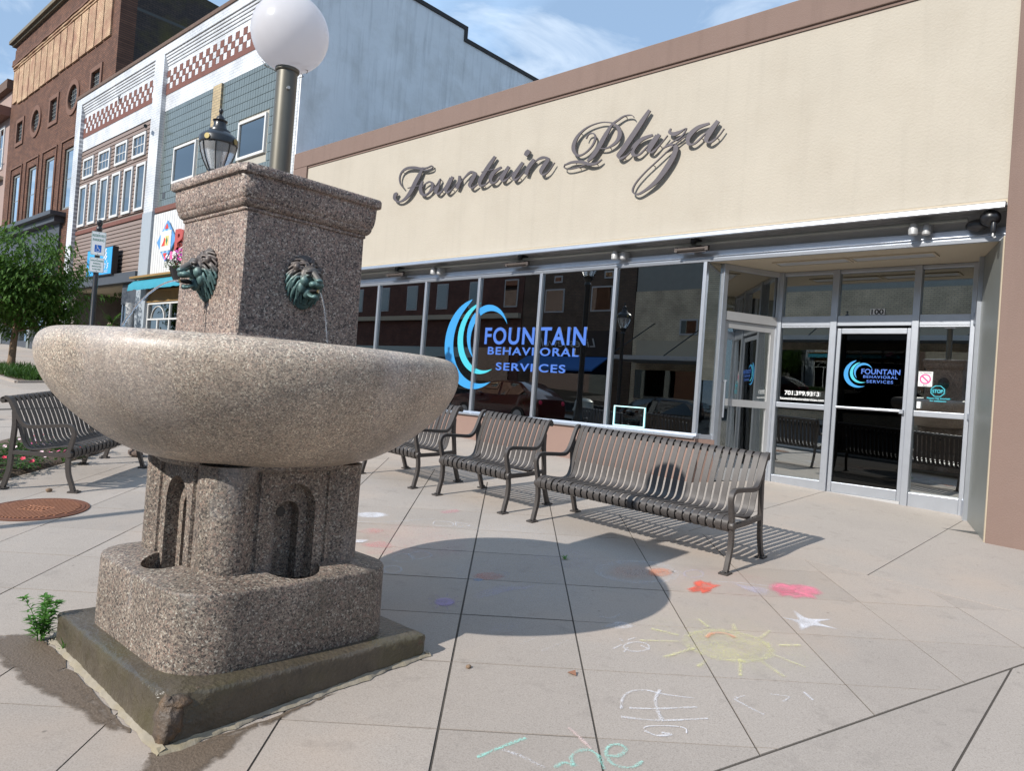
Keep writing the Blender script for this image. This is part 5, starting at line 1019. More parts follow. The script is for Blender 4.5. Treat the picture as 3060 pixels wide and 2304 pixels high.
for lab, items in CHALK:
    xs = [p[0] for it in items for p in it[4]]; ys = [p[1] for it in items for p in it[4]]; cx, cy = sum(xs)/len(xs), sum(ys)/len(ys)
    o = thing('chalk_drawing', lab, 'chalk drawing', (cx, cy, gz(cx, cy)))
    for li, (c, kd, wdt, dn, pts) in enumerate(items):
        m = MB(); z = .0032+.0004*li
        if kd == 'f':
            q = spline(pts+[pts[0]], 4)[:-1]; k = len(q); qx, qy = sum(p[0] for p in q)/k, sum(p[1] for p in q)/k
            for s_ in (1.12, .66): m.v += [(qx+(x-qx)*s_, qy+(y-qy)*s_, gz(qx+(x-qx)*s_, qy+(y-qy)*s_)+z) for x, y in q]
            m.v.append((qx, qy, gz(qx, qy)+z)); m.f = [(i, (i+1) % k, k+(i+1) % k, k+i) for i in range(k)]+[(k+i, k+(i+1) % k, 2*k) for i in range(k)]
            soft(m.build('chalk_fill', cmat(c, dn), o), [0.0]*k+[1.0]*(k+1))
        else:
            q = spline(pts, 6) if len(pts) > 2 else pts
            for i, p in enumerate(q):
                a_ = q[max(i-1, 0)]; b_ = q[min(i+1, len(q)-1)]; d = Vector((b_[0]-a_[0], b_[1]-a_[1])).normalized(); ww = wdt*1.55*(.8+.5*noise.noise((p[0]*25, p[1]*25, 3)))/2
                for s_ in (-1.15, 0, 1.15): x, y = p[0]-d.y*ww*s_, p[1]+d.x*ww*s_; m.v.append((x, y, gz(x, y)+z))
            m.f = [(3*i+j, 3*i+j+1, 3*i+j+4, 3*i+j+3) for i in range(len(q)-1) for j in (0, 1)]; soft(m.build('chalk_stroke', cmat(c, dn), o), [.0, 1.0, .0]*len(q))
# ------------------------------------------------------------------ white brick building up the street
MT['wbrick'] = brickmat('white_glazed_brick', (.70, .71, .72), (.66, .67, .69), (.38, .39, .41), .205, .072, .005, rough=.3, spec=.5, bump=.25)
MT['wbrick_side'] = brickmat('white_glazed_brick_reveal', (.62, .62, .62), (.52, .53, .55), (.28, .28, .29), .205, .072, .007, axis='y', rough=.4, bump=.25)
MT['cap'] = plain('brown_coping', (.13, .085, .065), .9, var=.3, vs=6, bump=.6, bs=30, bd=.02, mode='pos')
MT['redtile'] = plain('dark_red_brick', (.16, .065, .05), .8, var=.25, vs=9, mode='pos', bump=.3, bs=40)
MT['siding'] = plain('tan_vinyl_siding', (.22, .165, .14), .6, var=.05, vs=2, mode='pos')
MT['teal_tile'] = plain('grey_green_glazed_tile', (.135, .165, .165), .22, var=.16, vs=3, mode='pos', spec=.6)
MT['grout'] = plain('tile_grout', (.40, .38, .33), .9, mode='pos')
MT['ybrick'] = brickmat('yellow_brick', (.50, .40, .25), (.45, .35, .21), (.30, .25, .18), .2, .072, .008)
MT['bluegrey'] = plain('blue_grey_render', (.86, .86, .85), .9, var=.14, vs=.9, bump=.3, bs=14, bd=.02, mode='pos', streak=.4, dirt=((.55, .53, .48), .7, .2, .5))
MT['navy'] = plain('dark_slate_panel', (.06, .065, .075), .5, var=.15, vs=3, mode='pos')
MT['pier_grey'] = plain('pale_grey_paint', (.33, .37, .41), .6, var=.05, mode='pos')
MT['teal_cloth'] = plain('turquoise_awning', (.03, .25, .34), .8, var=.15, vs=4, mode='pos')
MT['wood'] = plain('stained_wood', (.28, .17, .06), .7, var=.3, vs=12, mode='pos')
RY = 8.18; KR = RY/8.06
def rc(x): return x*KR
def rzc(z): return 1.65+(z-1.65)*KR
WBD = thing('white_brick_building', 'white glazed brick shop building with brown checker bands', 'building', (-21.3, 8.06, gz(-21.3, 8.06)))
for x0, x1 in ((-28.5, -27.98), (-21.9, -21.27), (-14.6, -14.03)):
    MB().box(x0, x1, 8.06, 8.6, 5.96 if x0 > -22 and x1 < -20 else 1.0, 10.36).build('brick_pier', MT['wbrick'], WBD)
MB().box(-28.5, -14.03, 8.06, 8.6, 10.361, 10.60).build('parapet', MT['wbrick'], WBD)
MB().box(-28.53, -13.98, 8.03, 8.65, 10.602, 10.715).build('coping', MT['cap'], WBD, bevel=.015)
MB().box(-21.92, -21.25, 8.045, 8.6, .9, 5.955).build('shop_pier', MT['pier_grey'], WBD)
z1, z2, z3, z4 = rzc(8.68), rzc(9.13), rzc(9.27), rzc(9.80)
for x0, x1 in ((-27.979, -21.901), (-21.269, -14.601)):
    MB().box(x0, x1, RY, 8.6, z1, 10.36).build('brick_field', MT['wbrick'], WBD)
    for i in range(4):
        MB().box(x0, x1, RY-.022*(i+1), RY, 10.06+.075*i, 10.119+.075*i).build('corbel_course', MT['wbrick'], WBD)
    MB().box(x0, x1, RY-.012, RY, z2, z3).build('brown_band', MT['redtile'], WBD)
    nc = int((x1-x0)/.195); w_ = (x1-x0)/nc; h_ = (z4-z3)/3; sh = None
    for r_ in range(3):
        for i in range(nc):
            if (i+r_) % 2 == 0:
                a = x0+w_*i
                if sh is None:
                    sh = MB().box(0, w_*.98, -.012, 0, 0, h_*.98).mesh(); sh.materials.append(MT['redtile']); sh.name = 'check_tile'
                o = link('check_tile', sh, None, WBD); o.location = Vector((a, RY, z3+.002+h_*r_))-wloc(WBD)
# left bay: siding boards, white framed windows
top = z1; bot = rzc(4.29); st0, st1 = rzc(5.85), rzc(5.97); pitch = .1195
MB().box(-27.979, -21.901, RY+.03, 8.6, bot, top-.002).build('bay_backing', MT['siding'], WBD)
bme = None; zz = bot
while zz < top-.05:
    if not (st0-.09 < zz < st1-.01):
        if bme is None:
            bme = MB().prism([(RY-.012, 0), (RY+.029, 0), (RY+.029, pitch*.97), (RY+.012, pitch*.97)], -27.978, -21.902, 'yz').mesh(Vector((0, 0, 0))); bme.materials.append(MT['siding']); bme.name = 'siding_board'
        o = link('siding_board', bme, None, WBD); o.location = Vector((0, 0, zz))-wloc(WBD)
    zz += pitch
MB().box(-27.978, -21.902, RY-.015, RY+.03, st0, st1).build('brown_strip', MT['redtile'], WBD)
def window(par, x0, x1, z0, z1, y, grid=None, fw_=.085, mat='white', gl='glass_far', proud=.04):
    m = MB().box(x0, x1, y-proud, y+.03, z0, z0+fw_).box(x0, x1, y-proud, y+.03, z1-fw_, z1).box(x0, x0+fw_, y-proud, y+.03, z0+fw_, z1-fw_).box(x1-fw_, x1, y-proud, y+.03, z0+fw_, z1-fw_)
    o = m.build('window', MT[mat], par); MB().box(x0+fw_, x1-fw_, y-.008, y, z0+fw_, z1-fw_).build('pane', MT[gl], o)
    MB().box(x0+fw_, x1-fw_, y+.01, y+.02, z0+fw_, z1-fw_).build('dim_backing', MT['dim_backing'], o)  # flat sheet whose grey stands for the dimness of the room behind
    if grid:
        g = MB()
        for i in range(1, grid[0]): x = x0+fw_+(x1-x0-2*fw_)*i/grid[0]; g.box(x-.011, x+.011, y-.016, y-.009, z0+fw_, z1-fw_)
        for i in range(1, grid[1]): z = z0+fw_+(z1-z0-2*fw_)*i/grid[1]; g.box(x0+fw_, x1-fw_, y-.0165, y-.0095, z-.011, z+.011)
        g.build('glazing_bars', MT[mat], o)
    return o
MT['dim_backing'] = plain('dim_room', (.16, .17, .19), .9, var=.05)
for a, b in ((-27.23, -26.28), (-25.82, -24.83), (-24.38, -23.45), (-23.0, -22.07)): window(WBD, rc(a), rc(b), rzc(7.68), rzc(8.355), RY-.01, (3, 2), .075)
for a in (-27.38, -26.42, -25.455, -24.475, -23.51, -22.57): window(WBD, rc(a), rc(a+.665), rzc(6.09), rzc(7.46), RY-.01, None, .075)
MB().box(-27.978, -21.93, 7.98, 8.5, rzc(4.0), bot-.003).build('shop_fascia', MT['navy'], WBD)
# right bay: glazed tiles
ty0, ty1 = rzc(6.0), z1-.002; MB().box(-21.268, -14.602, RY+.022, 8.6, rzc(5.84), ty1).build('tile_backing', MT['grout'], WBD)
wins = [(rc(-20.09), rc(-18.76), 6.62, rzc(7.52)), (rc(-16.54), rc(-15.265), rzc(6.60), rzc(7.50))]
TW, TZ = .118, .2; tme = MB().box(.005, TW-.005, -.004, .02, .007, TZ-.007).mesh(); tme.materials.append(MT['teal_tile']); tme.name = 'wall_tile'
rest = MB(); cnt = 0; pil = (-18.24, -17.80)
cells = []
nz_ = int((ty1-ty0)/TZ)+1
for i in range(int((21.268-14.602)/TW)):
    for j in range(nz_):
        x = -14.602-TW*(i+1); z = ty0+TZ*j; zt = min(z+TZ, ty1)
        if zt-z < .05 or any(a-.01 < x+TW and x < b+.01 and c-.01 < zt and z < d+.01 for a, b, c, d in wins) or (pil[0]-.01 < x+TW and x < pil[1]+.01): continue
        cells.append((x, z, zt))
for x, z, zt in cells:
    if cnt < 300 and zt-z > TZ-.001 and z > rzc(6.55):
        o = link('wall_tile', tme, None, WBD); o.location = Vector((x, RY+.0015*rnd.random(), z))-wloc(WBD); o.rotation_euler = (rnd.uniform(-.006, .006), 0, rnd.uniform(-.006, .006)); cnt += 1
    else: rest.box(x+.005, x+TW-.005, RY-.004, RY+.02, z+.007, zt-.007)
tag(rest.build('wall_tiles', MT['teal_tile'], WBD), kind='stuff')
MB().box(pil[0], pil[1], RY-.05, RY+.05, ty0, ty1).build('yellow_pilaster', MT['ybrick'], WBD)
for a, b, c, d in wins: window(WBD, a, b, c, d, RY, None, .06)
MB().box(-20.95, -20.8, RY-.012, RY+.01, 6.30, 6.47).build('vent_grille', MT['navy'], WBD)
MB().box(-21.268, -14.602, 8.12, 8.5, rzc(5.86), ty0-.003).build('brown_strip', MT['redtile'], WBD)
rib = MB(); x = -21.2
while x < -14.7:
    rib.box(x, x+.135, 8.10, 8.14, 4.13, 5.86); x += .15
MB().box(-21.25, -14.61, 8.14, 8.5, 4.11, 5.87).build('sign_panel', MT['white'], WBD); rib.build('panel_ribs', MT['white'], WBD)
MB().box(-21.7, -14.6, 7.75, 8.4, 4.045, 4.10).build('ledge', MT['wood'], WBD)
aw = MB(); N = 40
for i in range(N+1):
    x = -21.62+7.0*i/N; wv = .05*noise.noise((x*2.2, 0, 0)); aw.v += [(x, 7.86, 4.0), (x, 7.72+wv, 3.86+.02*noise.noise((x*3, 1, 0))), (x, 7.70+wv*1.3, 3.70+.03*noise.noise((x*4, 5, 0)))]
aw.f = [(3*i+j, 3*i+3+j, 3*i+4+j, 3*i+1+j) for i in range(N) for j in range(2)]; aw.build('awning_valance', MT['teal_cloth'], WBD, 60)
MB().box(-21.24, -14.61, 8.12, 8.4, 3.44, 3.75).build('wood_board', MT['wood'], WBD)
m = MB().box(-21.24, -14.61, 8.09, 8.12, 3.42, 3.47).box(-21.24, -14.61, 8.09, 8.12, 3.72, 3.76); m.build('board_frame', MT['wood'], WBD)
w1 = MB().box(-21.24, -14.61, 8.12, 8.18, 3.36, 3.41).box(-21.24, -14.61, 8.12, 8.18, 2.93, 2.97)
for x in (-21.24, -20.55, -19.8, -18.2, -16.6, -15.0): w1.box(x, x+.05, 8.121, 8.179, 1.2, 2.929 if x not in (-21.24, -19.8) else 3.359)
o = w1.build('shop_window', MT['white'], WBD); MB().box(-21.18, -14.61, 8.15, 8.158, 1.2, 3.36).build('pane', MT['glass_far'], o)
m = MB().tube([(-20.55+.42*math.cos(rad(a)), 8.135, 2.97+.33*math.sin(rad(a))) for a in range(0, 181, 12)], .014, 6); m.build('arched_bar', MT['white'], o)
MB().box(-21.24, -14.61, 9.4, 9.5, .9, 5.8).build('shop_interior', MT['interior'], WBD)
MB().box(-27.9, -14.0, 8.2, 9.6, .8, 1.25).build('shop_base', MT['navy'], WBD)
# recessed shopfront under the siding
MB().box(-27.97, -23.3, 9.7, 9.75, 1.0, rzc(4.0)).build('recess_glass_wall', MT['shopback'] if 'shopback' in MT else plain('pale_shop_back', (.22, .22, .20), .7), WBD)
MB().box(-27.97, -22.0, 8.2, 9.7, 3.98, 4.03).build('recess_ceiling', MT['soffit'], WBD)
MB().box(-27.96, -27.6, 8.22, 9.7, 1.0, 3.97).build('stone_jamb', plain('dark_stone', (.14, .12, .11), .9, var=.4, vs=5, mode='pos'), WBD)
MB().box(-23.28, -21.93, 8.15, 8.25, 3.42, rzc(3.99)).build('shop_panel', MT['navy'], WBD)
m = MB().box(-23.22, -23.16, 8.16, 8.22, 1.0, 3.42); m.build('door_post', MT['alu'], WBD); MB().box(-23.15, -21.93, 8.19, 8.2, 1.0, 3.42).build('pane', MT['glass_far'], WBD); MB().box(-23.15, -21.93, 9.0, 9.05, 1.0, 3.42).build('shop_interior', MT['interior'], WBD)
# blue grey rendered flank with stepped parapet
fl = MB().prism([(8.075, .9), (26, .9), (26, 10.60), (12.62, 10.60), (12.62, 10.90), (8.602, 10.90), (8.602, 10.595), (8.075, 10.595)], -14.028, -13.985, 'yz'); fl.build('flank_wall', MT['bluegrey'], WBD)
cpm = MB().box(-14.53, -13.95, 8.6, 12.66, 10.902, 11.0).box(-14.53, -13.95, 12.56, 12.66, 10.60, 10.90).box(-14.53, -13.95, 12.662, 26, 10.602, 10.70); cpm.build('flank_coping', plain('black_coping', (.05, .045, .042), .9, var=.3, vs=5, mode='pos'), WBD)
MB().box(-28.4, -14.5, 8.6, 26, 10.2, 10.3).build('roof', MT['interior'], WBD)
m = MB()
for pts in ([(14.05, 8.9), (9.42, 8.2), (9.45, 7.6), (9.36, 7.2), (9.34, 6.7), (9.36, 6.3)],):
    m.tube([(-13.999, 9.46, 9.0), (-13.999, 9.50, 8.6), (-13.999, 9.45, 8.2), (-13.999, 9.40, 7.9), (-13.999, 9.36, 7.6), (-13.999, 9.35, 6.9), (-13.999, 9.36, 6.3)], .008, 4)
m.build('crack', MT['black'], WBD)
m = MB().tube([(-21.8, 7.9, 8.38), (-21.6, 7.82, 8.34)], .05, 8); m.build('security_camera', MT['black'], WBD)
m = MB().tube([(-24.7, 8.12, 9.95), (-24.7, 8.10, 9.72)], .012, 5).tube([(-24.78, 8.12, 10.0), (-24.7, 8.10, 9.82), (-24.62, 8.12, 10.0)], .012, 5); m.build('banner_hook', MT['black'], WBD)

# signs on it
QS = thing('quilt_sign', 'blue diamond quilt star sign with a white square on the ribbed panel', 'sign', (-20.05, 8.02, 5.02))
def dia(cx_, cz_, hw, hh): return [(cx_, cz_+hh), (cx_+hw, cz_), (cx_, cz_-hh), (cx_-hw, cz_)]
QC = (-20.12, 5.03)
MB().prism(dia(*QC, .60, .55), 8.03, 8.06, 'xz').build('board', plain('quilt_blue', (.10, .28, .55), .6), QS)
lb = plain('quilt_light_blue', (.30, .52, .75), .6); m = MB()
for sx_, sz_ in ((1, 1), (-1, 1), (1, -1), (-1, -1)):
    for t in (.35, .7): cx_, cz_ = QC[0]+sx_*.60*(1-t)*.72, QC[1]+sz_*.55*t*.72; m.prism([(cx_, cz_+.10), (cx_+.07, cz_), (cx_, cz_-.10), (cx_-.07, cz_)], 8.026, 8.029, 'xz')
m.build('light_patches', lb, QS)
MB().box(QC[0]-.33, QC[0]+.33, 8.018, 8.025, QC[1]-.27, QC[1]+.27).build('white_square', MT['white'], QS)
m = MB()
for dx, dz in ((0, .40), (0, -.40)):
    s_ = 1 if dz > 0 else -1; m.prism([(QC[0]-.12, QC[1]+dz-.07*s_), (QC[0]+.12, QC[1]+dz-.07*s_), (QC[0]+.06, QC[1]+dz), (QC[0], QC[1]+dz+.07*s_), (QC[0]-.06, QC[1]+dz)], 8.020, 8.0255, 'xz')
m.prism([(QC[0]-.24, QC[1]-.13), (QC[0]-.04, QC[1]-.13), (QC[0]+.0, QC[1]+.04), (QC[0]-.10, QC[1]+.10), (QC[0]-.12, QC[1]+.0)], 8.012, 8.017, 'xz'); m.build('red_patches', plain('quilt_red', (.62, .06, .04), .6), QS)
MB().box(QC[0]-.02, QC[0]+.19, 8.013, 8.0175, QC[1]-.13, QC[1]+.13).build('yellow_patch', plain('quilt_yellow', (.75, .58, .22), .6), QS)
MB().prism(dia(QC[0]+.085, QC[1], .06, .12), 8.008, 8.0125, 'xz').build('green_patch', plain('quilt_green', (.05, .18, .10), .6), QS)
BL = thing('letter_sign', 'big red letter B on the white ribbed panel beside the pedestal', 'sign', (-19.5, 8.03, 4.95))
text('letter', 'B', .80, plain('faded_red', (.42, .075, .065), .6), BL, (-19.55, 8.05, 4.70), width=.52, depth=.06, bold=.03)
RB = thing('shop_sign', 'bright blue lightbox sign lettered Robyn’s Place behind the parking sign', 'sign', (-24.6, 7.98, 4.75))
MB().box(-25.72, -23.55, 7.905, 8.06, 4.31, 5.16).build('sign_box', MT['black'], RB); MB().box(-25.69, -23.58, 7.895, 7.904, 4.335, 5.135).build('sign_face', MT['cyan_sign'], RB)
text('lettering', 'Robyn\u2019s', .36, MT['decal_white'], RB, (-25.05, 7.89, 4.50), width=1.25, shear=.3); text('lettering', 'PLACE', .12, MT['decal_white'], RB, (-24.25, 7.89, 4.38), width=.42, shear=.2)
m = MB()
for i in range(4):
    for j in range(6):
        if (i+j) % 2 == 0: cx_, cz_ = -24.30+.085*i-.02*j+.06, 4.80+.055*j; m.prism(dia(cx_, cz_, .05, .05), 7.889, 7.893, 'xz')
m.build('lattice_emblem', MT['decal_white'], RB)
NO = thing('open_sign', 'red neon OPEN sign hanging in the recessed shopfront', 'sign', (-26.4, 9.0, 3.3))
neon = bpy.data.materials.new('neon'); neon.use_nodes = True; e = neon.node_tree.nodes['Principled BSDF']; e.inputs['Emission Color'].default_value = (1, .12, .10, 1); e.inputs['Emission Strength'].default_value = .8; e.inputs['Base Color'].default_value = (.6, .1, .08, 1)
kn = 9.1/8.18; nx = -26.15*kn; nzv = 1.65+(3.23-1.65)*kn
for i, ch in enumerate('OPEN'): text('letter', ch, .13, neon, NO, (nx-.05, 9.1, nzv+.14-.115*i), depth=.01, bold=.004)
m = MB()
for b in ((-.22, .22, .27, .285), (-.22, .22, -.285, -.27), (-.22, -.205, -.27, .27), (.205, .22, -.27, .27)): m.box(nx+b[0], nx+b[1], 9.1, 9.11, nzv+b[2], nzv+b[3])
m.build('frame', MT['navy'], NO); m = MB().tube([(nx-.2, 9.1, nzv+.28), (nx-.12, 9.1, nzv+.6)], .006, 4).tube([(nx+.2, 9.1, nzv+.28), (nx+.12, 9.1, nzv+.6)], .006, 4); m.build('chain', MT['black'], NO)
m = MB(); GL_ = thing('garland', 'dark evergreen garland strung under the recessed shop ceiling', 'garland', (-24.6, 8.9, 3.9))
rg = random.Random(8)
for i in range(420):
    t = rg.random(); x = -27.3+3.6*t; z = 4.02-.22*math.sin(math.pi*((t*2) % 1))-.03; p = Vector((x+rg.uniform(-.08, .08), 8.9+rg.uniform(-.07, .07), z+rg.uniform(-.09, .09))); leaf_quad(m, p, p+Vector((rg.uniform(-.1, .1), rg.uniform(-.1, .1), rg.uniform(-.1, .1))), .035)
m.build('needles', MT['leaf_dark'], GL_)
VS = thing('tall_vase', 'tall white flared vase standing in the shop doorway', 'vase', (-22.4, 8.1, gz(-22.4, 8.1)))
MB().lathe([(.07, 0), (.08, .05), (.085, .6), (.10, 1.2), (.125, 1.75), (.15, 2.0), (.13, 1.98), (.1, 1.6)], (-22.1, 8.0, gz(-22.1, 8.0)), 20).build('vessel', MT['white'], VS, 40)
PT = thing('palm_figure', 'small artificial palm with a banded trunk in the shop recess', 'plant', (-25.2, 8.6, 1.5)); m = MB()
for i in range(14): m.lathe([(.10, 0), (.125, .05), (.10, .10)], (-25.2, 8.6, 1.55+.10*i), 10)
m.build('trunk', plain('palm_trunk', (.30, .25, .17), .9, var=.4, vs=14), PT, 40); m = MB()
for i in range(60):
    a = rg.uniform(0, 6.28); p = Vector((-25.2, 8.6, 2.95)); leaf_quad(m, p, p+Vector((.34*math.cos(a), .34*math.sin(a), rg.uniform(-.3, .45))), .06)
m.build('fronds', MT['leaf_dark'], PT)

# ------------------------------------------------------------------ tall red brick building
MT['rbrick'] = brickmat('orange_red_brick', (.20, .092, .056), (.125, .058, .038), (.06, .043, .034), .215, .078, .012, grime=((.14, .07, .045), .35, .5, .8, .5))
MT['rbrick_side'] = brickmat('dark_flank_brick', (.085, .062, .050), (.06, .047, .042), (.035, .03, .03), .215, .078, .010, axis='y', grime=((.10, .085, .028), .45, .46, .62, .8))  # flank brick much darker than the front, with mossy patches
MT['tanbrick'] = brickmat('exposed_tan_brick', (.60, .43, .27), (.50, .32, .20), (.34, .23, .15), .2, .075, .012, grime=((.26, .13, .09), 1.6, .42, .66, .75))
MT['dbrick'] = plain('brown_brick_trim', (.16, .085, .06), .9, var=.2, vs=8, mode='pos')
BY = 9.15; KB = BY/8.06
def bx_(x): return x*KB
def bz_(z): return 1.65+(z-1.65)*KB
BB = thing('brick_building', 'tall orange brick building with oval windows and a stripped tan band', 'building', (-35, 9.15, gz(-35, 9.15)))
XL_, XR_ = -42.23, -28.44
# front wall in strips round its openings
ops = [(bx_(-35.98), bx_(-34.98), bz_(6.9), bz_(9.09)), (bx_(-33.82), bx_(-32.79), bz_(6.9), bz_(9.09)), (bx_(-31.68), bx_(-30.61), bz_(6.9), bz_(9.09)), (bx_(-29.44), bx_(-28.40), bz_(6.9), bz_(9.09))]
sqs = [(bx_(c_-.40), bx_(c_+.40), bz_(10.41), bz_(11.24)) for c_ in (-35.45, -31.1, -26.75)]; ovs = [(bx_(-33.3), bz_(10.84)), (bx_(-28.98), bz_(10.84))]
fw0 = MB().box(XL_, XR_, BY, 9.7, bz_(6.4), bz_(14.62)); fo = fw0.build('front_wall', MT['rbrick'], BB)
cut = MB()
for a, b, c_, d in ops+sqs: cut.box(a, b, BY-.3, BY+.35, c_, d)
for cx_, cz_ in ovs: cut.prism([(cx_+.54*math.cos(rad(q)), cz_+.50*math.sin(rad(q))) for q in range(0, 360, 10)], BY-.3, BY+.35, 'xz')
co = cut.build('cutter', None); bpy.context.view_layer.update(); md = fo.modifiers.new('b', 'BOOLEAN'); md.object = co; md.solver = 'EXACT'; bpy.context.view_layer.update(); baked(fo); bpy.data.objects.remove(co)
def surround(x0, x1, z0, z1, t, par):
    m = MB().box(x0-t, x1+t, BY-.05, BY, z1, z1+t).box(x0-t, x1+t, BY-.05, BY, z0-t, z0).box(x0-t, x0, BY-.05, BY, z0, z1).box(x1, x1+t, BY-.05, BY, z0, z1); return m.build('brick_surround', MT['dbrick'], par)
for a, b, c_, d in ops:
    MB().prism([(a-.36, c_), (a-.30, c_), (a-.30, d+.30), (b+.30, d+.30), (b+.30, c_), (b+.36, c_), (b+.36, d+.36), (a-.36, d+.36)], BY-.05, BY, 'xz').build('brick_surround', MT['dbrick'], BB)
    window(BB, a+.02, b-.02, c_+.02, d-.02, BY+.09, (1, 2), .09, 'panel', 'glass_dark', proud=.03)
MT['leaded'] = plain('dark_leaded_glass', (.03, .03, .035), .25, var=.3, vs=12, mode='pos')
def leaded(x0, x1, z0, z1, oval=False):
    cx_, cz_ = (x0+x1)/2, (z0+z1)/2; o = MB().box(x0-.02, x1+.02, BY+.07, BY+.09, z0-.02, z1+.02).build('leaded_window', MT['leaded'], BB); g = MB()
    for i in range(1, 5):
        x = x0+(x1-x0)*i/5; hh = (z1-z0)/2*(math.sqrt(max(0, 1-((x-cx_)/((x1-x0)/2))**2)) if oval else 1); g.box(x-.012, x+.012, BY+.055, BY+.069, cz_-hh, cz_+hh)
    for i in range(1, 6):
        z = z0+(z1-z0)*i/6; hw = (x1-x0)/2*(math.sqrt(max(0, 1-((z-cz_)/((z1-z0)/2))**2)) if oval else 1); g.box(cx_-hw, cx_+hw, BY+.054, BY+.0685, z-.010, z+.010)
    g.build('glazing_bars', MT['panel'], o)
for s_ in sqs: surround(*s_, .17, BB); leaded(*s_)
for cx_, cz_ in ovs:
    m = MB(); N = 36
    for i in range(N):
        a, b = 2*math.pi*i/N, 2*math.pi*(i+1)/N; m.prism([(cx_+r_*.54*math.cos(t), cz_+r_*.50*math.sin(t)) for r_, t in ((1.0, a), (1.0, b), (1.42, b), (1.42, a))], BY-.05, BY, 'xz')
    m.build('oval_surround', MT['dbrick'], BB); leaded(cx_-.54, cx_+.54, cz_-.5, cz_+.5, True)
# stripped band: separate tan panels with dark gaps and a ragged ledge above
tb0, tb1 = bz_(12.10), bz_(13.62); x = bx_(-36.85); i = 0
while x < bx_(-25.9):
    w_ = .86+.10*noise.noise((i*1.7, 0, 0)); lo = tb0+(.16 if i < 1 else 0)+.06*noise.noise((i*2.3, 4, 0))
    MB().box(x, x+w_-.10, BY-.07, BY, lo, tb1).build('tan_panel', MT['tanbrick'], BB, bevel=.01); x += w_; i += 1
for q in range(3):
    m = MB(); N = 60; xs = [bx_(-36.9)+(bx_(-25.8)-bx_(-36.9))*i/N for i in range(N+1)]
    for xx in xs:
        d = .04*noise.noise((xx*1.1, q*3, 0)); m.v += [(xx, BY-.10-.04*q+d, tb1+.09*q+.02+d*.5), (xx, BY-.10-.04*q+d, tb1+.09*q+.085+d*.5), (xx, BY, tb1+.09*q+.085), (xx, BY, tb1+.09*q+.02)]
    m.f = [(i*4+j, i*4+(j+1) % 4, i*4+4+(j+1) % 4, i*4+4+j) for i in range(N) for j in range(4)]+[(0, 1, 2, 3), (4*N, 4*N+3, 4*N+2, 4*N+1)]; m.build('ragged_course', MT['tanbrick'] if q < 2 else MT['dbrick'], BB)
MB().box(XL_-.02, XR_+.02, BY-.09, BY, bz_(13.95), bz_(14.15)).build('upper_belt', MT['rbrick'], BB)
MB().box(XL_+.35, XR_+.02, BY-.05, 9.7, bz_(14.15), bz_(14.78)).build('upper_wall', MT['rbrick'], BB)
m = MB().box(XL_, XR_+.15, BY-.30, 9.8, bz_(14.785), bz_(14.92)).box(XL_+.1, XR_+.1, BY-.18, 9.75, bz_(14.70), bz_(14.783)); m.build('cornice', plain('weathered_cornice', (.16, .135, .095), .9, var=.35, vs=4, mode='pos'), BB)
MB().prism([(9.702, .9), (30, .9), (30, 15.4), (13.5, 15.85), (9.702, 16.2)], -29.0, XR_-.002, 'yz').build('flank_wall', MT['rbrick_side'], BB)
MB().box(XL_, XR_, 9.7, 30, 14.5, 14.6).build('roof', MT['interior'], BB)
MB().box(XL_+.1, bx_(-28.75), BY-.55, BY+.2, bz_(6.62), bz_(6.76)).build('shop_cornice', MT['navy'], BB); MB().box(XL_+.1, bx_(-28.9), BY-.35, BY+.2, bz_(6.42), bz_(6.618)).build('shop_cornice_bed', MT['navy'], BB)
MB().box(XL_+.1, bx_(-29.05), BY-.10, BY+.4, bz_(5.2), bz_(6.418)).build('shop_fascia', MT['navy'], BB)
MB().box(bx_(-29.04), XR_, BY-.02, 9.7, 1.0, bz_(6.398)).build('brick_pier', MT['rbrick'], BB)
for a, b in ((XL_, -40.4), (-38.6, -38.1), (-36.4, -36.1), (-34.0, -33.5)): MB().box(a, b, BY-.05, BY+.3, 1.2, bz_(5.198)).build('shop_post', MT['panel'], BB)
MB().box(XL_, bx_(-29.04), BY+.12, BY+.14, 1.9, bz_(5.198)).build('pane', MT['glass_far'], BB); MB().box(XL_, bx_(-29.04), BY-.02, BY+.3, 1.2, 2.35).build('stall_riser', MT['navy'], BB); MB().box(XL_, XR_-.6, 11, 11.1, 1, 8).build('shop_interior', MT['interior'], BB)

PB = thing('pink_building', 'pale pink stucco building with a tiled eave at the far left edge', 'building', (-46, 9.15, gz(-46, 9.15)))
MB().box(-58, -42.26, 9.17, 20, 1.5, 14.5).build('wall', plain('pink_stucco', (.33, .24, .21), .9, var=.06, mode='pos'), PB)
MB().box(-58, -42.2, 8.9, 20, 14.502, 14.95).build('tiled_parapet', MT['cap'], PB); MB().box(-58, -42.28, 8.55, 9.17, 13.2, 13.65).build('bracketed_eave', plain('terracotta_eave', (.24, .12, .09), .8), PB)
for x0, x1 in ((-43.9, -43.0),): window(PB, x0, x1, 10.75, 12.9, 9.16, (1, 2), .12)
MB().box(-44.6, -42.7, 8.8, 9.169, 10.2, 10.35).build('balcony_slab', MT['soffit'], PB); m = MB()
for i in range(9): m.tube([(-44.55+.22*i, 8.85, 10.35), (-44.55+.22*i, 8.85, 11.2)], .015, 5)
m.tube([(-44.6, 8.85, 11.2), (-42.7, 8.85, 11.2)], .025, 6); m.build('railing', MT['black'], PB)

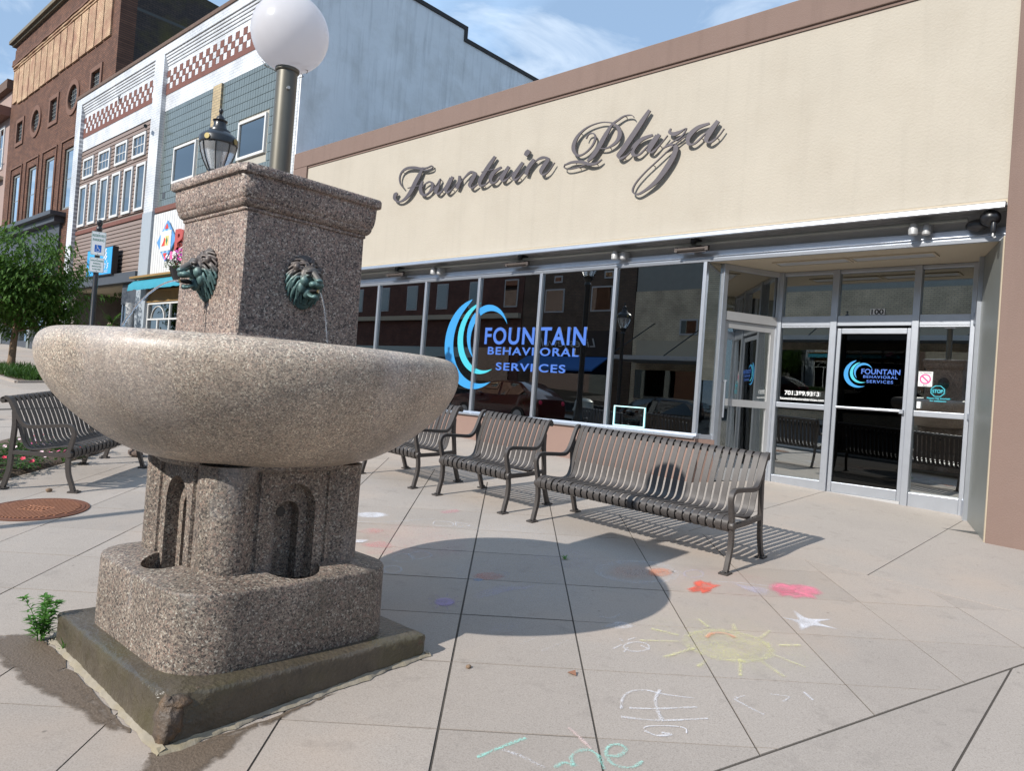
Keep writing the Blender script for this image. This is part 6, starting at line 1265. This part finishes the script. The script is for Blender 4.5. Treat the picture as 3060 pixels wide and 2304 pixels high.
# ------------------------------------------------------------------ tree, kerbside bed, parking sign, lamps
TR = thing('street_tree', 'small leafy street tree with a slender trunk at the left edge', 'tree', (-22.7, 5.37, gz(-22.7, 5.37)))
rt_ = random.Random(21); z0 = gz(-22.7, 5.37); tk = MB(); tk.tube([(-22.7, 5.37, z0-.02), (-22.69, 5.38, z0+.35), (-22.72, 5.40, z0+.8), (-22.68, 5.42, z0+1.25), (-22.70, 5.44, z0+2.4)], [.115, .09, .082, .078, .045], 12)
tips = []
for i in range(34):
    a = rt_.uniform(0, 6.28); h_ = rt_.uniform(1.0, 2.5); L = rt_.uniform(.8, 1.55)*(1.15 if h_ < 2 else .75); el_ = rt_.uniform(.05, .75)
    p = Vector((-22.69, 5.42, z0+h_)); e_ = p+Vector((math.cos(a)*L*math.cos(el_), math.sin(a)*L*math.cos(el_), L*math.sin(el_))); mid = p.lerp(e_, .5)+Vector((0, 0, .12))
    tk.tube([p, mid, e_], [.028, .017, .006], 6); tips.append((p, mid, e_))
tk.build('trunk', MT['bark'], TR, 50)
lfm = MB()
for p, mid, e_ in tips:
    for j in range(26):
        t = rt_.uniform(.25, 1.05); c_ = (p.lerp(mid, t*2) if t < .5 else mid.lerp(e_, t*2-1))+Vector((rt_.gauss(0, .17), rt_.gauss(0, .17), rt_.gauss(0, .16)))
        # a spray of drooping leaves
        a = rt_.uniform(0, 6.28)
        for k in range(9):
            b = a+rt_.gauss(0, .9); q = c_+Vector((rt_.gauss(0, .07), rt_.gauss(0, .07), rt_.gauss(0, .06))); L = rt_.uniform(.12, .18)
            leaf_quad(lfm, q, q+Vector((math.cos(b)*L, math.sin(b)*L, -L*rt_.uniform(.1, .9))), L*.36, bend=.2)
for i in range(470):   # crown filling
    a = rt_.uniform(0, 6.28); u = rt_.uniform(-1, 1); r_ = rt_.uniform(.55, 1)**.5; s_ = math.sqrt(1-u*u); lump = 1+.42*noise.noise((math.cos(a)*1.6, math.sin(a)*1.6, u*2))
    c_ = Vector((-22.7+1.42*s_*math.cos(a)*r_*lump, 5.45+1.42*s_*math.sin(a)*r_*lump, z0+2.35+1.38*u*r_*lump))
    for k in range(12):
        b = a+rt_.gauss(0, 1); q = c_+Vector((rt_.gauss(0, .1), rt_.gauss(0, .1), rt_.gauss(0, .09))); L = rt_.uniform(.12, .19); leaf_quad(lfm, q, q+Vector((math.cos(b)*L, math.sin(b)*L, -L*rt_.uniform(.1, .9))), L*.36, bend=.2)
lfm.build('crown', MT['leaf'], TR)
tag(poly_sheet('tree_bed', [(-24.3, 4.75), (-19.2, 4.75), (-19.2, 5.75), (-24.3, 5.75)], .012, MT['soil'], None, .03), kind='structure')
kk = MB()
for a, b in (((-24.4, 4.66), (-19.1, 4.66)), ((-19.1, 4.66), (-19.1, 5.84)), ((-19.1, 5.84), (-24.4, 5.84))):
    d = Vector((b[0]-a[0], b[1]-a[1])).normalized()*.045; nn_ = Vector((-d.y, d.x)); q = [(a[0]-nn_.x, a[1]-nn_.y), (b[0]-nn_.x, b[1]-nn_.y), (b[0]+nn_.x, b[1]+nn_.y), (a[0]+nn_.x, a[1]+nn_.y)]
    kk.add([(x, y, gz(x, y)-.02) for x, y in q]+[(x, y, gz(x, y)+.05) for x, y in q], [(0, 1, 2, 3), (4, 5, 6, 7), (0, 1, 5, 4), (1, 2, 6, 5), (2, 3, 7, 6), (3, 0, 4, 7)])
tag(kk.build('bed_kerb', MT['sidewalk']), kind='structure')
gm = MB()
for i in range(2600):
    x = rt_.uniform(-23.6, -19.3); y = rt_.uniform(4.8, 5.7)
    if noise.noise((x*1.6, y*1.6, 3)) < -.15 or x < -22.9: continue
    a = rt_.uniform(0, 6.28); h_ = rt_.uniform(.08, .34); leaf_quad(gm, (x, y, gz(x, y)), (x+.12*math.cos(a), y+.12*math.sin(a), gz(x, y)+h_), .03)
tag(gm.build('bed_grass', MT['leaf_dark']), 'rough green weeds filling the tree bed', 'weeds', kind='stuff')

SP = thing('parking_sign', 'black post with white reserved parking signs in front of the blue shop sign', 'sign', (-17.06, 5.43, gz(-17.06, 5.43)))
z0 = gz(-17.06, 5.43)
m = MB().lathe([(.075, 0), (.075, .06), (.052, .09), (.052, 3.3), (.058, 3.3), (.058, 3.36), (.05, 3.37), (.06, 3.43), (.06, 3.47), (.035, 3.5), (.055, 3.54), (.062, 3.58), (.055, 3.62), (.02, 3.645)], (-17.06, 5.43, z0), 18); m.build('post', MT['black'], SP, 40)
fd = Vector((17.06, -5.43, 0)).normalized(); sr = Vector((-fd.y, fd.x, 0))   # face normal, sign right
def sgn(u, v, n_): c_ = Vector((-17.06, 5.43, 0))+fd*(.062+n_)+sr*u; return (c_.x, c_.y, v)
def splate(hw, z0_, z1_, n0, n1, r=.02):
    out = []
    for sx_, sz_, q in ((1, 1, 0), (-1, 1, 90), (-1, -1, 180), (1, -1, 270)):
        for i in range(5):
            t = rad(q+22.5*i); out.append((sx_*(hw-r)+r*math.cos(t), (z1_-r if sz_ > 0 else z0_+r)+r*math.sin(t)))
    m = MB(); k = len(out); m.add([sgn(u, v, n0) for u, v in out]+[sgn(u, v, n1) for u, v in out], [tuple(range(k)), tuple(range(k, 2*k))]+[(i, (i+1) % k, k+(i+1) % k, k+i) for i in range(k)]); return m
SGW = plain('sign_white', (.75, .78, .80), .45, var=.03)
for hw, za, zb_ in ((.135, 3.915, 4.415), (.135, 3.555, 3.865)):
    p = splate(hw, za, zb_, 0, .004).build('sign_plate', SGW, SP); splate(hw-.006, za+.006, zb_-.006, .0042, .0048).build('green_border', MT['green_txt'], p); splate(hw-.011, za+.011, zb_-.011, .005, .0056).build('plate_face', SGW, p)
    for v_ in (za+.03, zb_-.03): MB().add([sgn(.008*math.cos(q*1.05), v_+.008*math.sin(q*1.05), .009) for q in range(6)], [tuple(range(6))]).build('bolt', MT['black'], p)
ST = [c_ for c_ in SP.children if c_.name.startswith('sign_plate')]
def stext(body, size, u0, wid, v_, par, mat='green_txt', bold=.001): text('lettering', body, size, MT[mat], par, (0, 0, 0), facing=lambda a, b, c_: Vector(sgn(u0+a, v_+b, .0065+c_)), width=wid, depth=.0005, bold=bold)
stext('RESERVED', .075, -.115, .23, 4.305, ST[0]); stext('PARKING', .075, -.105, .21, 4.215, ST[0])
splate(.062, 3.985, 4.135, .0062, .0066, .004).build('access_panel', MT['sign_blue'], ST[0])
m = MB(); ring = [(-.004+.032*math.cos(rad(a)), 4.03+.032*math.sin(rad(a))) for a in range(150, 400, 12)]
for A, w_ in ((ring, .008), ([(-.018, 4.105), (-.014, 4.06), (.018, 4.055), (.028, 4.025), (.040, 4.022)], .010), ([(-.014, 4.08), (.014, 4.08)], .008)):
    for i in range(len(A)-1):
        d = Vector((A[i+1][0]-A[i][0], A[i+1][1]-A[i][1])).normalized()*w_/2; m.add([sgn(A[i][0]-d.y, A[i][1]+d.x, .0075), sgn(A[i+1][0]-d.y, A[i+1][1]+d.x, .0075), sgn(A[i+1][0]+d.y, A[i+1][1]-d.x, .0075), sgn(A[i][0]+d.y, A[i][1]-d.x, .0075)], [(0, 1, 2, 3)])
m.add([sgn(-.020+.010*math.cos(q*.7), 4.117+.010*math.sin(q*.7), .0075) for q in range(9)], [tuple(range(9))]); m.build('wheelchair_symbol', MT['decal_white'], ST[0])
for body, u0, wd_, v_ in (('UNAUTHORIZED', -.115, .23, 3.785), ('PARKING', -.07, .14, 3.725), ('MANDATES', -.085, .17, 3.665), ('$100 FEE', -.075, .15, 3.605)): stext(body, .042, u0, wd_, v_, ST[1], bold=.0008)

MT['lamp_glass'], n, l, b = newmat('seeded_lamp_glass'); b.inputs['Base Color'].default_value = (.80, .80, .80, 1); b.inputs['Roughness'].default_value = .16; b.inputs['Transmission Weight'].default_value = .75; b.inputs['IOR'].default_value = 1.2; nbump(n, l, nnoise(n, l, coords(n, 'obj'), 60, 2), b, .35, .01)
def lamp(label, x, y, group):
    o = thing('street_lamp', label, 'street lamp', (0, 0, 0), group)
    m = MB().lathe([(.20, 0), (.20, .12), (.15, .16), (.13, .55), (.09, .65), (.075, .8), (.06, 1.0), (.052, 3.35), (.075, 3.4), (.06, 3.45), (.085, 3.5), (.11, 3.53), (.05, 3.55)], n=20); m.build('post', MT['black'], o, 40)
    prof_ = [(.09, 3.555), (.115, 3.60), (.165, 3.70), (.200, 3.80), (.216, 3.88), (.218, 3.92)]; MB().lathe(prof_, n=28, cap=False).build('glass_globe', MT['lamp_glass'], o, 60)
    MB().lathe([(.06, 3.535), (.105, 3.545), (.105, 3.575), (.06, 3.58)], n=24).build('globe_seat', MT['black'], o, 40)
    MB().lathe([(.225, 3.905), (.236, 3.915), (.238, 3.985), (.228, 4.0), (.20, 4.03), (.135, 4.075), (.13, 4.10), (.10, 4.11), (.078, 4.15), (.075, 4.20), (.088, 4.21), (.092, 4.225), (.055, 4.235), (.048, 4.27), (.02, 4.295), (.014, 4.31), (.028, 4.345), (.022, 4.375), (.005, 4.385)], n=28).build('cap', MT['black'], o, 40)
    r_ = MB()
    for k in range(8):
        a = rad(45*k+12); r_.tube([((p[0]+.008)*math.cos(a), (p[0]+.008)*math.sin(a), p[1]) for p in prof_], .0075, 5)
    r_.build('cage_bars', MT['black'], o)
    for k in range(4):
        a = rad(90*k+30); q = MB().tube([(.236*math.cos(a), .236*math.sin(a), 3.95), (.247*math.cos(a), .247*math.sin(a), 3.95)], .036, 14); q.build('medallion', plain('gilt', (.26, .21, .09), .4, .6), o, 30)
    MB().lathe([(.03, 3.56), (.03, 3.70), (.045, 3.72), (.045, 3.82), (.02, 3.84)], n=12).build('bulb', MT['white'], o, 40)
    o.location = (x, y, gz(x, y)); return o
GLP = 'black lantern street lamps'
lm1 = lamp('black lantern street lamp rising behind the fountain pedestal', -9.28, 4.26, GLP)
def lamp_copy(label, x, y):
    c_ = copy_tree(lm1); c_['label'] = label; c_.location = (x, y, gz(x, y)); return c_
lamp_copy('black lantern street lamp hidden behind the pedestal by the hanging basket', -14.95, 6.42)
lamp_copy('black lantern street lamp left of the picture beside the manhole', -6.72, -2.05)
lamp_copy('black lantern street lamp seen only mirrored in the shop glass', -13.2, -3.0)

def basket(label, x, y, z, s_=1):
    o = thing('hanging_basket', label, 'hanging basket', (x, y, z)); MB().lathe([(.05*s_, -.30*s_), (.17*s_, -.27*s_), (.24*s_, -.12*s_), (.27*s_, 0), (.28*s_, .02*s_), (.25*s_, .0)], (x, y, z), 24).build('pot', MT['black'], o, 40)
    rb_ = random.Random(int(x*10)); f = MB(); fl = {k: MB() for k in ('petal_pink', 'petal_white', 'petal_purple')}
    for i in range(520):
        a = rb_.uniform(0, 6.28); u = rb_.random(); r_ = .36*s_*math.sqrt(rb_.random()); p = Vector((x+r_*math.cos(a), y+r_*math.sin(a), z+.05+.30*s_*u*(1-(r_/(.42*s_))**2)-.06*(r_ > .28*s_))); leaf_quad(f, p, p+Vector((rb_.uniform(-.06, .06), rb_.uniform(-.06, .06), rb_.uniform(-.04, .05))), .03)
    for i in range(120):
        a = rb_.uniform(0, 6.28); r_ = .38*s_*math.sqrt(rb_.random()); p = Vector((x+r_*math.cos(a), y+r_*math.sin(a), z+.08+.34*s_*(1-(r_/(.44*s_))**2)*rb_.uniform(.5, 1.05))); flower(fl[rb_.choice(list(fl))], p, rb_.uniform(.028, .042), Vector((x*-1+p.x*1+.3+(p.x-x)*4, -.5+(p.y-y)*4, .5)), rb_)
    f.build('foliage', MT['leaf_dark'], o)
    for k in fl: fl[k].build('blossoms', MT[k], o)
    c_ = MB()
    for k in range(3): a = rad(120*k); c_.tube([(x+.26*s_*math.cos(a), y+.26*s_*math.sin(a), z), (x, y, z+.75)], .004, 4)
    c_.build('chains', MT['black'], o); return o
basket('hanging basket of pink and white petunias left of the pedestal', -15.35, 6.52, 3.72)
m = MB().tube([(-14.95, 6.42, 4.5), (-15.35, 6.52, 4.5), (-15.35, 6.52, 4.45)], .014, 6); tag(m.build('basket_arm', MT['black']), 'short black bracket carrying the petunia basket', 'bracket')

# ------------------------------------------------------------------ the other side of the street (seen in the glass)
def opp(name, label, x0, x1, z1, mat, wins_, extra=None):
    o = thing(name, label, 'building', ((x0+x1)/2, -16, gz((x0+x1)/2, -16)), None); MB().box(x0, x1, -26, -16, -1, z1).build('wall', mat, o)
    for a, b, c_, d in wins_:
        w_ = MB().box(a, b, -16, -15.96, c_, d).build('window', MT['alu_dull'], o); MB().box(a+.08, b-.08, -15.96, -15.95, c_+.08, d-.08).build('pane', MT['glass_far'], w_)
    return o
MT['creambrick'] = brickmat('cream_brick', (.70, .57, .40), (.62, .50, .35), (.42, .35, .26), .22, .085, .011)
MT['brownbrick'] = brickmat('brown_brick', (.17, .11, .075), (.13, .085, .06), (.09, .07, .055), .22, .085, .011)
MT['darkred'] = brickmat('dark_red_brick', (.17, .07, .05), (.13, .055, .04), (.09, .06, .05), .22, .085, .011)
o1 = opp('cream_brick_building', 'cream brick building across the street mirrored in the entry glass', -21.3, 8, 7.5, MT['creambrick'], [(-18.6, -17.6, 5.2, 6.0)])
MB().box(-21.3, 8, -26, -16.05, 7.501, 11).build('upper_storey', MT['panel'], o1); MB().box(-21, 8, -15.99, -13.4, 3.75, 3.95).build('canopy', MT['alu_dull'], o1); MB().box(-21, 8, -15.97, -15.9, 4.0, 4.9).build('sign_band', MT['soffit'], o1)
for x in range(-20, 8, 3): MB().tube([(x, -15.95, 5.8), (x-1.0, -13.6, 3.95)], .03, 6).build('tie_rod', MT['black'], o1)
MB().box(-21, 8, -15.98, -15.93, .6, 3.4).build('shop_window', MT['glass_far'], o1)
o2 = opp('brown_brick_building', 'dark brown brick building across the street mirrored in the windows', -29.2, -21.35, 9.2, MT['brownbrick'], [(-27.5, -26.1, 6.5, 7.85), (-24.2, -22.8, 6.5, 7.9), (-26.9, -26.3, 8.2, 8.6), (-23.4, -22.8, 8.3, 8.7)])
MB().box(-28.6, -22.3, -15.98, -15.6, 4.0, 5.4).build('sign_fascia', MT['black'], o2); text('lettering', 'Lines Jewelry', .7, MT['alu_dull'], o2, (-23.4, -15.55, 4.5), width=4.6, shear=.3, mirror=True, facing=lambda a, b, c_: Vector((-23.4+a, -15.58+c_, 4.5+b)), depth=.03)
MB().prism([(-15.6, 3.95), (-15.6, 3.9), (-14.2, 3.1), (-14.2, 3.2)], -28.2, -22.5, 'yz').build('awning', plain('blue_awning', (.03, .12, .35), .8), o2); MB().box(-28.2, -22.5, -15.98, -15.93, .9, 3.6).build('shop_window', MT['glass_far'], o2)
o3 = opp('red_brick_building', 'dark red brick building across the street mirrored at the left windows', -52, -29.25, 10.5, MT['darkred'], [(-40.1+3.1*i, -39.0+3.1*i, 6.9, 8.6) for i in range(-2, 4)])
MB().box(-52, -29.3, -15.98, -15.7, 6.2, 6.5).build('belt_course', MT['soffit'], o3); MB().box(-51, -30, -15.98, -15.9, 1.0, 4.4).build('shop_window', MT['glass_far'], o3)
o4 = thing('added_side_building', 'added cream brick building out of view, mirrored at the entry jamb', 'building', (24, 14, -.3)); MB().box(17, 34, -2.5, 24, -2, 9).build('wall', MT['creambrick'], o4)  # added out of view to fill the jamb reflection and darken right-facing sides
for i in range(5):
    w_ = MB().box(16.94, 17, 7+3.2*i, 8.4+3.2*i, 4.5, 6.6).build('window', MT['alu_dull'], o4); MB().box(16.93, 16.94, 7.1+3.2*i, 8.3+3.2*i, 4.6, 6.5).build('pane', MT['glass_far'], w_)
MB().box(16.9, 17, -2, 23, 0, 2.8).build('shop_window', MT['glass_far'], o4); MB().box(16.6, 34.2, -2.7, 24, 9.0, 9.4).build('cornice', MT['soffit'], o4)
o5 = opp('tan_brick_building', 'dark brick building at the far right of the opposite street side', 8.05, 30, 9.5, MT['brownbrick'], [(10+3.2*i, 11.6+3.2*i, 5.5, 7.5) for i in range(5)]); MB().box(9, 29, -15.98, -15.9, .0, 3.2).build('shop_window', MT['glass_far'], o5)
# parked car and litter bin on the far kerb, both mirrored in the glass
def car(label, x, y, paint):
    o = thing('parked_car', label, 'car', (x, y, gz(x, y)-.15)); z = gz(x, y)-.15
    sec = [(-2.3, .35, .62), (-2.25, .32, .95), (-1.6, .28, 1.05), (-1.15, .28, 1.10), (-.55, .28, 1.55), (.3, .28, 1.66), (1.3, .28, 1.62), (1.95, .28, 1.25), (2.28, .30, 1.02), (2.34, .36, .62)]
    m = MB(); rings = []
    for X_, lo, hi in sec:
        b = .90 if abs(X_) < 2.1 else .80; t = .66 if hi > 1.3 else .80; mid = min(hi-.02, 1.02)
        rings.append([(x+X_, y-b*.95, z+lo), (x+X_, y-b, z+.6), (x+X_, y-b*.97, z+mid), (x+X_, y-t, z+hi-.03), (x+X_, y-t*.6, z+hi), (x+X_, y+t*.6, z+hi), (x+X_, y+t, z+hi-.03), (x+X_, y+b*.97, z+mid), (x+X_, y+b, z+.6), (x+X_, y+b*.95, z+lo)])
    k = 10; m.v = [p for r_ in rings for p in r_]; m.f = [(i*k+j, i*k+(j+1) % k, (i+1)*k+(j+1) % k, (i+1)*k+j) for i in range(len(rings)-1) for j in range(k)]+[tuple(range(k)), tuple(range((len(rings)-1)*k, len(rings)*k))]
    m.build('body', paint, o, 40)
    for s_ in (-1, 1):
        yy = y+s_*.83; MB().add([(x-.95, yy+s_*.02, z+1.10), (x-.45, y+s_*.72, z+1.48), (x+.32, y+s_*.70, z+1.57), (x+.32, yy+s_*.03, z+1.08)], [(0, 1, 2, 3)]).build('window', MT['glass_door'], o); MB().add([(x+.42, yy+s_*.03, z+1.08), (x+.42, y+s_*.70, z+1.57), (x+1.25, y+s_*.71, z+1.53), (x+1.75, yy+s_*.02, z+1.15)], [(0, 1, 2, 3)]).build('window', MT['glass_door'], o)
        MB().ell((x-2.2, y+s_*.62, z+.80), (.10, .16, .08)).build('headlight', MT['alu'], o, 60); MB().ell((x+2.27, y+s_*.66, z+.88), (.06, .12, .10)).build('tail_light', MT['petal_red'], o, 60); MB().box(x-.7, x-.5, y+s_*.93-.06, y+s_*.93+.06, z+1.02, z+1.14).build('mirror', paint, o, bevel=.03)
        for X_ in (-1.42, 1.42):
            w_ = MB().tube([(x+X_, y+s_*.72, z+.34), (x+X_, y+s_*.92, z+.34)], .34, 24).build('wheel', MT['black'], o, 30); MB().tube([(x+X_, y+s_*.915, z+.34), (x+X_, y+s_*.935, z+.34)], .22, 16).build('rim', MT['alu'], w_, 30)
    return o
car('black sport utility vehicle parked across the plaza, mirrored in the glass', -12.6, -4.6, plain('black_car_paint', (.012, .013, .016), .15, 0, coat=1, var=.05))
car('dark red sedan parked up the street, mirrored in the glass', -19.5, -4.6, plain('dark_car_paint', (.07, .012, .012), .15, 0, coat=1, var=.05))
LB = thing('litter_bin', 'slatted litter bin with domed hood mirrored in the glass', 'litter bin', (-13.5, -1.6, gz(-13.5, -1.6))); z0 = gz(-13.5, -1.6); 
for i in range(20):
    a = rad(18*i); MB().box(-.025, .025, -.006, .006, 0, .78).build('slat', MT['bench'], LB)
    s_ = [c_ for c_ in LB.children if c_.name.startswith('slat')][-1]; s_.data.transform(Matrix.Translation(wloc(LB))); s_.location = (.31*math.cos(a), .31*math.sin(a), .05); s_.rotation_euler = (0, 0, a+rad(90))
MB().lathe([(.30, .05), (.30, .80), (.34, .82), (.34, .86), (.30, .95), (.28, 1.12), (.18, 1.2), (.01, 1.22)], (-13.5, -1.6, z0), 24).build('hood', MT['panel'], LB, 40)
